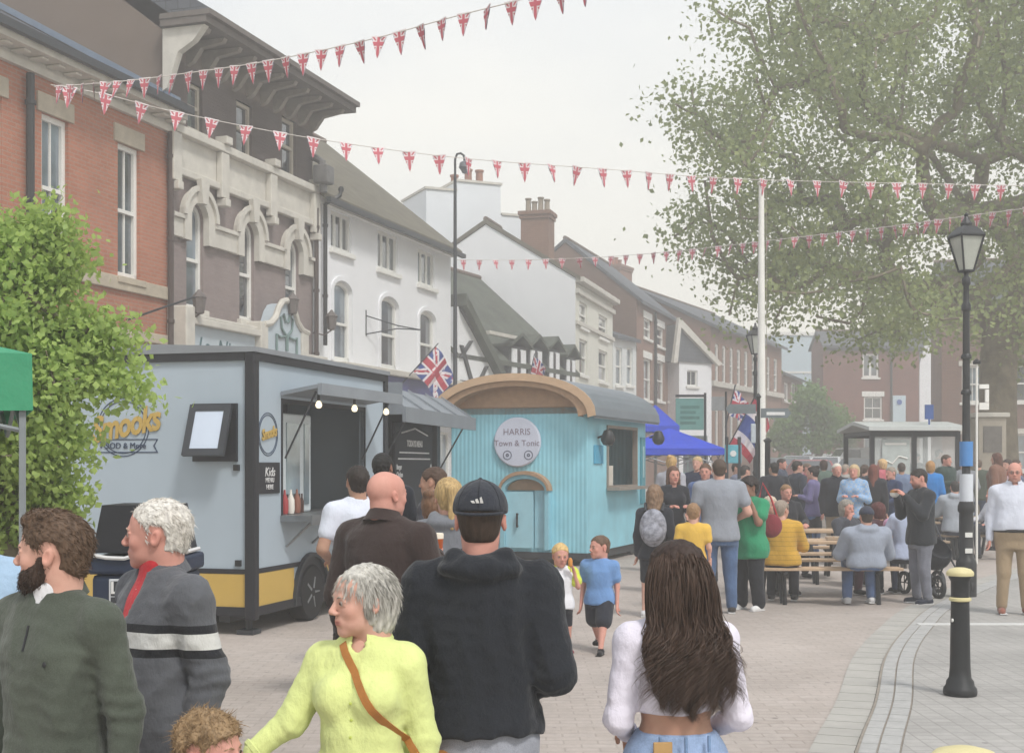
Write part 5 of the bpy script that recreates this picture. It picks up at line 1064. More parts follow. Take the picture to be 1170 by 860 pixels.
# ---- the big plane tree on the right
Yt = 38.0; bx = X(1142, Yt); base = (bx, Yt, .12)
def rel(u, v, y): q = P(u, v, y); return (q.x-base[0], q.y-base[1], q.z-base[2])
outl = [(1175, -60), (1000, -90), (905, -20), (870, 20), (815, 60), (785, 95), (762, 112), (770, 140), (820, 160), (838, 200), (800, 232), (768, 245), (775, 285), (800, 300), (820, 335), (850, 372), (885, 392), (935, 388), (985, 392), (1045, 398), (1085, 392), (1130, 400), (1180, 410), (1330, 380), (1480, 260), (1500, 60), (1400, -120)]
def inside(x, y, poly):
    c = False
    for i in range(len(poly)):
        (x1, y1), (x2, y2) = poly[i-1], poly[i]
        if (y1 > y) != (y2 > y) and x < (x2-x1)*(y-y1)/(y2-y1)+x1: c = not c
    return c
cent = []; tr = 0
while len(cent) < 560 and tr < 30000:
    tr += 1; u, v = random.uniform(760, 1490), random.uniform(-190, 410)
    if not inside(u, v, outl): continue
    hx = (u-1142)/375; dep = math.sqrt(max(.05, 1-min(1, hx*hx)))*8.0; y = Yt+random.uniform(-1, 1)*dep
    k = y/Yt; q = rel(1142+(u-1142)/k, 530+(v-530)/k, y)
    if q[2] < 4.0: continue
    if any((Vector(q)-Vector(c)).length < .72 for c in cent): continue
    cent.append(q)
leafg = leafmat('plane_leaf', '#8d9970', .45, .3, .35)
grow('plane_tree', 'huge old plane tree with thin young foliage filling the right side of the view', base,
     [(0, 0, 0), (.02, 0, 1.5), (-.05, 0, 3.0), (0, .1, 4.4), (.05, 0, 5.6)], cent, .52, 105000, .50, .155, leafg, droop=.5, tmin=.028)
# ---- bright lime tree at the left
Yl = 8.6; base = (X(5, Yl), Yl, 0)
lobes = [(62, 258, 30), (20, 268, 34), (-30, 300, 50), (45, 318, 50), (75, 290, 24), (-10, 370, 60), (55, 385, 50), (100, 378, 30), (126, 384, 16), (60, 440, 55), (110, 425, 22), (146, 436, 15), (0, 450, 60), (78, 500, 30), (45, 520, 55), (68, 570, 24), (0, 530, 60), (50, 590, 34), (10, 610, 40), (-70, 400, 80), (-90, 500, 80), (-60, 260, 50)]
cent = []
for (u, v, r) in lobes:
    for _ in range(max(5, int(r*r/95))):
        th, ph = random.uniform(0, 2*PI), math.acos(random.uniform(-1, 1)); q = random.uniform(.25, .85)
        cent.append(rel(u+r*q*math.cos(th)*math.sin(ph), v+r*q*math.cos(ph), Yl+r*q*.006*math.sin(th)*math.sin(ph)*1.3))
lime = leafmat('lime_leaf', '#a2b972', .5, .25, 1.2)
grow('lime_tree', 'bright lime green young tree in full leaf beside the green gazebo at the left edge', base, [(0, 0, 0), (.02, 0, .6), (.05, 0, 1.2), (0, .05, 1.7)], cent, .09, 34000, .095, .056, lime, tmin=.006, droop=.7)
# dark hedge foliage low at the left
base = (X(8, 10.2), 10.2, 0); cent = [(random.uniform(-1.0, .32), random.uniform(-.3, .3), random.uniform(.15, 1.45)) for _ in range(140)]
grow('dark_shrub', 'dark green shrub filling the gap beneath the lime tree', base, [(0, 0, 0), (0, 0, .3), (0, 0, .6)], cent, .05, 9000, .07, .06, leafmat('dark_leaf', '#3e5a35', .3, .3, 2), 'shrub', tmin=.005)
# green bush by the far houses and small ones
Yb = 75; base = (X(935, Yb), Yb, gz(Yb)); cent = []
for (u, v, r) in ((925, 470, 22), (945, 480, 24), (905, 480, 16), (925, 452, 14), (962, 494, 14), (900, 500, 16), (935, 500, 24)):
    for _ in range(16): a_ = random.uniform(0, 2*PI); q = random.uniform(.1, .8); cent.append(rel(u+r*q*math.cos(a_), v+r*q*math.sin(a_), Yb+random.uniform(-1, 1)))
grow('round_bushy_tree', 'round bushy green tree at the end of the street before the pale blue building', base, [(0, 0, 0), (0, 0, .8), (0, 0, 1.4)], cent, .2, 9000, .3, .24, leafmat('bush_leaf', '#6f8f52', .4, .25, .8))
# ================================================================== people: smooth distance-field bodies meshed with surface nets
F32 = np.float32
def v3(a): return np.array(a, dtype=float)
class Field:
    def __init__(s, lo, hi, res):
        s.lo = v3(lo); s.res = res; s.n = np.maximum(4, np.ceil((v3(hi)-s.lo)/res).astype(int)+1)
        s.ax = [(s.lo[i]+res*np.arange(s.n[i])).astype(F32) for i in range(3)]; s.F = np.full(s.n, .5, F32)
    def box(s, lo, hi):
        a = [max(0, int((lo[i]-s.lo[i])/s.res)) for i in range(3)]; b = [min(s.n[i], int((hi[i]-s.lo[i])/s.res)+2) for i in range(3)]
        if any(b[i] <= a[i] for i in range(3)): return None
        sl = tuple(slice(a[i], b[i]) for i in range(3)); return sl, s.ax[0][sl[0]][:, None, None], s.ax[1][sl[1]][None, :, None], s.ax[2][sl[2]][None, None, :]
    def op(s, prim, k=.01, mode='u', pad=None):
        lo, hi, fn = prim; m = k*1.5+s.res*3 if pad is None else pad
        r = s.box(v3(lo)-m, v3(hi)+m)
        if r is None: return s
        sl, x, y, z = r; d = fn(x, y, z).astype(F32); f = s.F[sl]
        if mode == 'u': h = np.clip(.5+.5*(f-d)/k, 0, 1); s.F[sl] = f*(1-h)+d*h-k*h*(1-h)
        elif mode == 's': h = np.clip(.5-.5*(f+d)/k, 0, 1); s.F[sl] = f*(1-h)-d*h+k*h*(1-h)
        return s
    def cut(s, fn, k=.004):       # keep where fn < 0
        x, y, z = s.ax[0][:, None, None], s.ax[1][None, :, None], s.ax[2][None, None, :]; d = fn(x, y, z).astype(F32)
        d = np.broadcast_to(d, s.F.shape); h = np.clip(.5-.5*(s.F-d)/k, 0, 1); s.F = s.F*(1-h)+d*h+k*h*(1-h); return s
    def disp(s, fn):
        x, y, z = s.ax[0][:, None, None], s.ax[1][None, :, None], s.ax[2][None, None, :]; s.F = s.F-fn(x, y, z).astype(F32); return s
    def mesh(s):
        F = s.F.copy()
        for i in range(3):
            for e in (0, -1):
                q = [slice(None)]*3; q[i] = e; F[tuple(q)] = np.maximum(F[tuple(q)], .01)
        sg = F < 0; nx, ny, nz = F.shape
        c = np.zeros((nx-1, ny-1, nz-1), int)
        for dx in (0, 1):
            for dy in (0, 1):
                for dz in (0, 1): c += sg[dx:nx-1+dx, dy:ny-1+dy, dz:nz-1+dz]
        act = (c > 0) & (c < 8); idx = np.full(act.shape, -1, int); A = np.argwhere(act); idx[act] = np.arange(len(A))
        if not len(A): return np.zeros((0, 3)), np.zeros((0, 4), int)
        acc = np.zeros((len(A), 3)); cnt = np.zeros(len(A)); cor = [(dx, dy, dz) for dx in (0, 1) for dy in (0, 1) for dz in (0, 1)]
        val = {q: F[A[:, 0]+q[0], A[:, 1]+q[1], A[:, 2]+q[2]].astype(float) for q in cor}
        for q in cor:
            for i in range(3):
                if q[i] == 0:
                    r = list(q); r[i] = 1; r = tuple(r); a, b = val[q], val[r]; m = (a < 0) != (b < 0); t = np.where(m, a/np.where(m, a-b, 1), 0)
                    p = np.array(q, float)[None, :].repeat(len(A), 0); p[:, i] += t; acc += p*m[:, None]; cnt += m
        V = s.lo+s.res*(A+acc/cnt[:, None]); Q = []
        for i in range(3):
            j, k = [(1, 2), (2, 0), (0, 1)][i]; sh = [slice(None)]*3; sh2 = [slice(None)]*3; sh[i] = slice(0, -1); sh2[i] = slice(1, None)
            a, b = sg[tuple(sh)], sg[tuple(sh2)]; E = np.argwhere(a != b); E = E[(E[:, j] > 0) & (E[:, k] > 0) & (E[:, j] < F.shape[j]-1) & (E[:, k] < F.shape[k]-1)]
            if not len(E): continue
            ins = a[E[:, 0], E[:, 1], E[:, 2]]; o = []
            for dj, dk in ((-1, -1), (0, -1), (0, 0), (-1, 0)):
                e = E.copy(); e[:, j] += dj; e[:, k] += dk; o.append(idx[e[:, 0], e[:, 1], e[:, 2]])
            q = np.stack(o, 1); q[~ins] = q[~ins][:, ::-1]; Q.append(q)
        Q = np.concatenate(Q); return V, Q[(Q >= 0).all(1)]
def cone(a, b, ra, rb, sq=None):
    a, b = v3(a), v3(b); R_ = max(ra, rb); d = b-a; L2 = max(d @ d, 1e-9)
    def fn(x, y, z):
        t = np.clip(((x-a[0])*d[0]+(y-a[1])*d[1]+(z-a[2])*d[2])/L2, 0, 1)
        return np.sqrt((x-a[0]-t*d[0])**2+(y-a[1]-t*d[1])**2+(z-a[2]-t*d[2])**2)-(ra+(rb-ra)*t)
    return np.minimum(a, b)-R_, np.maximum(a, b)+R_, fn
def ell(c, r, rot=None):
    c, r = v3(c), v3(r); R_ = r.max() if rot is not None else r; Mx = np.array(rot) if rot is not None else np.eye(3)
    def fn(x, y, z):
        x, y, z = x-c[0], y-c[1], z-c[2]
        if rot is not None: x, y, z = (Mx[0, i]*x+Mx[1, i]*y+Mx[2, i]*z for i in range(3)) if False else (Mx[0, 0]*x+Mx[1, 0]*y+Mx[2, 0]*z, Mx[0, 1]*x+Mx[1, 1]*y+Mx[2, 1]*z, Mx[0, 2]*x+Mx[1, 2]*y+Mx[2, 2]*z)
        k0 = np.sqrt((x/r[0])**2+(y/r[1])**2+(z/r[2])**2); k1 = np.sqrt((x/r[0]**2)**2+(y/r[1]**2)**2+(z/r[2]**2)**2)
        return k0*(k0-1)/np.maximum(k1, 1e-6)
    return c-R_, c+R_, fn
def loft(tab, o, ax, ay, az, e=0):
    """tab rows: (z, halfwidth, halfdepth, y offset) in the frame o, ax, ay, az"""
    T = np.array(tab, float); o, ax, ay, az = map(v3, (o, ax, ay, az)); zmax, zmin = T[-1, 0], T[0, 0]; w = T[:, 1].max()+e
    ends = [o+az*zmin, o+az*zmax]
    def fn(x, y, z):
        x, y, z = x-o[0], y-o[1], z-o[2]; X_ = x*ax[0]+y*ax[1]+z*ax[2]; Y_ = x*ay[0]+y*ay[1]+z*ay[2]; Z_ = x*az[0]+y*az[1]+z*az[2]
        a = np.interp(Z_, T[:, 0], T[:, 1])+e; b = np.interp(Z_, T[:, 0], T[:, 2])+e; c = np.interp(Z_, T[:, 0], T[:, 3])
        q = (np.abs(X_/a)**2.35+np.abs((Y_-c)/b)**2.35)**(1/2.35); d = (q-1)*np.minimum(a, b)
        return np.maximum(d, np.maximum(Z_-zmax-e, zmin-e-Z_))
    return np.minimum(*ends)-w, np.maximum(*ends)+w, fn
def waves(seed, scale, amp, st=(1, 1, 1), n=7, ridged=True):
    r = np.random.default_rng(seed); K = r.normal(size=(n, 3))*np.array(st)/scale; ph = r.uniform(0, 6.28, n); am = r.uniform(.5, 1, n); am /= am.sum()
    def fn(x, y, z):
        wx = x+.25*scale*np.sin(z/scale*1.3+ph[0]); wz = z+.25*scale*np.sin(x/scale*1.7+ph[1]); o = 0
        for i in range(n):
            s_ = np.sin(K[i, 0]*wx+K[i, 1]*y+K[i, 2]*wz+ph[i]); o = o+am[i]*((1-np.abs(s_))*2-1 if ridged else s_)
        return amp*o
    return fn
def link(name, V, Q, mats, parent, T=None, cols=None, mi=None, smooth=True):
    if T is not None: Tm = np.array(T); V = V @ Tm[:3, :3].T+Tm[:3, 3]
    me = bpy.data.meshes.new(name); me.from_pydata(V.tolist(), [], Q.tolist()); me.update()
    for m in (mats if isinstance(mats, list) else [mats]): me.materials.append(m)
    if mi is not None: me.polygons.foreach_set('material_index', mi)
    if smooth: me.polygons.foreach_set('use_smooth', np.ones(len(me.polygons), bool))
    if cols is not None:
        a = me.color_attributes.new('Col', 'FLOAT_COLOR', 'POINT'); a.data.foreach_set('color', np.concatenate([cols, np.ones((len(cols), 1))], 1).astype(F32).ravel())
    o = bpy.data.objects.new(name, me); COL.objects.link(o); o.parent = parent; return o
def skinmat():
    if 'skin' in _M: return _M['skin']
    m = bpy.data.materials.new('skin'); nt, b = nodes(m); a = nt.nodes.new('ShaderNodeVertexColor'); a.layer_name = 'Col'
    n1 = noise(nt, 40, 3); n2 = noise(nt, 9, 3); c = mixc(nt, ramp(nt, n1, [(.3, .12), (.7, 0.)]), a.outputs[0], (.25, .07, .05)); c = mixc(nt, ramp(nt, n2, [(.4, 0.), (.8, .25)]), c, (.55, .2, .15))
    nt.links.new(c, b.inputs['Base Color']); b.inputs['Roughness'].default_value = .6; b.inputs['Specular IOR Level'].default_value = .28
    n3 = noise(nt, 160, 2); bumpn(nt, b, n3, .12, .002); _M['skin'] = m; return m
def hairmat(c):
    key = 'hair_'+c
    if key in _M: return _M[key]
    m = bpy.data.materials.new(key); nt, b = nodes(m); cc = lin(c); t = nt.nodes.new('ShaderNodeTexCoord'); mp = nt.nodes.new('ShaderNodeMapping'); mp.inputs['Scale'].default_value = (90, 90, 14); nt.links.new(t.outputs['Object'], mp.inputs[0])
    n1 = noise(nt, 1, 4, mp.outputs[0]); n2 = noise(nt, 11, 3); a = mixc(nt, ramp(nt, n1, [(.3, 0.), (.7, 1.)]), tuple(x*.55 for x in cc), tuple(min(.8, x*1.3) for x in cc)); a = mixc(nt, ramp(nt, n2, [(.35, 0.), (.7, .4)]), a, tuple(min(.8, x*1.45+.01) for x in cc))
    nt.links.new(a, b.inputs['Base Color']); b.inputs['Roughness'].default_value = .58; b.inputs['Specular IOR Level'].default_value = .28; bumpn(nt, b, n1, .5, .006); _M[key] = m; return m
def cloth(c, kind='', rough=.9):
    key = 'cloth_'+kind+c
    if key in _M: return _M[key]
    m = bpy.data.materials.new(key); nt, b = nodes(m); cc = lin(c)
    n1 = noise(nt, 5, 4); n2 = noise(nt, 60, 3); n3 = noise(nt, 420, 2)
    lo, hi = (.92, 1.07)
    if kind == 'denim': lo, hi = .62, 1.4
    if kind == 'knit': lo, hi = .75, 1.2
    a = mixc(nt, ramp(nt, n1, [(.3, 0.), (.7, 1.)]), tuple(x*lo for x in cc), tuple(min(1, x*hi) for x in cc)); a = mixc(nt, ramp(nt, n2, [(.35, 0.), (.75, .22)]), a, tuple(x*.8 for x in cc))
    if kind in ('knit', 'denim', 'sweat'): a = mixc(nt, ramp(nt, n3, [(.42, 0.), (.62, .4)]), a, tuple(min(1, x*1.6+.02) for x in cc))
    if kind == 'check':
        t = nt.nodes.new('ShaderNodeTexCoord'); ck = nt.nodes.new('ShaderNodeTexChecker'); ck.inputs['Scale'].default_value = 26; nt.links.new(t.outputs['Object'], ck.inputs[0]); a = mixc(nt, ck.outputs['Fac'], a, tuple(min(1, x*.45+.25) for x in cc))
    if kind == 'stripes':
        t = nt.nodes.new('ShaderNodeTexCoord'); s_ = nt.nodes.new('ShaderNodeSeparateXYZ'); nt.links.new(t.outputs['Object'], s_.inputs[0]); mm = nt.nodes.new('ShaderNodeMath'); mm.operation = 'MULTIPLY'; nt.links.new(s_.outputs[2], mm.inputs[0]); mm.inputs[1].default_value = 18; fr = nt.nodes.new('ShaderNodeMath'); fr.operation = 'FRACT'; nt.links.new(mm.outputs[0], fr.inputs[0])
        a = mixc(nt, ramp(nt, fr.outputs[0], [(0, 0.), (.78, 0.), (.86, .7), (.95, 0.)]), a, tuple(x*.35 for x in cc)); bumpn(nt, b, fr.outputs[0], .3, .01)
    if kind == 'cardigan':       # marl grey with one white band between two dark ones across chest and sleeves
        t = nt.nodes.new('ShaderNodeTexCoord'); s_ = nt.nodes.new('ShaderNodeSeparateXYZ'); nt.links.new(t.outputs['Object'], s_.inputs[0]); mr = nt.nodes.new('ShaderNodeMapRange'); mr.inputs[1].default_value = CARD_Z-.5; mr.inputs[2].default_value = CARD_Z+.5; nt.links.new(s_.outputs[2], mr.inputs[0])
        a = mixc(nt, ramp(nt, mr.outputs[0], [(0, 0.), (.448, 1.), (.474, 0.), (.524, 1.), (.552, 0.)], True), a, (.02, .021, .025)); a = mixc(nt, ramp(nt, mr.outputs[0], [(0, 0.), (.474, 1.), (.524, 0.)], True), a, (.62, .62, .6))
    nt.links.new(a, b.inputs['Base Color']); b.inputs['Roughness'].default_value = rough; b.inputs['Specular IOR Level'].default_value = .2
    b.inputs['Sheen Weight'].default_value = .15
    t = nt.nodes.new('ShaderNodeTexCoord'); mp = nt.nodes.new('ShaderNodeMapping'); mp.inputs['Scale'].default_value = (9, 9, 5); mp.inputs['Rotation'].default_value = (.4, .5, .2); nt.links.new(t.outputs['Object'], mp.inputs[0])
    nf = noise(nt, 1.3, 5, mp.outputs[0], .6); b1 = nt.nodes.new('ShaderNodeBump'); b1.inputs['Strength'].default_value = .5; b1.inputs['Distance'].default_value = .035; nt.links.new(nf, b1.inputs['Height'])
    b2 = nt.nodes.new('ShaderNodeBump'); b2.inputs['Strength'].default_value = .35; b2.inputs['Distance'].default_value = .002; nt.links.new(n3, b2.inputs['Height']); nt.links.new(b1.outputs[0], b2.inputs['Normal']); nt.links.new(b2.outputs[0], b.inputs['Normal'])
    _M[key] = m; return m
def strands(name, roots, paths_fn, width, mat, parent, T=None):
    """roots: (n,3); paths_fn(i-array, t) -> positions; ribbons of two crossed quads strips"""
    ts = np.linspace(0, 1, paths_fn.segs+1); Pp = np.stack([paths_fn(t) for t in ts], 1); n, m = Pp.shape[:2]
    d = np.gradient(Pp, axis=1); d /= np.maximum(np.linalg.norm(d, axis=2, keepdims=True), 1e-6); r = NR.normal(size=(n, 1, 3)); sd = np.cross(d, r); sd /= np.maximum(np.linalg.norm(sd, axis=2, keepdims=True), 1e-6)
    w_ = (width*np.minimum(1, (1.02-ts)*2.5))[None, :, None]; A, B = Pp-sd*w_, Pp+sd*w_; V = np.stack([A, B], 2).reshape(-1, 3)
    base = (np.arange(n)*m*2)[:, None]+np.arange(m-1)[None, :]*2; Q = np.stack([base, base+1, base+3, base+2], 2).reshape(-1, 4)
    return link(name, V, Q, mat, parent, T, smooth=True)
SKIN = {'fair': (.62, .37, .29), 'pink': (.60, .31, .25), 'tan': (.45, .27, .19), 'pale': (.66, .43, .35), 'brown': (.28, .16, .11)}
# ---- head in its own frame: chin at z=0, crown .23, face towards -y
def headfield(res, o):
    f = Field((-.12, -.14, -.10), (.12, .14, .26), res); w_ = o.get('wide', 1.0); jaw = o.get('jaw', 1.0)
    f.op(ell((0, .018, .143), (.074*w_, .095, .086)), .01); f.op(ell((0, -.040, .150), (.058*w_, .046, .055)), .03)
    f.op(ell((0, -.028, .092), (.060*w_, .062, .070)), .025); f.op(ell((0, -.034, .046), (.050*jaw, .052, .040)), .025); f.op(ell((0, -.070, .020), (.021*jaw, .018, .017)), .02)
    f.op(ell((0, .022, .06), (.055, .06, .06)), .03); f.op(cone((0, .03, .06), (0, .038, -.10), .054*jaw, .058*jaw), .02)
    if res < .007:
        f.op(cone((-.030, -.083, .134), (.030, -.083, .134), .009, .009), .014)
        for s_ in (-1, 1):
            f.op(ell((s_*.037, -.062, .090), (.021, .019, .020)), .02); f.op(ell((s_*.030, -.101, .119), (.017, .014, .011)), .008, 's')
            f.op(ell((s_*.030, -.077, .117), (.0165, .0125, .0125)), .004); f.op(cone((s_*.015, -.0875, .1235), (s_*.045, -.080, .122), .0058, .005), .003); f.op(cone((s_*.016, -.0868, .1095), (s_*.043, -.080, .1105), .0045, .004), .003)
        f.op(cone((0, -.088, .126), (0, -.108, .092), .0075, .0100), .010); f.op(ell((0, -.107, .088), (.012, .012, .010)), .006)
        for s_ in (-1, 1): f.op(ell((s_*.0125, -.101, .084), (.0085, .011, .0075)), .005); f.op(ell((s_*.007, -.108, .078), (.004, .005, .003)), .003, 's')
        f.op(ell((0, -.080, .054), (.027, .012, .019)), .014)
        f.op(cone((-.020, -.085, .056), (0, -.0925, .0585), .0035, .005), .005); f.op(cone((.020, -.085, .056), (0, -.0925, .0585), .0035, .005), .005)
        f.op(cone((-.015, -.085, .046), (.015, -.085, .046), .0055, .0055), .005); f.op(cone((-.022, -.094, .0520), (.022, -.094, .0520), .0022, .0022), .003, 's'); f.op(ell((0, -.092, .036), (.018, .006, .004)), .008, 's')
    else:
        f.op(cone((0, -.088, .122), (0, -.108, .088), .008, .014), .01)
        for s_ in (-1, 1): f.op(ell((s_*.030, -.098, .120), (.017, .014, .012)), .008, 's')
    for s_ in (-1, 1):
        rx = Matrix.Rotation(R(-12), 3, 'X') @ Matrix.Rotation(s_*R(18), 3, 'Z'); f.op(ell((s_*.077*w_, .014, .106), (.008, .0165, .028), rx), .006)
        if res < .007: f.op(ell((s_*.085*w_, .010, .109), (.006, .009, .016), rx), .004, 's')
    return f
def skincols(V, base, o):
    c = np.tile(np.array(base), (len(V), 1)); x, y, z = V.T
    g = lambda cx, cy, cz, r, st: np.clip(st*np.exp(-(((np.abs(x)-cx)**2+(y-cy)**2+(z-cz)**2)/r**2)), 0, 1)[:, None]
    lip = (np.exp(-((z-.0515)/.010)**4)*np.exp(-(x/.022)**4)*(y < -.086))[:, None]*((.30 if o.get('male', True) else .75)+(0 if o.get('fine', 1) else .3)); c = c*(1-lip)+np.array((.42, .12, .11))*lip
    for q in (g(.042, -.06, .085, .024, .32), g(0, -.112, .088, .014, .35), g(.085, .015, .108, .03, .35)): c = c*(1-q)+np.array((base[0]*.98, base[1]*.62, base[2]*.60))*q
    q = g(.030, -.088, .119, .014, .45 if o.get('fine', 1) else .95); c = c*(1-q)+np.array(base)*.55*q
    if o.get('stub'):
        q = (np.clip((.075-z)/.03, 0, 1)*np.clip((-y+.0)/.03, 0, 1))[:, None]*o['stub']; c = c*(1-q)+np.array((.12, .085, .07))*q
    return c
def hairline(z0=.168, side=-.018, nape=.035, ear=True, w_=1.0):
    def fn(x, y, z):
        fa = (z0-z)*.78+(-.082-y)*.62                        # front line rising to the forehead
        sb = side-y; k = np.minimum(fa, np.maximum(sb, .062-z)) # above the front line, or behind the sideburn
        k = np.maximum(k, (nape-z)+np.maximum(0, .04-y)*.9)
        if ear: k = np.maximum(k, .040-np.sqrt(((np.abs(x)-.085*w_)*.9)**2+(y-.012)**2*1.2+((z-.100)*.75)**2)+.0)
        return k
    return fn
def hairfield(style, res, o, seed):
    t = o.get('thick', .012); w_ = o.get('wide', 1.0); long_ = style in ('long', 'pony', 'bob', 'bun')
    lowz = {'long': -.50, 'bob': -.06, 'pony': -.30}.get(style, -.04); f = Field((-.16, -.16, lowz), (.16, .22, .29), res)
    f.op(ell((0, .018, .143), (.074*w_+t, .095+t, .086+t*1.2)), .01); f.op(ell((0, -.032, .156), (.058*w_+t*.8, .046+t*.8, .050+t*1.3)), .02); f.op(ell((0, .05, .085), (.058*w_+t*.5, .052+t*.5, .065)), .02)
    if style == 'quiff': f.op(ell((0, -.055, .212), (.052, .040, .026)), .02); f.op(ell((0, -.02, .225), (.055, .05, .022)), .02)
    if style == 'curly':
        for k in range(46):
            a, b = NR.uniform(0, 2*PI), NR.uniform(-.1, 1.35); q = (.074*math.cos(a)*math.cos(b), .012+.092*math.sin(a)*math.cos(b), .145+.086*math.sin(b)); r_ = NR.uniform(.016, .027); f.op(ell(q, (r_, r_, r_)), .012)
    z0 = o.get('z0', .168)
    if style == 'bald': f.cut(lambda x, y, z: np.maximum(hairline(.3, o.get('side', .0), .04)(x, y, z), z-.155-.0*x), .01)
    elif style == 'bob':
        f.op(ell((0, .02, .125), (.078+t, .098+t, .105)), .02); f.op(ell((0, .040, .07), (.072+t, .066+t, .095)), .02); f.cut(lambda x, y, z: np.maximum(np.minimum((z0-.012-z)*.9+(-.075-y)*.35, -.030-y+np.maximum(0, (.0-z))*.3), (.012-z)-.15*y), .012)
    elif style in ('long', 'pony', 'bun'):
        f.cut(lambda x, y, z: np.maximum(np.minimum((z0-z)*.8+(-.078-y)*.6, -.022-y), .03-z), .01)
        if style == 'long':
            f.op(cone((0, .055, .08), (0, .09, -.15), .07, .06), .04); f.op(cone((-.04, .05, .05), (-.05, .09, -.24), .040, .025), .03); f.op(cone((.04, .05, .05), (.05, .09, -.26), .040, .025), .03)
            for s_ in (-1, 1): f.op(cone((s_*.070, -.0, .13), (s_*.080, .01, -.08), .026, .025), .03)
        if style == 'pony': f.op(ell((0, .115, .17), (.028, .03, .028)), .01); f.op(cone((0, .125, .165), (0, .145, -.06), .030, .016), .02)
        if style == 'bun': f.op(ell((0, .09, .215), (.042, .042, .036)), .01)
    elif style == 'crop': f.cut(hairline(z0, -.02, .045, w_=w_), .005)
    else: f.cut(hairline(z0, o.get('side', -.022), .03, w_=w_), .008)
    if style != 'crop' and style != 'bald': f.disp(waves(seed, .012, o.get('tuft', .006 if res < .006 else .010), (1, .7, .35) if long_ else (1, .8, .8), 9))
    return f
GROUP_N = [0]
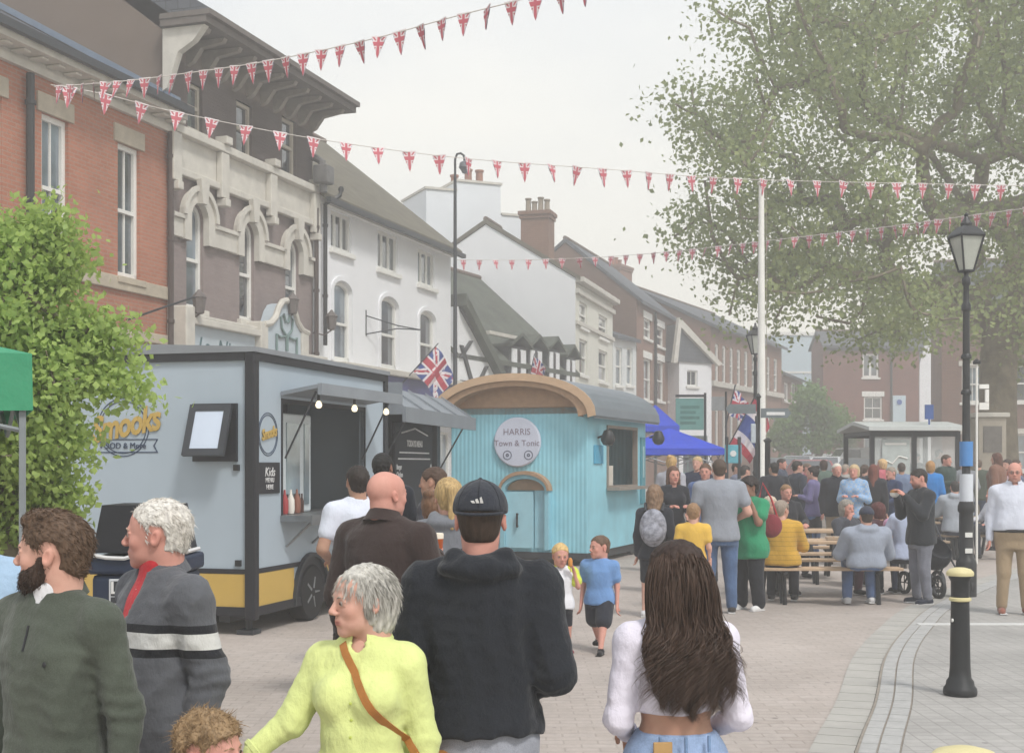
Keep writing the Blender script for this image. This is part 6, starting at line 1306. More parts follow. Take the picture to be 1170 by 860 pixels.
def person(label, u, Y, head_v, yaw=0, H=None, foot=None, hy=0, htilt=0, hroll=0, skin='fair', hair='short', hc='#3a2c22', hopt=None, fopt=None, male=True, build=1.0, belly=0, top='#555555', topk='', tsl='long', te=.014, hem=.47,
           bottom='#30343c', botk='', bl='long', shoes='#222222', hipz=None, hemz=None, waistz=None, inner=None, arms=('down', 'down'), legs='stand', lean=0, child=False, near=False, collar=None, extra=None, group=None, res=None, x=None, sway=0, bob_=0, headscale=1, turn=0):
    """u = picture column of the head, Y = distance, head_v = picture row of the crown; everything is built in metres on the ground"""
    zg = gz(Y)+(.034 if (u > 1065 and Y < 24) else 0); Ztop = Z(head_v, Y)-zg; hm = 1.0
    t = thing('person', label, 'person', (X(u, Y) if x is None else x, Y, zg), R(yaw), group)
    hs = (1.0 if not child else .90)*headscale; hopt = hopt or {}; fopt = dict(fopt or {}); fopt['male'] = male
    sit = legs == 'sit'
    Hb = H if H else Ztop/ (1.0 if not sit else .745)              # body size that gives the limb lengths
    if child: tor, leg_, shw = .32*Hb, None, .120*Hb
    hh = .232*hs; crown = Ztop; chin = crown-hh-.008
    nk = chin-.006*Hb/1.75; ts = (.36 if not child else .33)*Hb      # torso length hip joint to neck base
    hip = max(nk-ts*.93, .3) if hipz is None else hipz
    if sit: hip = .45+.09
    nk = hip+ (nk-hip)
    ax = v3((math.cos(R(sway)), 0, math.sin(R(sway)))) ; ux = v3((0, -math.sin(R(lean)), math.cos(R(lean)))); ay = np.cross(ux, v3((1, 0, 0))); ay = v3((0, math.cos(R(lean)), math.sin(R(lean)))); ax = v3((1, 0, 0))
    Ln = (nk-hip)/max(.3, math.cos(R(lean))); hipP = v3((0, 0, hip))
    if lean: hipP = v3((0, math.sin(R(lean))*Ln, hip))
    neck = hipP+ux*Ln; q = Hb; sw = (.108 if male else .096)*q*build*(1.06 if child else 1)
    wA, wB = (1, 1) if male else (.90, 1.06)
    bl_ = belly; tab = [(-.075*q, .088*q*wB, .068*q, .0), (-.02*q, .095*q*wB*(1+.5*bl_), .072*q, .004), (.03*q, (.090 if male else .090)*q*(1+bl_), .066*q*(1+bl_*1.2), -.02*bl_), (.09*q, (.084 if male else .071)*q*(1+bl_*1.2), .062*q*(1+bl_*1.8), -.05*bl_), (.17*q, .094*q*wA, .068*q*(1+bl_*.5), -.01*bl_), (.235*q, .102*q*wA, .068*q, 0), (.28*q, .100*q*wA, .056*q, .006), (.305*q, .070*q*wA, .045*q, .008), (.33*q, .036*q, .036*q, .008)]
    k_ = Ln/(.335*q); tab = [(a*k_, b*build, c*build, d) for a, b, c, d in tab]
    J = {}
    for s_ in (-1, 1):
        sh = neck-ux*.050*q+ax*s_*sw*.97+ay*.008; pose = arms[0] if s_ < 0 else arms[1]; u_ = q/1.75
        pp = {'down': ((.045*s_, .03, -.285), (.06*s_, -.035, -.525)), 'hold': ((.07*s_, .0, -.27), (-.05*s_, -.24, -.21)), 'front': ((.10*s_, .03, -.265), (-.04*s_, -.17, -.36)), 'face': ((.07*s_, -.13, -.23), (-.09*s_, -.27, .0)), 'pocket': ((.10*s_, .07, -.27), (.025*s_, -.03, -.47)),
              'table': ((.08*s_, -.12, -.24), (-.04*s_, -.36, -.26)), 'lap': ((.07*s_, -.03, -.27), (-.02*s_, -.24, -.33)), 'carry': ((.05*s_, -.02, -.28), (.02*s_, -.25, -.24)), 'up': ((.06*s_, -.14, -.2), (-.02*s_, -.20, .05))}
        e_, w__ = pp[pose] if isinstance(pose, str) else pose
        e_, w__ = v3(e_)*u_, v3(w__)*u_; J[s_] = (sh, sh+e_, sh+w__)
        hj = hipP+ax*s_*.052*q*build
        L1, L2 = .245*q, .245*q; gr = .045*q
        if sit: kn = hj+v3((s_*.03, -.40*q/1.75, .0)); an = v3((kn[0]+s_*.01, kn[1]+.03, gr+.01))
        elif legs == 'walk': kn = hj+v3((0, -.07*s_, -(hip-gr)*.5)); an = v3((hj[0], hj[1]-.20*s_, gr+(.04 if s_ < 0 else 0))); kn[1] -= .03
        else: kn = hj+v3((s_*.012, -.015, -(hip-gr)*.51)); an = v3((hj[0]+s_*.03, hj[1]+.02, gr))
        J[s_*2] = (hj, kn, an)
    r1, r2, r3 = .029*q*build, .024*q*build, .016*q*build; l1, l2, l3 = .050*q*build, .034*q*build, .022*q*build
    r0 = res or (.0075 if near else (.014 if Y < 13 else .019)); fold = .0035 if near else .004
    allp = np.array([p for s_ in (-1, 1) for p in (*J[s_], *J[s_*2])]+[neck, hipP, chin*v3((0, 0, 1))]); lo, hi = allp.min(0)-.16, allp.max(0)+.16; lo[2] = -.01
    sc = skinmat(); base = SKIN[skin]; seed = int(abs(u*13+Y*7)) % 9999
    # --- body: neck, torso, arms, legs as one surface
    f = Field(lo, hi, max(r0*1.5, .012)); f.op(loft(tab, hipP, ax, ay, ux, -.004), .03)
    hd = neck+ux*.0; hz_ = chin
    hb = v3((0, neck[1]-.012*q/1.75-(.02 if lean else 0), chin))       # head frame origin
    f.op(cone(neck-ux*.04, hb+v3((0, .035, .03)), .034*q*(build if build < 1.1 else 1.1), .030*q), .03)
    for s_ in (-1, 1):
        a, b, c = J[s_]; f.op(cone(a, b, r1, r2), .03); f.op(cone(b, c, r2*.98, r3), .015); a, b, c = J[s_*2]; f.op(cone(a, b, l1, l2), .03); f.op(cone(b, c, l2*1.05, l3), .02)
        if bl != 'long': f.op(cone(c+v3((0, .03, -.03*q/1.75)), c+v3((0, -.11*q/1.75, -.035*q/1.75)), .028*q/1.75, .022*q/1.75), .02)
    V, Q = f.mesh(); bo = [(V, Q, np.tile(np.array(base), (len(V), 1)))]
    # --- head
    TH = Matrix.Translation(hb) @ Matrix.Rotation(R(hy), 4, 'Z') @ Matrix.Rotation(R(htilt), 4, 'X') @ Matrix.Rotation(R(hroll), 4, 'Y') @ Matrix.Scale(hs, 4); Tn = np.array(TH)
    hr = .0036 if near else (.006 if Y < 9 else (.0068 if Y < 20 else .010))
    fopt['fine'] = hr < .0065; V, Q = headfield(hr, fopt).mesh(); cc = skincols(V, base, fopt); V2 = V @ Tn[:3, :3].T+Tn[:3, 3]; bo.append((V2, Q, cc))
    # --- hands
    for s_ in (-1, 1):
        a, b, c = J[s_]; d = (c-b)/np.linalg.norm(c-b); side_ = np.cross(d, v3((0, 0, 1)) if abs(d[2]) < .8 else v3((0, -1, 0))); side_ /= np.linalg.norm(side_); nrm = np.cross(side_, d)
        if abs(d[2]) > .8: side_, nrm = nrm, side_*-s_     # arm hanging: palm faces the thigh
        if nrm[2] > 0 and abs(d[2]) < .8: nrm = -nrm
        z_ = q/1.75*(1.12 if child else 1); res_h = .0045 if Y < 8 else .0085; f = Field(c-.13, c+d*.1+.15, res_h); pc = c+d*.045*z_
        f.op(cone(c-d*.03*z_, c+d*.01*z_, r3, .021*z_), .01); f.op(ell(pc+d*.002, (.041*z_, .016*z_, .046*z_), np.stack([side_, nrm, d], 1)), .015)
        for i, (o_, ln) in enumerate(((-.028, .066), (-.0095, .076), (.0095, .071), (.027, .055))):
            a0 = pc+(side_*o_+d*.030)*z_; cr = .55 if pose != 'down' else .35; a1 = a0+(d*ln*.55+nrm*ln*.18)*z_; a2 = a1+(d*ln*.30+nrm*ln*.42)*z_; f.op(cone(a0, a1, .0098*z_, .0088*z_), .004); f.op(cone(a1, a2, .0088*z_, .0072*z_), .003)
        tside = -side_*s_ if abs(d[2]) < .8 else -side_
        tb = c+(d*.022+tside*.024)*z_; tm = tb+(d*.030+tside*.022+nrm*.012)*z_; f.op(cone(tb, tm, .013*z_, .011*z_), .008); f.op(cone(tm, tm+(d*.027+tside*.002+nrm*.012)*z_, .0105*z_, .0085*z_), .003)
        V, Q = f.mesh(); bo.append((V, Q, np.tile(np.array(base)*np.array((1, .93, .92)), (len(V), 1)))); J['hand', s_] = pc+(nrm*.03+d*.03)*z_
    off = 0; VV, QQ, CC = [], [], []
    for V, Q, c in bo: VV.append(V); QQ.append(Q+off); CC.append(c); off += len(V)
    body = link('body', np.concatenate(VV), np.concatenate(QQ), sc, t, cols=np.concatenate(CC))
    # eyes, brows
    if Y < 20 or near:
        for s_ in (-1, 1):
            mb = MB(); mb.lathe([(.0001, -.0128), (.006, -.0113), (.0105, -.0072), (.0128, 0), (.0105, .0072), (.006, .0113), (.0001, .0128)], 12, T=TH @ Matrix.Translation((s_*.030, -.0795, .117))); e = mb.build('eye', M('eye_white', '#9d938c', .3, .03), t, True)
            mb = MB(); mb.lathe([(.0001, 0), (.0048, .0008), (.0055, -.002)], 10, T=TH @ Matrix.Translation((s_*.030, -.0925, .1165)) @ Matrix.Rotation(PI/2, 4, 'X')); mb.build('iris', M('iris_dark', '#4a3a30', .25, .2), e, True)
            mb = MB(); mb.tube([TH @ Vector(p) for p in ((s_*.014, -.094, .1325), (s_*.028, -.0935, .138), (s_*.046, -.080, .133))], [.0022, .0032, .0012], 5); mb.build('eyebrow', hairmat(hopt.get('brow', hc)), t, True)
    # --- hair
    hmat = hairmat(hc)
    if hair in ('cap', 'beanie', 'bucket'):
        f = Field((-.13, -.20, .08), (.13, .15, .27), .005 if near else .009); f.op(ell((0, .016, .150), (.089, .110, .094)), .01); f.cut(lambda x, y, z: (.135-z)+.10*(y) , .004)
        if hair == 'cap': f.op(ell((0, .016, .246), (.008, .008, .005)), .003)
        V, Q = f.mesh(); capm = cloth(hopt.get('capc', '#2b2e36'), 'knit'); co_ = link('cap', V, Q, capm, t, TH)
        mb = MB(); n = 12; top_, bot = [], []
        pts_ = [(.085*math.sin(a), -.055-.125*math.cos(a)**.8 if abs(a) < PI/2 else -.05, .152-.018*math.cos(a)) for a in [(-.5+i/n)*PI*.98 for i in range(n+1)]]; pin = [(.083*math.sin(a), -.055-.03*math.cos(a), .158) for a in [(-.5+i/n)*PI*.98 for i in range(n+1)]]
        vs = pts_+pin+[(a, b, c-.005) for a, b, c in pts_]+[(a, b, c-.005) for a, b, c in pin]; m_ = n+1; fs = [(i, i+1, m_+i+1, m_+i) for i in range(n)]+[(2*m_+i, 2*m_+i+1, 3*m_+i+1, 3*m_+i) for i in range(n)]+[(i, i+1, 2*m_+i+1, 2*m_+i) for i in range(n)]
        if hair != 'beanie': mb.add(vs, fs, T=TH); mb.build('peak', capm, co_, True)
        if near:     # seams, back strap and small badge
            mb = MB(); mb.tube([TH @ Vector((.05*math.cos(a), .016+.0, .0)) for a in (0, 0)], .001) if False else None
            for a in (-PI/2, 0, PI/2+.0, PI, PI*.25, PI*.75, -PI*.25, -PI*.75): pass
            pts_ = [TH @ Vector((0, .016+.1105*math.cos(b), .150+.0945*math.sin(b))) for b in [i*PI/2/10 for i in range(11)]]; mb = MB(); mb.tube(pts_, .0016, 5)
            for a in (R(42), R(138), R(-42), R(-138)): mb.tube([TH @ Vector((.0895*math.cos(a)*math.cos(b), .016+.1105*math.sin(a)*math.cos(b), .150+.0945*math.sin(b))) for b in [i*PI/2/10 for i in range(11)]], .0013, 5)
            mb.build('seam', cloth('#1f2128'), co_)
            mb = MB()
            for i in range(3): w0 = -.019+i*.0125; hgt = .008+.0065*i; mb.prism([(w0, 0), (w0+.0095, 0), (w0+.0125-.0095+.001, hgt*.98), (w0-.0055+.002*i, hgt*.8)], -.001, .0015, T=TH @ Matrix.Translation((0, .1235, .172)) @ Matrix.Rotation(R(-20), 4, 'X') @ Matrix.Rotation(PI, 4, 'Z'))
            mb.build('badge', M('badge_white', '#d8d8d8', .6, .03), co_)
            mb = MB(); mb.tube([TH @ Vector((.091*math.sin(a), .016+.112*math.cos(a), .146-.010*abs(math.cos(a)))) for a in [(-1+i/10)*1.0 for i in range(21)]], .0055, 6); mb.build('strap', capm, co_, True)
        f = hairfield('crop', .005 if near else .01, {'thick': .005}, seed); f.cut(lambda x, y, z: z-.15, .004); V, Q = f.mesh(); link('hair', V, Q, hmat, t, TH)
    elif hair != 'none':
        V, Q = hairfield(hair, .0042 if near else (.007 if Y < 20 else .011), hopt, seed).mesh(); ho_ = link('hair', V, Q, hmat, t, TH)
        if near and hopt.get('strands', 1) and hair != 'long' and len(V):
            n = hopt.get('n', 2600); i = NR.integers(0, len(V), n); r0_ = V[i]; nn = r0_-np.array((0, .018, .12)); nn /= np.linalg.norm(nn, axis=1)[:, None]
            ln = hopt.get('sl', .018)*NR.uniform(.5, 1.5, n)[:, None]; flow = v3(hopt.get('flow', (0, .5, -.6))); fl0 = flow-nn*(nn@flow)[:, None]; dirn = nn*hopt.get('lift', .10)+fl0*.95+NR.normal(size=(n, 3))*hopt.get('mess', .16); curl = NR.normal(size=(n, 3))*hopt.get('curl', .25)
            def pf(tt): return r0_+(dirn*tt+curl*tt*tt*.6-v3((0, 0, .25))*tt*tt)*ln-nn*.001
            pf.segs = 3; strands('hair_strands', r0_, pf, .0011, hmat, ho_, TH)
    if fopt.get('beard'):
        f = Field((-.09, -.13, -.03), (.09, .06, .12), .004); th_ = .010; f.op(ell((0, -.034, .048), (.058+th_*.6, .054+th_, .042+th_)), .01); f.op(ell((0, -.026, .062), (.0655, .060, .040)), .015); f.op(ell((0, -.070, .018), (.024+th_, .020+th_, .017+th_)), .02)
        for s_ in (-1, 1): f.op(cone((s_*.064, -.012, .100), (s_*.056, -.035, .045), .012, .016), .015)
        f.op(cone((-.022, -.089, .064), (.022, -.089, .064), .008, .008), .01)
        f.op(ell((0, -.100, .051), (.019, .014, .0075)), .004, 's'); f.cut(lambda x, y, z: np.maximum((y-.008), z-.066-np.clip((y+.080)*.75, -.2, .045)), .008); f.disp(waves(seed, .006, .0035, n=8)); V, Q = f.mesh(); be = link('beard', V, Q, hairmat(fopt['beard']), t, TH)
        n = 1800; i = NR.integers(0, len(V), n); r0_ = V[i]; nn = r0_-np.array((0, -.02, .06)); nn /= np.linalg.norm(nn, axis=1)[:, None]; dr_ = nn*.5+v3((0, 0, -.7))+NR.normal(size=(n, 3))*.35; ln = .009
        def pf(tt): return r0_+dr_*tt*ln
        pf.segs = 2; strands('beard_strands', r0_, pf, .0009, hairmat(fopt['beard']), be, TH)
    # --- upper clothing
    if top:
        hemz = hemz if hemz is not None else (hipP[2]+(hem-.52)*Hb if not sit else max(hipP[2]-.07, .38))
        f = Field((lo[0], lo[1], max(0, min(hemz, J[1][2][2], J[-1][2][2])-.06)), (hi[0], hi[1], chin+.09), r0); T2 = [(a, b+te*(1.1 if a < .12*q else .8)+(.014 if a < .06*q else 0), c+te*1.15+(.008 if a < .06*q else 0), d) for a, b, c, d in tab[:-1]]+[(tab[-1][0], tab[-1][1]+te*.5, tab[-1][2]+te*.5, tab[-1][3])]
        if T2[0][0] > hemz-hipP[2]-.05: T2 = [(hemz-hipP[2]-.06, T2[0][1]*1.0, T2[0][2]*1.02, T2[0][3])]+T2
        f.op(loft(T2, hipP, ax, ay, ux, 0), .03); f.cut(lambda x, y, z: (hemz+.004*np.sin(x*21+seed)+.005*np.sin(y*17)-z), .01)
        if not male: 
            for s_ in (-1, 1): f.op(ell(neck-ux*.115*q+ax*s_*.045*q-ay*.055*q, (.042*q, .038*q, .042*q)), .04)
        for s_ in (-1, 1):
            a, b, c = J[s_]; e2 = te*.9
            f.op(cone(neck-ux*.016*q, a+ux*.004, .030*q*build+te*.3, r1+e2*.9), .05)
            if tsl == 'none': f.op(cone(a, a+(b-a)*.1, r1+e2*.5, r1+e2*.3), .03); continue
            if tsl == 'short': f.op(cone(a, a+(b-a)*.55, r1+e2*1.1, r2+e2*1.5), .03); continue
            lim = {'long': .95, 'mid': .35}.get(tsl, .95); f.op(cone(a, b, r1+e2, r2+e2*1.2), .03); f.op(cone(b, b+(c-b)*lim, r2+e2*1.2, r3+e2*.9), .02)
            if near and tsl == 'long': f.op(cone(b+(c-b)*.86, b+(c-b)*.95, r3+e2*1.15, r3+e2*1.05), .004)
        if collar == 'hood':
            f.op(ell(neck+ay*.050*q-ux*.016*q, (.080*q, .046*q, .030*q)), .02); f.op(ell(neck-ux*.055*q+ay*.052*q, (.060*q, .026*q, .045*q)), .03)
            for s_ in (-1, 1): f.op(cone(neck+ay*.05*q+ax*s_*.045*q+ux*.005, neck-ay*.03*q+ax*s_*.038*q-ux*.012*q, .024*q, .016*q), .015)
            f.op(cone(hb+v3((0, .03, -.12)), hb+v3((0, .01, .03)), .032*q, .030*q), .004, 's')
        fl_ = waves(seed, .075 if near else .07, (hopt.get('fold', .011) if near else .006), (1.2, 1, .42), 4); zz_ = waves(seed+5, .030, fold*1.1, (.6, .6, 1.2), 5)
        f.disp(lambda x, y, z: fl_(x, y, z)+(zz_(x, y, z) if near else 0))
        for s_ in (-1, 1):       # creases across the elbow
            b = J[s_][1]; dd = J[s_][2]-J[s_][0]; dd /= np.linalg.norm(dd); f.disp(lambda x, y, z, b=b, dd=dd: hopt.get('fold', .011)*.32*np.sin(((x-b[0])*dd[0]+(y-b[1])*dd[1]+(z-b[2])*dd[2])*150+2*np.sin(x*40))*np.exp(-((x-b[0])**2+(y-b[1])**2+(z-b[2])**2)/.008))
        vn = fopt.get('neck_open', 0)
        n0 = neck+ux*.012*q
        f.op(cone(n0-ux*.03*q+v3((0, -.006, 0)), hb+v3((0, .02, .04)), .037*q, .036*q), .004, 's') if collar != 'hood' else None
        if vn: f.op(cone(n0-ay*.06*q, n0-ay*.075*q-ux*vn, .030*q, .006*q), .004, 's')
        V, Q = f.mesh(); tp = link('top', V, Q, cloth(top, topk), t)
        if collar in ('polo', 'shirt'):
            mb = MB(); n = 28; gap = .38 if vn else .16; ch = .030*q/1.75*(1.25 if collar == 'polo' else 1.1); vs = []
            for i in range(n+1):
                a_ = -PI/2+gap+(2*PI-2*gap)*i/n; ca, sa = math.cos(a_), math.sin(a_); dn = .012*q*(1-sa)*.5
                for (rr, hh_) in ((.0385, ch*1.15), (.0425, ch*1.2), (.0500+te*.5, -ch*.25-(.012 if abs(i-n/2) > n/2-2 else 0)), (.0440, -ch*.25)):
                    p_ = neck+ux*(.010*q-dn*1.6+hh_)+ax*rr*q*ca+ay*(.006*q+rr*.96*q*sa); vs.append(tuple(p_))
            mb.add(vs, [(i*4+k, i*4+(k+1) % 4, i*4+4+(k+1) % 4, i*4+4+k) for i in range(n) for k in range(4)]+[(0, 1, 2, 3), tuple(n*4+3-k for k in range(4))]); mb.build('collar', cloth(top, topk), t, True)
        if near and tsl == 'long':      # ribbed cuffs
            for s_ in (-1, 1):
                a, b, c = J[s_]; d = (c-b)/np.linalg.norm(c-b); p1, p2 = b+(c-b)*.86, b+(c-b)*1.0; mb = MB(); mb.tube([p1, p1+d*.004, p2-d*.004, p2], [r3+te*.9+.001, r3+te*.9+.005, r3+te*.75+.004, r3+te*.6], 18, caps=False); mb.build('cuff', cloth(top, topk), t, True)
    if inner:
        f = Field((lo[0], lo[1], neck[2]-.32*q), (hi[0], hi[1], neck[2]+.09), .009 if near else .014); T4 = [(a, b+te*.2, c+te*.45+.001, d) for a, b, c, d in tab[:-1]]+[(tab[-1][0], tab[-1][1]+.006, tab[-1][2]+.006, tab[-1][3])]
        f.op(loft(T4, hipP, ax, ay, ux, 0), .03); f.op(cone(neck-ux*.02*q, neck+ux*.012*q+v3((0, -.004, 0)), .040*q, .0405*q), .02)
        f.op(cone(neck+ux*.012*q-ux*.03*q+v3((0, -.006, 0)), hb+v3((0, .02, .04)), .0345*q, .035*q), .004, 's'); f.cut(lambda x, y, z: np.maximum(neck[2]-(vn+.03)-z, np.maximum(np.abs(x)-.065, np.where(z > neck[2]-.03, -1, y-.0))), .01); V, Q = f.mesh(); link('shirt', V, Q, cloth(inner, ''), t)
    # --- lower clothing
    if bottom:
        hi_ = waistz if waistz is not None else hipP[2]+.10*q*(1 if not sit else .6); f = Field((lo[0], lo[1], 0), (hi[0], hi[1], hi_+.03), max(r0, .011) if near else r0); T3 = [(a, b+.008, c+.010, d) for a, b, c, d in tab[:5]]; f.op(loft(T3, hipP, ax, ay, ux, 0), .03)
        for s_ in (-1, 1):
            a, b, c = J[s_*2]; e3 = .010*q/1.75+(.012 if botk == 'loose' else 0)
            if bl == 'skirt': f.op(cone(a, a*.3+b*.7, l1+.03, l1+.05), .06); continue
            if bl == 'short': f.op(cone(a, a*.12+b*.88, l1+e3*1.3, l2+e3*2.2), .03); continue
            f.op(cone(a, b, l1+e3, l2+e3*1.2), .03); f.op(cone(b, c+v3((0, 0, .01)), l2+e3*1.1, l3+e3*1.6), .02)
            for kk in range(3): f.op(ell(c+v3((0, -.005, .02+.045*kk)), (l3+e3*1.9, l3+e3*1.9, .016)), .015)
        f.disp(waves(seed+9, .05, fold*1.3, (1, 1, .7))); f.cut(lambda x, y, z: z-(hi_-.0), .006)
        V, Q = f.mesh(); link('shorts' if bl == 'short' else 'skirt' if bl == 'skirt' else 'trousers', V, Q, cloth(bottom, botk), t)
    if foot is None:
        for s_ in (-1, 1):
            c = J[s_*2][2]; k = q/1.75; f = Field(c+v3((-.09, -.26, -.12)), c+v3((.09, .12, .08)), .008 if Y < 13 else .012); zb_ = c[2]-.045*q
            f.op(cone((c[0], c[1]+.035*k, zb_+.040*k), (c[0]+s_*.012, c[1]-.13*k, zb_+.028*k), .040*k, .038*k), .01); f.op(cone((c[0], c[1]+.01*k, zb_+.05*k), c+v3((0, 0, -.005)), .04*k, .034*k), .03); f.cut(lambda x, y, z: zb_+.002-z, .003)
            V, Q = f.mesh(); so_ = link('shoe', V, Q, cloth(shoes), t)
            if Y < 18: mb = MB(); mb.bbox(c[0]-.036*k, c[0]+.044*k, c[1]-.165*k, c[1]+.07*k, zb_+.0, zb_+.018*k, .008); mb.build('sole', M('sole_'+('white' if shoes not in ('#1c1c1f',) else 'black'), '#c9c9c9' if shoes != '#1c1c1f' else '#202020', .7, .05), so_)
    info = dict(t=t, J=J, neck=neck, hip=hipP, TH=TH, hb=hb, q=q, ax=ax, ay=ay, ux=ux, r=(r1, r2, r3), te=te, tab=tab)
    if extra: extra(info)
    return info
# ================================================================== the people
CARD_Z = 1.128
def chest_y(I, xl, zl, off=.0):       # front surface of the dressed torso at local x and height
    if 'bvh' not in I:
        from mathutils.bvhtree import BVHTree
        me = [c for c in I['t'].children if c.name.startswith('top')][0].data; I['bvh'] = BVHTree.FromPolygons([v.co[:] for v in me.vertices], [p.vertices[:] for p in me.polygons])
    h_ = I['bvh'].ray_cast(Vector((xl, -1, zl)), Vector((0, 1, 0)))
    if h_[0] is not None: return h_[0].y-off
    h = (zl-I['hip'][2]); T = np.array(I['tab']); a = np.interp(h, T[:, 0], T[:, 1])+I['te']; b = np.interp(h, T[:, 0], T[:, 2])+I['te']*1.2; c = np.interp(h, T[:, 0], T[:, 3])
    return c+I['hip'][1]-b*max(.05, 1-abs(xl/a)**2.35)**(1/2.35)-off
# ---- foreground
def jumper_bits(I):
    n = I['neck']; mb = MB(); mb.tube([(0, chest_y(I, 0, n[2]-.085-.012*k, .001), n[2]-.085-.012*k) for k in range(7)], .004, 6); mb.build('zip', M('dark_zip', '#24262a', .5), I['t'])
    mb = MB(); zc = n[2]-.19; mb.lathe([(.009, 0), (.007, .002), (.001, .003)], 7, T=Matrix.Translation((.085, chest_y(I, .085, zc, .001), zc)) @ Matrix.Rotation(PI/2, 4, 'X')); mb.build('emblem', M('dark_zip', '#24262a', .5), I['t'])
def cardigan_bits(I):
    n = I['neck']; mb = MB(); mb.tube([(0, chest_y(I, 0, n[2]-.29-.03*k, .001), n[2]-.29-.03*k) for k in range(8)], .004, 6); mb.build('zip', M('dark_zip', '#24262a', .5), I['t'])
    for k in range(2): MB().lathe([(.005, 0), (.005, .002), (.001, .003)], 8, T=Matrix.Translation((0, -.0, 0)) @ Matrix.Translation((.0, n[1]-.085-.012*k, n[2]-.06-.06*k)) @ Matrix.Rotation(PI/2, 4, 'X')).build('button', white, I['t'])
def bag_strap(I):
    pts = [(-.055, I['neck'][2]+.0, -.035), (-.075, I['neck'][2]-.06, 0)]; out = []
    for k in range(14):
        f = k/13; xl, zl = -.052+.23*f, I['neck'][2]-.012-.34*f; out.append((xl, chest_y(I, xl, zl, .007), zl))
    mb = MB(); vs = []
    for p in out:
        vs += [(p[0]-.010, p[1], p[2]-.007), (p[0]+.010, p[1]-.001, p[2]+.007), (p[0]+.010, p[1]+.004, p[2]+.007), (p[0]-.010, p[1]+.005, p[2]-.007)]
    m_ = len(out); mb.add(vs, [(i*4+k, i*4+(k+1) % 4, i*4+4+(k+1) % 4, i*4+4+k) for i in range(m_-1) for k in range(4)]+[(0, 1, 2, 3), tuple(m_*4-4+k for k in range(4))])
    b_ = thing('shoulder_bag', 'tan leather shoulder bag strap slung across the lime blouse', 'bag', I['t'].location, I['t'].rotation_euler.z)
    leather = M('tan_leather', '#a86f35', .5, .12, 20, .15); mb.build('strap', leather, b_, True)
    q = out[-1]; mb = MB(); mb.bbox(q[0]-.02, q[0]+.05, q[1]-.02, q[1]+.22, q[2]-.26, q[2]-.01, .02); mb.build('pouch', leather, b_, True); mb = MB(); mb.lathe([(.010, -.003), (.014, 0), (.010, .003)], 10, T=Matrix.Translation((q[0]-.004, q[1]-.004, q[2]+.004)) @ Matrix.Rotation(PI/2, 4, 'X')); mb.build('buckle', M('brass', '#b08a3c', .3, .1, metal=.8), b_)
    # blouse placket and buttons
    for k in range(6): zl = I['neck'][2]-.18-.05*k; MB().lathe([(.0045, 0), (.0045, .002), (.001, .003)], 8, T=Matrix.Translation((0, chest_y(I, 0, zl, .001), zl)) @ Matrix.Rotation(PI/2, 4, 'X')).build('button', M('lime_button', '#b9c65e', .4), I['t'])
person('bearded man in an olive quarter-zip jumper looking left at the lower left', 64, 3.9, 583, yaw=-28, hy=-64, hipz=.76, hair='quiff', hc='#5a4738', near=True, hopt={'thick': .009, 'mess': .22, 'lift': .08, 'sl': .020, 'flow': (0, .8, -.3), 'n': 4600, 'brow': '#3b2c22', 'side': -.024}, fopt={'beard': '#3a2b22', 'neck_open': .085}, skin='fair',
       top='#474d44', topk='knit', te=.016, collar='polo', inner='#e3e3e6', build=1.08, bottom='#2b3040', arms=('down', ((.055, .05, -.28), (.075, .01, -.52))), extra=jumper_bits)
person('white-haired older man in a red shirt and grey striped cardigan looking left', 183, 4.4, 568, yaw=-48, hy=-42, hipz=.80, hair='short', hc='#d2c9c0', near=True, hopt={'thick': .009, 'z0': .186, 'mess': .2, 'lift': .06, 'sl': .018, 'n': 4200, 'flow': (0, .6, -.3), 'brow': '#b8a894'}, fopt={'neck_open': .27, 'jaw': 1.05}, skin='pink',
       top='#5b5d62', topk='cardigan', te=.022, collar='polo', inner='#b9343b', build=1.12, belly=.18, bottom='#2f3f63', botk='denim', arms=('down', ((.06, .05, -.28), (.07, -.02, -.5))), extra=cardigan_bits)
person('grey-haired woman in a lime yellow blouse reaching down to the left with her hand', 417, 4.0, 642, yaw=-14, hy=-46, htilt=2, H=1.50, hipz=.72, male=False, hair='bob', hc='#b5b2ab', near=True, headscale=.93, hopt={'thick': .007, 'mess': .07, 'lift': .02, 'curl': .12, 'sl': .030, 'n': 8000, 'fold': .006, 'flow': (0, .3, -1), 'z0': .172, 'tuft': .009, 'brow': '#94897c'}, fopt={'neck_open': .15, 'jaw': 1.1, 'wide': 1.02}, skin='fair',
       top='#d3dc92', te=.014, collar='shirt', build=.95, belly=.12, bottom='#3c4048', arms=(((-.10, -.07, -.21), (-.215, -.16, -.31)), ((.05, .03, -.27), (.07, -.02, -.5))), tsl='long', extra=bag_strap)
def hoodie_bits(I):
    mb = MB(); nk = I['neck']
    mb.tube([(I['hip'][0]+.135*math.sin(a), I['hip'][1]+.10*math.cos(a), .86+.006*math.sin(5*a)) for a in [2*PI*i/24 for i in range(25)]], .012, 6)
person('man in a black hooded top and black cap seen from behind in the centre foreground', 549, 4.2, 549, yaw=178, H=1.74, hipz=.82, hair='cap', hc='#3a2e26', near=True, hopt={'capc': '#2a2d35'}, skin='pink', fopt={'jaw': 1.02}, top='#1f2228', topk='sweat', te=.024, collar='hood', build=1.0, belly=.06, hemz=.845, bottom='#8d9099', botk='sweat', waistz=.98,
       arms=(((-.055, .05, -.275), (.02, -.19, -.35)), ((.055, .05, -.275), (-.02, -.19, -.35))))
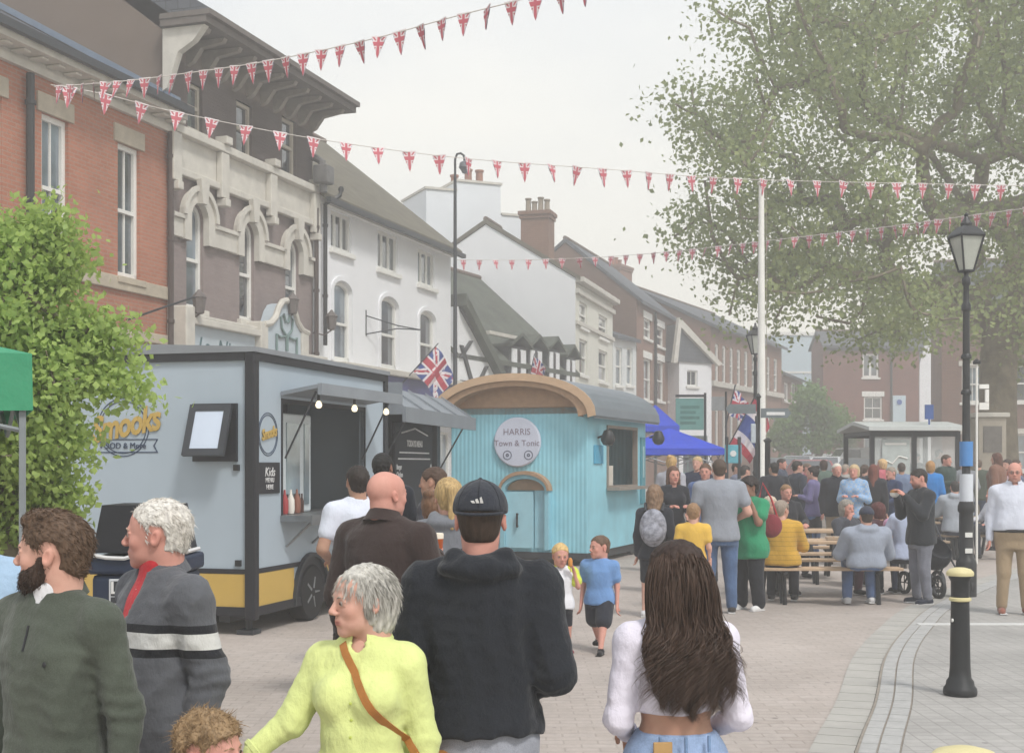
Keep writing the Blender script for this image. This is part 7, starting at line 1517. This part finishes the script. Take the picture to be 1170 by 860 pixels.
def wavy_hair(I):
    TH = np.array(I['TH']); n = 11000; N2 = np.random.default_rng(5)
    a = N2.uniform(-PI, PI, n); b = N2.uniform(.05, 1.45, n); rt = np.stack([.080*np.sin(a)*np.cos(b), .018+.100*np.cos(a)*np.cos(b), .143+.094*np.sin(b)], 1)
    rt = rt[(rt[:, 1] > -.055) | (rt[:, 2] > .20)]; n = len(rt); V = rt @ TH[:3, :3].T+TH[:3, 3]
    ctr = (np.array((0, .02, .14)) @ TH[:3, :3].T)+TH[:3, 3]; o = V-ctr; o /= np.linalg.norm(o, axis=1)[:, None]
    nk = I['neck']; sx = (V[:, 0]-ctr[0])/.08; sx = np.clip(sx+N2.normal(size=n)*.18, -1.25, 1.25); dep = N2.uniform(0, 1, n)
    zs = nk[2]-.02; P1 = V+o*.040+np.array((0, .02, -.03)); P1[:, 1] = np.maximum(P1[:, 1], nk[1]-.02)
    P2 = np.stack([nk[0]-.012+sx*.096, np.full(n, nk[1]+.085)+dep*.045-np.abs(sx)*.030, np.full(n, zs)+N2.normal(size=n)*.02], 1)
    ln = N2.uniform(.14, .315, n)*(1-.12*np.abs(sx)); cl = np.round(sx*5+N2.normal(size=n)*.3)/5
    P3 = np.stack([nk[0]-.026+cl*.106+sx*.014, np.full(n, nk[1]+.105)+dep*.045, zs-ln], 1); ph = cl*9+N2.normal(size=n)*.35; am = .024+.012*N2.uniform(0, 1, n)
    def pf(t_):
        if t_ < .42: s_ = t_/.42; q = (1-s_)**2*V+2*s_*(1-s_)*P1+s_*s_*P2
        else: s_ = (t_-.42)/.58; q = P2*(1-s_)+P3*s_; q = q+np.stack([am*np.sin(ph+s_*10)*min(1, s_*1.6), .016*np.cos(ph+s_*10)*s_, 0*s_*am], 1)
        return q
    pf.segs = 24; strands('hair_strands', V, pf, .0014, hairmat('#4a3a31'), [c for c in I['t'].children if c.name.startswith('hair')][0])
    # jeans label, belt loops
    mb = MB(); z_ = I['waist']; mb.bbox(.045, .105, I['hip'][1]+.138, I['hip'][1]+.150, z_-.048, z_-.012, .002); mb.build('leather_patch', M('patch_tan', '#b08d5c', .7), I['t'])
    mb = MB()
    for a_ in (-.5, 0, .5): MB().tube([(.165*math.sin(a_), I['hip'][1]+.145*math.cos(a_), z_+.002), (.165*math.sin(a_), I['hip'][1]+.148*math.cos(a_), z_-.05)], .006, 5).build('belt_loop', cloth('#6f87a8', 'denim'), I['t'])
def girl(I): I['waist'] = .834; wavy_hair(I)
person('young woman with very long wavy dark hair in a white crop top seen from behind', 772, 4.3, 617, yaw=186, hy=26, H=1.60, hipz=.735, male=False, hair='long', hc='#33251f', near=True, hopt={'thick': .014, 'fold': .005}, skin='tan', top='#e0dbe8', te=.008, hemz=.888, build=1.0, bottom='#8ea3c4', botk='denim', waistz=.834,
       arms=(((-.055, .03, -.27), (.02, -.17, -.36)), ((.055, .03, -.27), (-.02, -.17, -.36))), extra=girl)
person('curly haired boy whose head just rises above the bottom edge beside the blouse sleeve', 238, 3.7, 812, yaw=60, hy=10, child=True, H=1.10, hair='curly', hc='#8f7759', near=True, hopt={'thick': .012, 'mess': .45, 'lift': .08, 'curl': 1.1, 'sl': .014, 'n': 6000, 'flow': (0, -.2, .1), 'tuft': .010}, skin='pink', male=True, top='#6c7a8c', tsl='short', bottom='#2d3036', bl='short')
person('person in a pale blue shirt mostly cut off by the left edge of the photo', -42, 4.7, 560, yaw=20, hipz=.85, hair='short', hc='#4b3d31', near=True, top='#9fb9d2', te=.02, build=1.15, bottom='#25304a', tsl='long', fopt={'neck_open': .05}, collar='shirt')
# ---- the bald man with his beer
def beer(I):
    T = Matrix.Translation(I['t'].location) @ Matrix.Rotation(I['t'].rotation_euler.z, 4, 'Z'); h = T @ Vector(I['J']['hand', -1]); o = thing('beer_glass', 'plastic glass of amber beer held up by the bald man', 'glass', (h.x+.02, h.y-.02, h.z-.06))
    mb = MB(); mb.lathe([(.030, 0), (.032, .004), (.040, .135), (.037, .135), (.029, .008)], 18); mb.build('glass', glass('clear_plastic', '#8a6a50', .1), o, True)
    mb = MB(); mb.lathe([(.0325, .006), (.0408, .112)], 18); mb.build('beer', M('amber_beer', '#a04a1c', .2, .1, 30, 0), o, True); mb = MB(); mb.lathe([(.0412, .1125), (.0418, .134), (.039, .140), (.001, .142)], 18); mb.build('foam', M('beer_foam', '#e6dccb', .9, .05, 30, .2), o, True)
person('bald man in a dark brown jacket holding a glass of beer, seen from behind', 441, 6.4, 536, yaw=150, hy=-14, H=1.72, hair='none', hc='#7b6453', near=True, skin='pink', fopt={'jaw': 1.1}, top='#3a2f2d', te=.026, collar='polo', build=1.15, belly=.1, bottom='#23262e', res=.011,
       arms=(((-.08, -.02, -.27), (.06, -.20, -.09)), 'down'), extra=beer)
# ---- at the trailer
person('man with dark hair and a white t-shirt queueing at the grey-blue trailer', 409, 9.3, 531, yaw=-150, hy=-10, hair='short', hc='#2c2420', skin='tan', top='#d6dbe8', tsl='short', te=.02, build=1.06, bottom='#2a2c33', arms=('down', 'front'))
person('black-haired man standing behind the white t-shirt at the trailer hatch', 437, 10.6, 517, yaw=170, hair='short', hc='#1a1817', skin='brown', top='#22262f', build=1.05, arms=('hold', 'hold'))
person('brown-haired man in a charcoal top turned left towards the menu board', 496, 10.2, 533, yaw=-110, hair='short', hc='#4a382d', skin='tan', top='#3c3d45', build=1.0, arms=('front', 'front'))
person('blonde woman with hair tied back wearing a grey hooded top behind the capped man', 512, 7.9, 545, yaw=176, hy=15, male=False, hair='pony', hc='#b09568', top='#74777e', collar='hood', te=.022, bottom='#2b2e38', hopt={'thick': .013})
person('woman in a pink top and grey scarf half hidden by the blonde woman', 497, 8.8, 560, yaw=150, male=False, hair='bun', hc='#6b4f3b', top='#d59aa6', te=.016, bottom='#33363f', arms=('hold', 'hold'))
# ---- two boys
def lolly(I):
    T = Matrix.Translation(I['t'].location) @ Matrix.Rotation(I['t'].rotation_euler.z, 4, 'Z'); h = T @ Vector(I['J']['hand', 1]); o = thing('ice_lolly', 'orange ice lolly in the small blond boy\'s hand', 'ice lolly', (h.x, h.y-.02, h.z)); MB().lathe([(.004, -.05), (.004, .0)], 6).build('stick', M('stick_wood', '#c0a070'), o); MB().lathe([(.014, 0), (.020, .01), (.021, .05), (.012, .075), (.002, .08)], 10).build('ice', M('orange_ice', '#cf8a3c', .3), o, True)
def yoke(I):
    for s_ in (-1, 1):
        a, b, c = I['J'][s_]; r1 = I['r'][0]+I['te']
        f = Field(np.minimum(a, b)-.12, np.maximum(a, b)+.12, .011); f.op(cone(I['neck']+I['ax']*s_*.03-I['ux']*.02, a+I['ux']*.002, r1*.9, r1+.004), .02); f.op(cone(a, a+(b-a)*.56, r1+.005, r1+.010), .03); V, Q = f.mesh(); link('sleeve', V, Q, cloth('#ccd850'), I['t'])
    lolly(I)
person('small blond boy in a white shirt with lime sleeves eating an orange lolly', 640, 11.8, 620, yaw=8, htilt=6, child=True, H=1.04, hair='short', hc='#c8a871', hopt={'thick': .014, 'z0': .18}, skin='pink', top='#dfe0e6', tsl='short', te=.018, bottom='#20222a', bl='short', shoes='#7c3a44', arms=('front', 'up'), extra=yoke)
person('taller boy in a blue polo shirt and dark shorts walking and looking left', 685, 11.9, 611, yaw=-18, hy=-42, child=True, H=1.15, hair='short', hc='#5f4a3a', hopt={'thick': .012, 'z0': .18}, skin='pink', top='#6d92c4', tsl='short', te=.022, bottom='#2a2d37', bl='short', botk='loose', shoes='#1c1c1f', legs='walk', collar='shirt', arms=('down', 'down'))
# ---- behind the long-haired girl
def backpack(I):
    l = I['t'].location; o = thing('backpack', 'grey patterned backpack worn by the girl with bare legs', 'backpack', l, I['t'].rotation_euler.z); n = I['neck']
    f = Field((-.2, n[1], n[2]-.5), (.2, n[1]+.35, n[2]+.05), .012); f.op(ell((0, n[1]+.17, n[2]-.23), (.15, .085, .21)), .02); f.op(ell((0, n[1]+.235, n[2]-.29), (.11, .05, .10)), .02); V, Q = f.mesh(); link('bag', V, Q, M('grey_pattern', '#8f919c', .8, .5, 22, .2), o)
    for s_ in (-1, 1): MB().tube([(s_*.09, n[1]+.11, n[2]-.05), (s_*.10, n[1]+.02, n[2]+.03), (s_*.105, n[1]-.09, n[2]-.08), (s_*.12, n[1]-.02, n[2]-.3), (s_*.11, n[1]+.12, n[2]-.36)], .017, 6).build('strap', darkm, o, True)
person('girl with long light brown hair and bare legs by the turquoise hut', 748, 14.6, 553, yaw=168, male=False, hair='long', hc='#7d6550', hopt={'thick': .014}, H=1.55, skin='fair', top='#272a33', te=.018, bottom='#23262e', bl='short', shoes='#cfcfd2', extra=backpack)
person('broad man in a grey t-shirt and blue jeans seen from behind beside the green top', 822, 15.0, 524, yaw=174, H=1.80, hair='short', hc='#4b3d33', skin='fair', top='#8d929c', tsl='short', te=.024, build=1.16, bottom='#4b6285', botk='denim', shoes='#3b3633', arms=('front', 'down'))
def redbag(I):
    l = I['t'].location; o = thing('red_handbag', 'red and black shoulder bag hanging on the woman in green', 'bag', (l.x+.26, l.y+.02, l.z)); z_ = 1.0
    f = Field((-.2, -.15, .80), (.2, .15, 1.2), .014); f.op(ell((0, 0, .98), (.13, .07, .14)), .02); V, Q = f.mesh(); link('bag', V, Q, cloth('#7d3038'), o); MB().tube([(-.08, 0, 1.05), (-.14, 0, 1.3), (-.10, 0, 1.48), (.0, 0, 1.3), (.08, 0, 1.06)], .012, 6).build('strap', M('red_strap', '#b3313a', .6), o, True)
person('dark curly haired woman in a bright green top and black trousers', 856, 15.3, 545, yaw=-48, hy=-10, male=False, hair='curly', hc='#2a2220', hopt={'thick': .03, 'tuft': .012, 'strands': 0}, H=1.68, skin='brown', top='#2f8a63', tsl='short', te=.035, build=1.12, belly=.1, bottom='#1f2128', botk='loose', shoes='#d8d8d8', hem=.44, arms=('hold', 'up'), extra=redbag)
person('child in a yellow t-shirt standing close in front of the grey t-shirt man', 792, 14.2, 574, yaw=172, child=True, H=1.25, hair='short', hc='#8b6d4f', top='#d8b04e', tsl='short', te=.018, bottom='#30343c', bl='short', shoes='#444444')
person('young woman with long brown hair facing the camera in front of the blue gazebo', 769, 17.2, 532, yaw=12, male=False, hair='long', hc='#5c4334', skin='pink', top='#26282f', arms=('hold', 'hold'), bottom='#262a34')
person('blonde woman in a light grey top standing under the blue gazebo edge', 767, 20.5, 520, yaw=150, male=False, hair='bun', hc='#b39362', top='#a3a4ad', bottom='#363a46')
person('fair-haired man in a navy jacket under the blue gazebo', 797, 21.5, 521, yaw=-30, hair='short', hc='#b59a70', top='#2b3146', bottom='#33363f')
person('brown-haired man in a denim jacket peeping past the grey t-shirt man', 806, 18.3, 529, yaw=-15, hair='short', hc='#5a4434', skin='pink', top='#4d5f86', topk='denim', bottom='#30343c', arms=('hold', 'front'))
person('small figure in a striped top behind the gazebo leg', 842, 26, 528, yaw=60, hair='short', hc='#40352d', top='#7a7f94', topk='stripes', bottom='#2c3038')
person('man in a checked shirt stooping beside the teal banner', 851, 24, 531, yaw=120, hair='short', hc='#35302c', top='#9aa2b2', topk='check', bottom='#2c3038')
# ---- tables and queue
person('person in a mustard quilted jacket sitting on the nearest bench', 893, 15.95, 571, yaw=166, hy=-30, legs='sit', H=1.70, male=False, hair='crop', hc='#8f8175', hopt={'thick': .012}, top='#c79c3d', topk='stripes', te=.028, build=1.12, belly=.1, bottom='#2a2b31', shoes='#3a3a3a', arms=('table', 'table'))
person('white-haired woman beside the mustard jacket at the bench', 880, 17.3, 566, yaw=20, legs='sit', H=1.64, male=False, hair='bob', hc='#bcae9c', top='#6d6f78', bottom='#32343c', arms=('lap', 'lap'))
person('fair-haired man in a black top seated alone behind the mustard jacket', 898, 19.9, 553, yaw=14, legs='sit', H=1.76, hair='short', hc='#8a6b4c', skin='pink', top='#23252c', te=.016, bottom='#2c2f38', arms=('table', 'table'))
person('man in a black coat with his back turned left of the queue', 884, 23.2, 528, yaw=-160, hair='short', hc='#26211e', skin='tan', top='#24262d', te=.028, build=1.15, bottom='#24262d', arms=('pocket', 'pocket'))
person('tall man in a dark navy jacket standing next to the black coat', 911, 24.4, 526, yaw=110, hair='short', hc='#2f2924', top='#2e3440', te=.024, build=1.05, bottom='#24262d', arms=('front', 'front'))
def waist_jacket(I):
    f = Field((-.3, -.3, I['hip'][2]-.42), (.3, .3, I['hip'][2]+.12), .018); f.op(loft([(-.36, .17, .14, .01), (-.1, .18, .14, 0), (.06, .165, .13, 0)], I['hip'], I['ax'], I['ay'], I['ux'], 0), .03); f.disp(waves(3, .05, .012, (1, 1, .4))); V, Q = f.mesh(); link('tied_jacket', V, Q, cloth('#1f2128'), I['t'])
person('dark-haired woman in a purple top with a black jacket tied round her waist', 929, 23.0, 532, yaw=-120, male=False, hair='bun', hc='#2e2623', top='#6e6890', te=.016, bottom='#4a5f86', botk='denim', arms=('hold', 'hold'), extra=waist_jacket)
person('white-haired man in a black jacket and khaki trousers facing the camera', 956, 22.4, 529, yaw=6, hair='short', hc='#cfc6ba', skin='pink', top='#26282f', te=.026, build=1.08, belly=.1, bottom='#8b7b68', shoes='#4a3c30', collar='polo', hopt={'z0': .19})
person('blonde woman in a light blue checked shirt carrying a black bag', 976, 21.8, 530, yaw=-28, male=False, hair='bob', hc='#b7a07c', skin='pink', top='#7fa6cf', topk='check', te=.024, bottom='#24262d', arms=('hold', 'hold'))
person('woman with long auburn hair in a black cardigan turned away', 998, 23.2, 530, yaw=160, male=False, hair='long', hc='#6d3f34', top='#24252b', te=.024, bottom='#30333c')
person('grey-haired man in a navy anorak and red scarf near the bus shelter', 1018, 23.8, 533, yaw=-60, hair='short', hc='#8b7f73', skin='pink', top='#2d3b5c', te=.026, bottom='#80504c', arms=('lap', 'lap'))
def burger(I):
    T = Matrix.Translation(I['t'].location) @ Matrix.Rotation(I['t'].rotation_euler.z, 4, 'Z'); h = T @ Vector(I['J']['hand', -1]); o = thing('burger', 'burger in a wrapper held by the man in the black jumper', 'burger', (h.x-.01, h.y, h.z+.0)); MB().lathe([(.02, -.03), (.05, -.02), (.055, 0), (.05, .03), (.02, .045)], 12).build('bun', M('bun_brown', '#b07a45', .7), o, True); MB().lathe([(.025, -.05), (.052, -.03), (.060, .005), (.057, .005)], 10).build('wrapper', white, o)
person('bearded man in a black jumper and grey jeans, standing and eating', 1052, 16.0, 535, yaw=-78, htilt=10, H=1.76, hair='short', hc='#2d2622', skin='pink', fopt={'stub': .8}, top='#2b2e33', te=.022, build=1.05, bottom='#6c6e78', botk='denim', shoes='#272c3a', arms=('face', 'face'), extra=burger)
person('man in pale grey hooded top and navy cap sitting with his back turned', 990, 15.6, 578, yaw=178, legs='sit', H=1.76, hair='beanie', hopt={'capc': '#2c3140'}, hc='#3a3029', top='#8b92a0', topk='sweat', te=.030, collar='hood', build=1.15, bottom='#53678c', botk='denim', shoes='#d6d6d8', arms=('table', 'table'))
person('grey-haired woman in a dark coat seated facing the man in the pale hoodie', 967, 17.4, 570, yaw=30, legs='sit', H=1.64, male=False, hair='bob', hc='#8e8880', skin='pink', top='#44474f', te=.024, build=1.05, bottom='#4a2c38', arms=('up', 'lap'))
person('auburn-haired woman seated behind the capped man', 1003, 17.9, 573, yaw=-150, legs='sit', H=1.62, male=False, hair='bob', hc='#5a2f2c', top='#4e2f36', bottom='#2c2f38', arms=('lap', 'lap'))
person('small child in a pink hat and top at the picnic table', 1016, 17.0, 592, yaw=170, legs='sit', child=True, H=1.1, hair='beanie', hopt={'capc': '#b98aa8'}, hc='#6b4f3b', top='#b58aa6', bottom='#47506a', arms=('lap', 'lap'))
person('black-haired woman in a pale blue jumper seated at the right end of the table', 1033, 16.9, 563, yaw=-160, legs='sit', H=1.64, male=False, hair='bob', hc='#1f1c1c', top='#b3bdd6', te=.02, bottom='#1f2128', arms=('table', 'table'))
person('man in a light grey hooded top seated just left of the lamp post', 1091, 23.2, 549, yaw=176, legs='sit', H=1.78, hair='short', hc='#35302c', top='#959ba4', topk='sweat', collar='hood', te=.028, build=1.12, bottom='#2a3040', shoes='#23252b', arms=('table', 'table'))
person('woman in a white blouse seated sideways at the far right table', 1134, 23.2, 557, yaw=-80, legs='sit', H=1.64, male=False, hair='bob', hc='#a3835c', skin='pink', top='#cfd0d8', te=.02, bottom='#262a34', arms=('table', 'lap'))
def glasses(I):
    T = I['TH']; mb = MB(); 
    for s_ in (-1, 1): mb.tube([T @ Vector((s_*.030+.019*math.cos(a), -.100, .116+.014*math.sin(a))) for a in [2*PI*i/14 for i in range(15)]], .0018, 4, caps=False); mb.tube([T @ Vector((s_*.049, -.099, .118)), T @ Vector((s_*.078, -.05, .118)), T @ Vector((s_*.082, .01, .114))], .0016, 4)
    mb.tube([T @ Vector((-.012, -.102, .118)), T @ Vector((.012, -.102, .118))], .0018, 4); mb.build('spectacles', blackm, I['t'])
    z_ = I['hip'][2]+.075; f = Field((-.3, -.3, z_-.04), (.3, .25, z_+.04), .011); T3 = [(a, b+.013, c+.015, d) for a, b, c, d in I['tab'][:5]]; f.op(loft(T3, I['hip'], I['ax'], I['ay'], I['ux'], 0), .02); f.cut(lambda x, y, z: np.abs(z-z_)-.018, .003); V, Q = f.mesh(); link('belt', V, Q, M('belt_black', '#1d1b1b', .5), I['t'])
person('stout bespectacled man in a white shirt and beige trousers at the right edge', 1159, 14.6, 527, yaw=-14, hy=-6, H=1.78, hair='bald', hc='#9b8e82', skin='pink', fopt={'stub': .35, 'jaw': 1.1, 'neck_open': .05}, top='#cdd1de', te=.014, build=1.08, belly=.25, bottom='#a08c72', shoes='#8c5a4c', collar='shirt', hemz=.93, arms=('down', 'down'), extra=glasses)
person('woman in a brown coat standing beneath the plane tree', 1139, 26, 517, yaw=-130, male=False, hair='long', hc='#57382c', top='#7a5646', te=.03, build=1.1, bottom='#4c3a35', hem=.4)
person('woman in a pale pink blouse standing beside the brown coat under the tree', 1151, 26.8, 524, yaw=-60, male=False, hair='bob', hc='#3b2b25', top='#c69ba5', topk='check', bottom='#33363f', arms=('hold', 'hold'))
person('man in a dark green coat right of the bus shelter', 1081, 26.2, 519, yaw=40, hair='short', hc='#4b3a2e', skin='pink', top='#2a3d38', te=.03, build=1.1, bottom='#20252b', arms=('hold', 'down'))
person('ginger blonde person in a vivid blue jacket before the bus shelter', 1063, 25.4, 526, yaw=170, male=False, hair='bob', hc='#a67f52', top='#2b77bd', te=.028, bottom='#2c3038')
person('dark figure standing inside the left half of the bus shelter', 1047, 31.6, 517, yaw=-60, hair='short', hc='#1f1c1c', top='#24283a', te=.024, bottom='#22242c')
person('black-clad person inside the right half of the bus shelter', 1073, 32.2, 513, yaw=100, hair='short', hc='#1b1918', skin='brown', top='#1f2026', te=.024, bottom='#22242c')
crowd = [(893, 28.5, '#3e4657', 'short', '#3a302a', 1, 'slate blue jacket, standing behind the black coat'), (922, 30, '#8a3f45', 'short', '#6b5a4d', 1, 'dull red jumper, far back in the queue'), (941, 29, '#5b6d63', 'bob', '#3d2e27', 0, 'sage green top, behind the purple top'), (966, 30.5, '#a8a5a0', 'short', '#9c8f83', 1, 'stone coloured jacket, far back left of the shelter'), (988, 28, '#31343c', 'pony', '#46352a', 0, 'charcoal coat, between the blue check and auburn hair'),
         (1008, 29, '#b9626c', 'bob', '#caa77a', 0, 'rose pink cardigan, left of the bus shelter'), (1030, 27.5, '#6f7f9c', 'short', '#4a4039', 1, 'faded blue shirt, before the bus shelter glass'), (1102, 28.5, '#80838a', 'short', '#382e28', 1, 'mid grey fleece, hidden behind the lamp post'), (1118, 30, '#464e42', 'short', '#5d4c3e', 1, 'dark olive parka, beside the stone kiosk'), (872, 32, '#c3c0bd', 'short', '#52453b', 1, 'off white shirt, behind the flagpole'), (1161, 29, '#56607a', 'long', '#4a372c', 0, 'steel blue coat at the far right')]
for (u, Y, c, h_, hc_, ml, lb) in crowd:
    person('distant %s in %s' % ('man' if ml else 'woman', lb), u, Y, 526+random.uniform(-3, 5), yaw=random.choice((-60, 20, 60, 130, 170, -130)), male=bool(ml), hair=h_, hc=hc_, skin=random.choice(('pink', 'fair', 'tan')), top=c, te=.024, bottom=random.choice(('#2a2d36', '#3b4a66', '#5b5048')), arms=random.choice((('down', 'down'), ('hold', 'front'), ('front', 'front'))))
# ---- pushchair by the eating man
t = thing('pushchair', 'black pushchair parked behind the man in the black jumper', 'pushchair', (X(1070, 16.9), 16.9, 0), R(15))
f = Field((-.3, -.4, .2), (.3, .4, 1.0), .016); f.op(ell((0, .05, .55), (.2, .26, .22)), .03); f.op(ell((0, -.12, .70), (.18, .22, .2)), .03, 's'); V, Q = f.mesh(); link('seat', V, Q, cloth('#22242a'), t)
mb = MB()
for s_ in (-1, 1): mb.tube([(s_*.22, .45, 1.0), (s_*.22, .1, .55), (s_*.2, -.35, .16)], .013, 6); mb.tube([(s_*.22, .1, .5), (s_*.24, .35, .16)], .013, 6)
mb.tube([(-.22, .45, 1.0), (.22, .45, 1.0)], .015, 6); mb.build('frame', darkm, t, True)
for (x_, y_) in ((-.25, .35), (.25, .35), (-.2, -.35), (.2, -.35)): T_ = Matrix.Translation((x_, y_, .155)) @ Matrix.Rotation(PI/2, 4, 'Y'); m2 = MB(); m2.lathe([(.11, -.02), (.15, -.02), (.15, .02), (.11, .02), (.11, -.02)], 16, T=T_, caps=False); m2.tube([T_ @ Vector((-.11, 0, 0)), T_ @ Vector((.11, 0, 0))], .008, 4); m2.tube([T_ @ Vector((0, -.11, 0)), T_ @ Vector((0, .11, 0))], .008, 4); m2.build('wheel', blackm, t, True)
# things on the tables
for (u, Y, lb, c) in ((952, 16.6, 'open pale food tray on the nearest picnic table', '#cbbfb0'), (1010, 16.7, 'orange topped food box beside the capped man', '#c08d62'), (975, 16.45, 'crumpled pale wrapper at the hoodie man\'s elbow', '#d9d5cf')):
    o = thing('food_tray', lb, 'food tray', (X(u, Y), Y, .745)); mb = MB(); mb.add([(-.08, -.05, 0), (.08, -.05, 0), (.08, .05, 0), (-.08, .05, 0), (-.1, -.07, .04), (.1, -.07, .04), (.1, .07, .04), (-.1, .07, .04)], [(0, 3, 2, 1), (0, 1, 5, 4), (1, 2, 6, 5), (2, 3, 7, 6), (3, 0, 4, 7)]); mb.build('tray', M('tray'+c, c, .8), o)
    f = Field((-.1, -.08, -.01), (.1, .08, .08), .008)
    for _ in range(6): f.op(ell((random.uniform(-.06, .06), random.uniform(-.03, .03), .025), (.02, .018, .014)), .006)
    V, Q = f.mesh(); link('food', V, Q, M('fried_food', '#b98a50', .7, .3, 40), o)
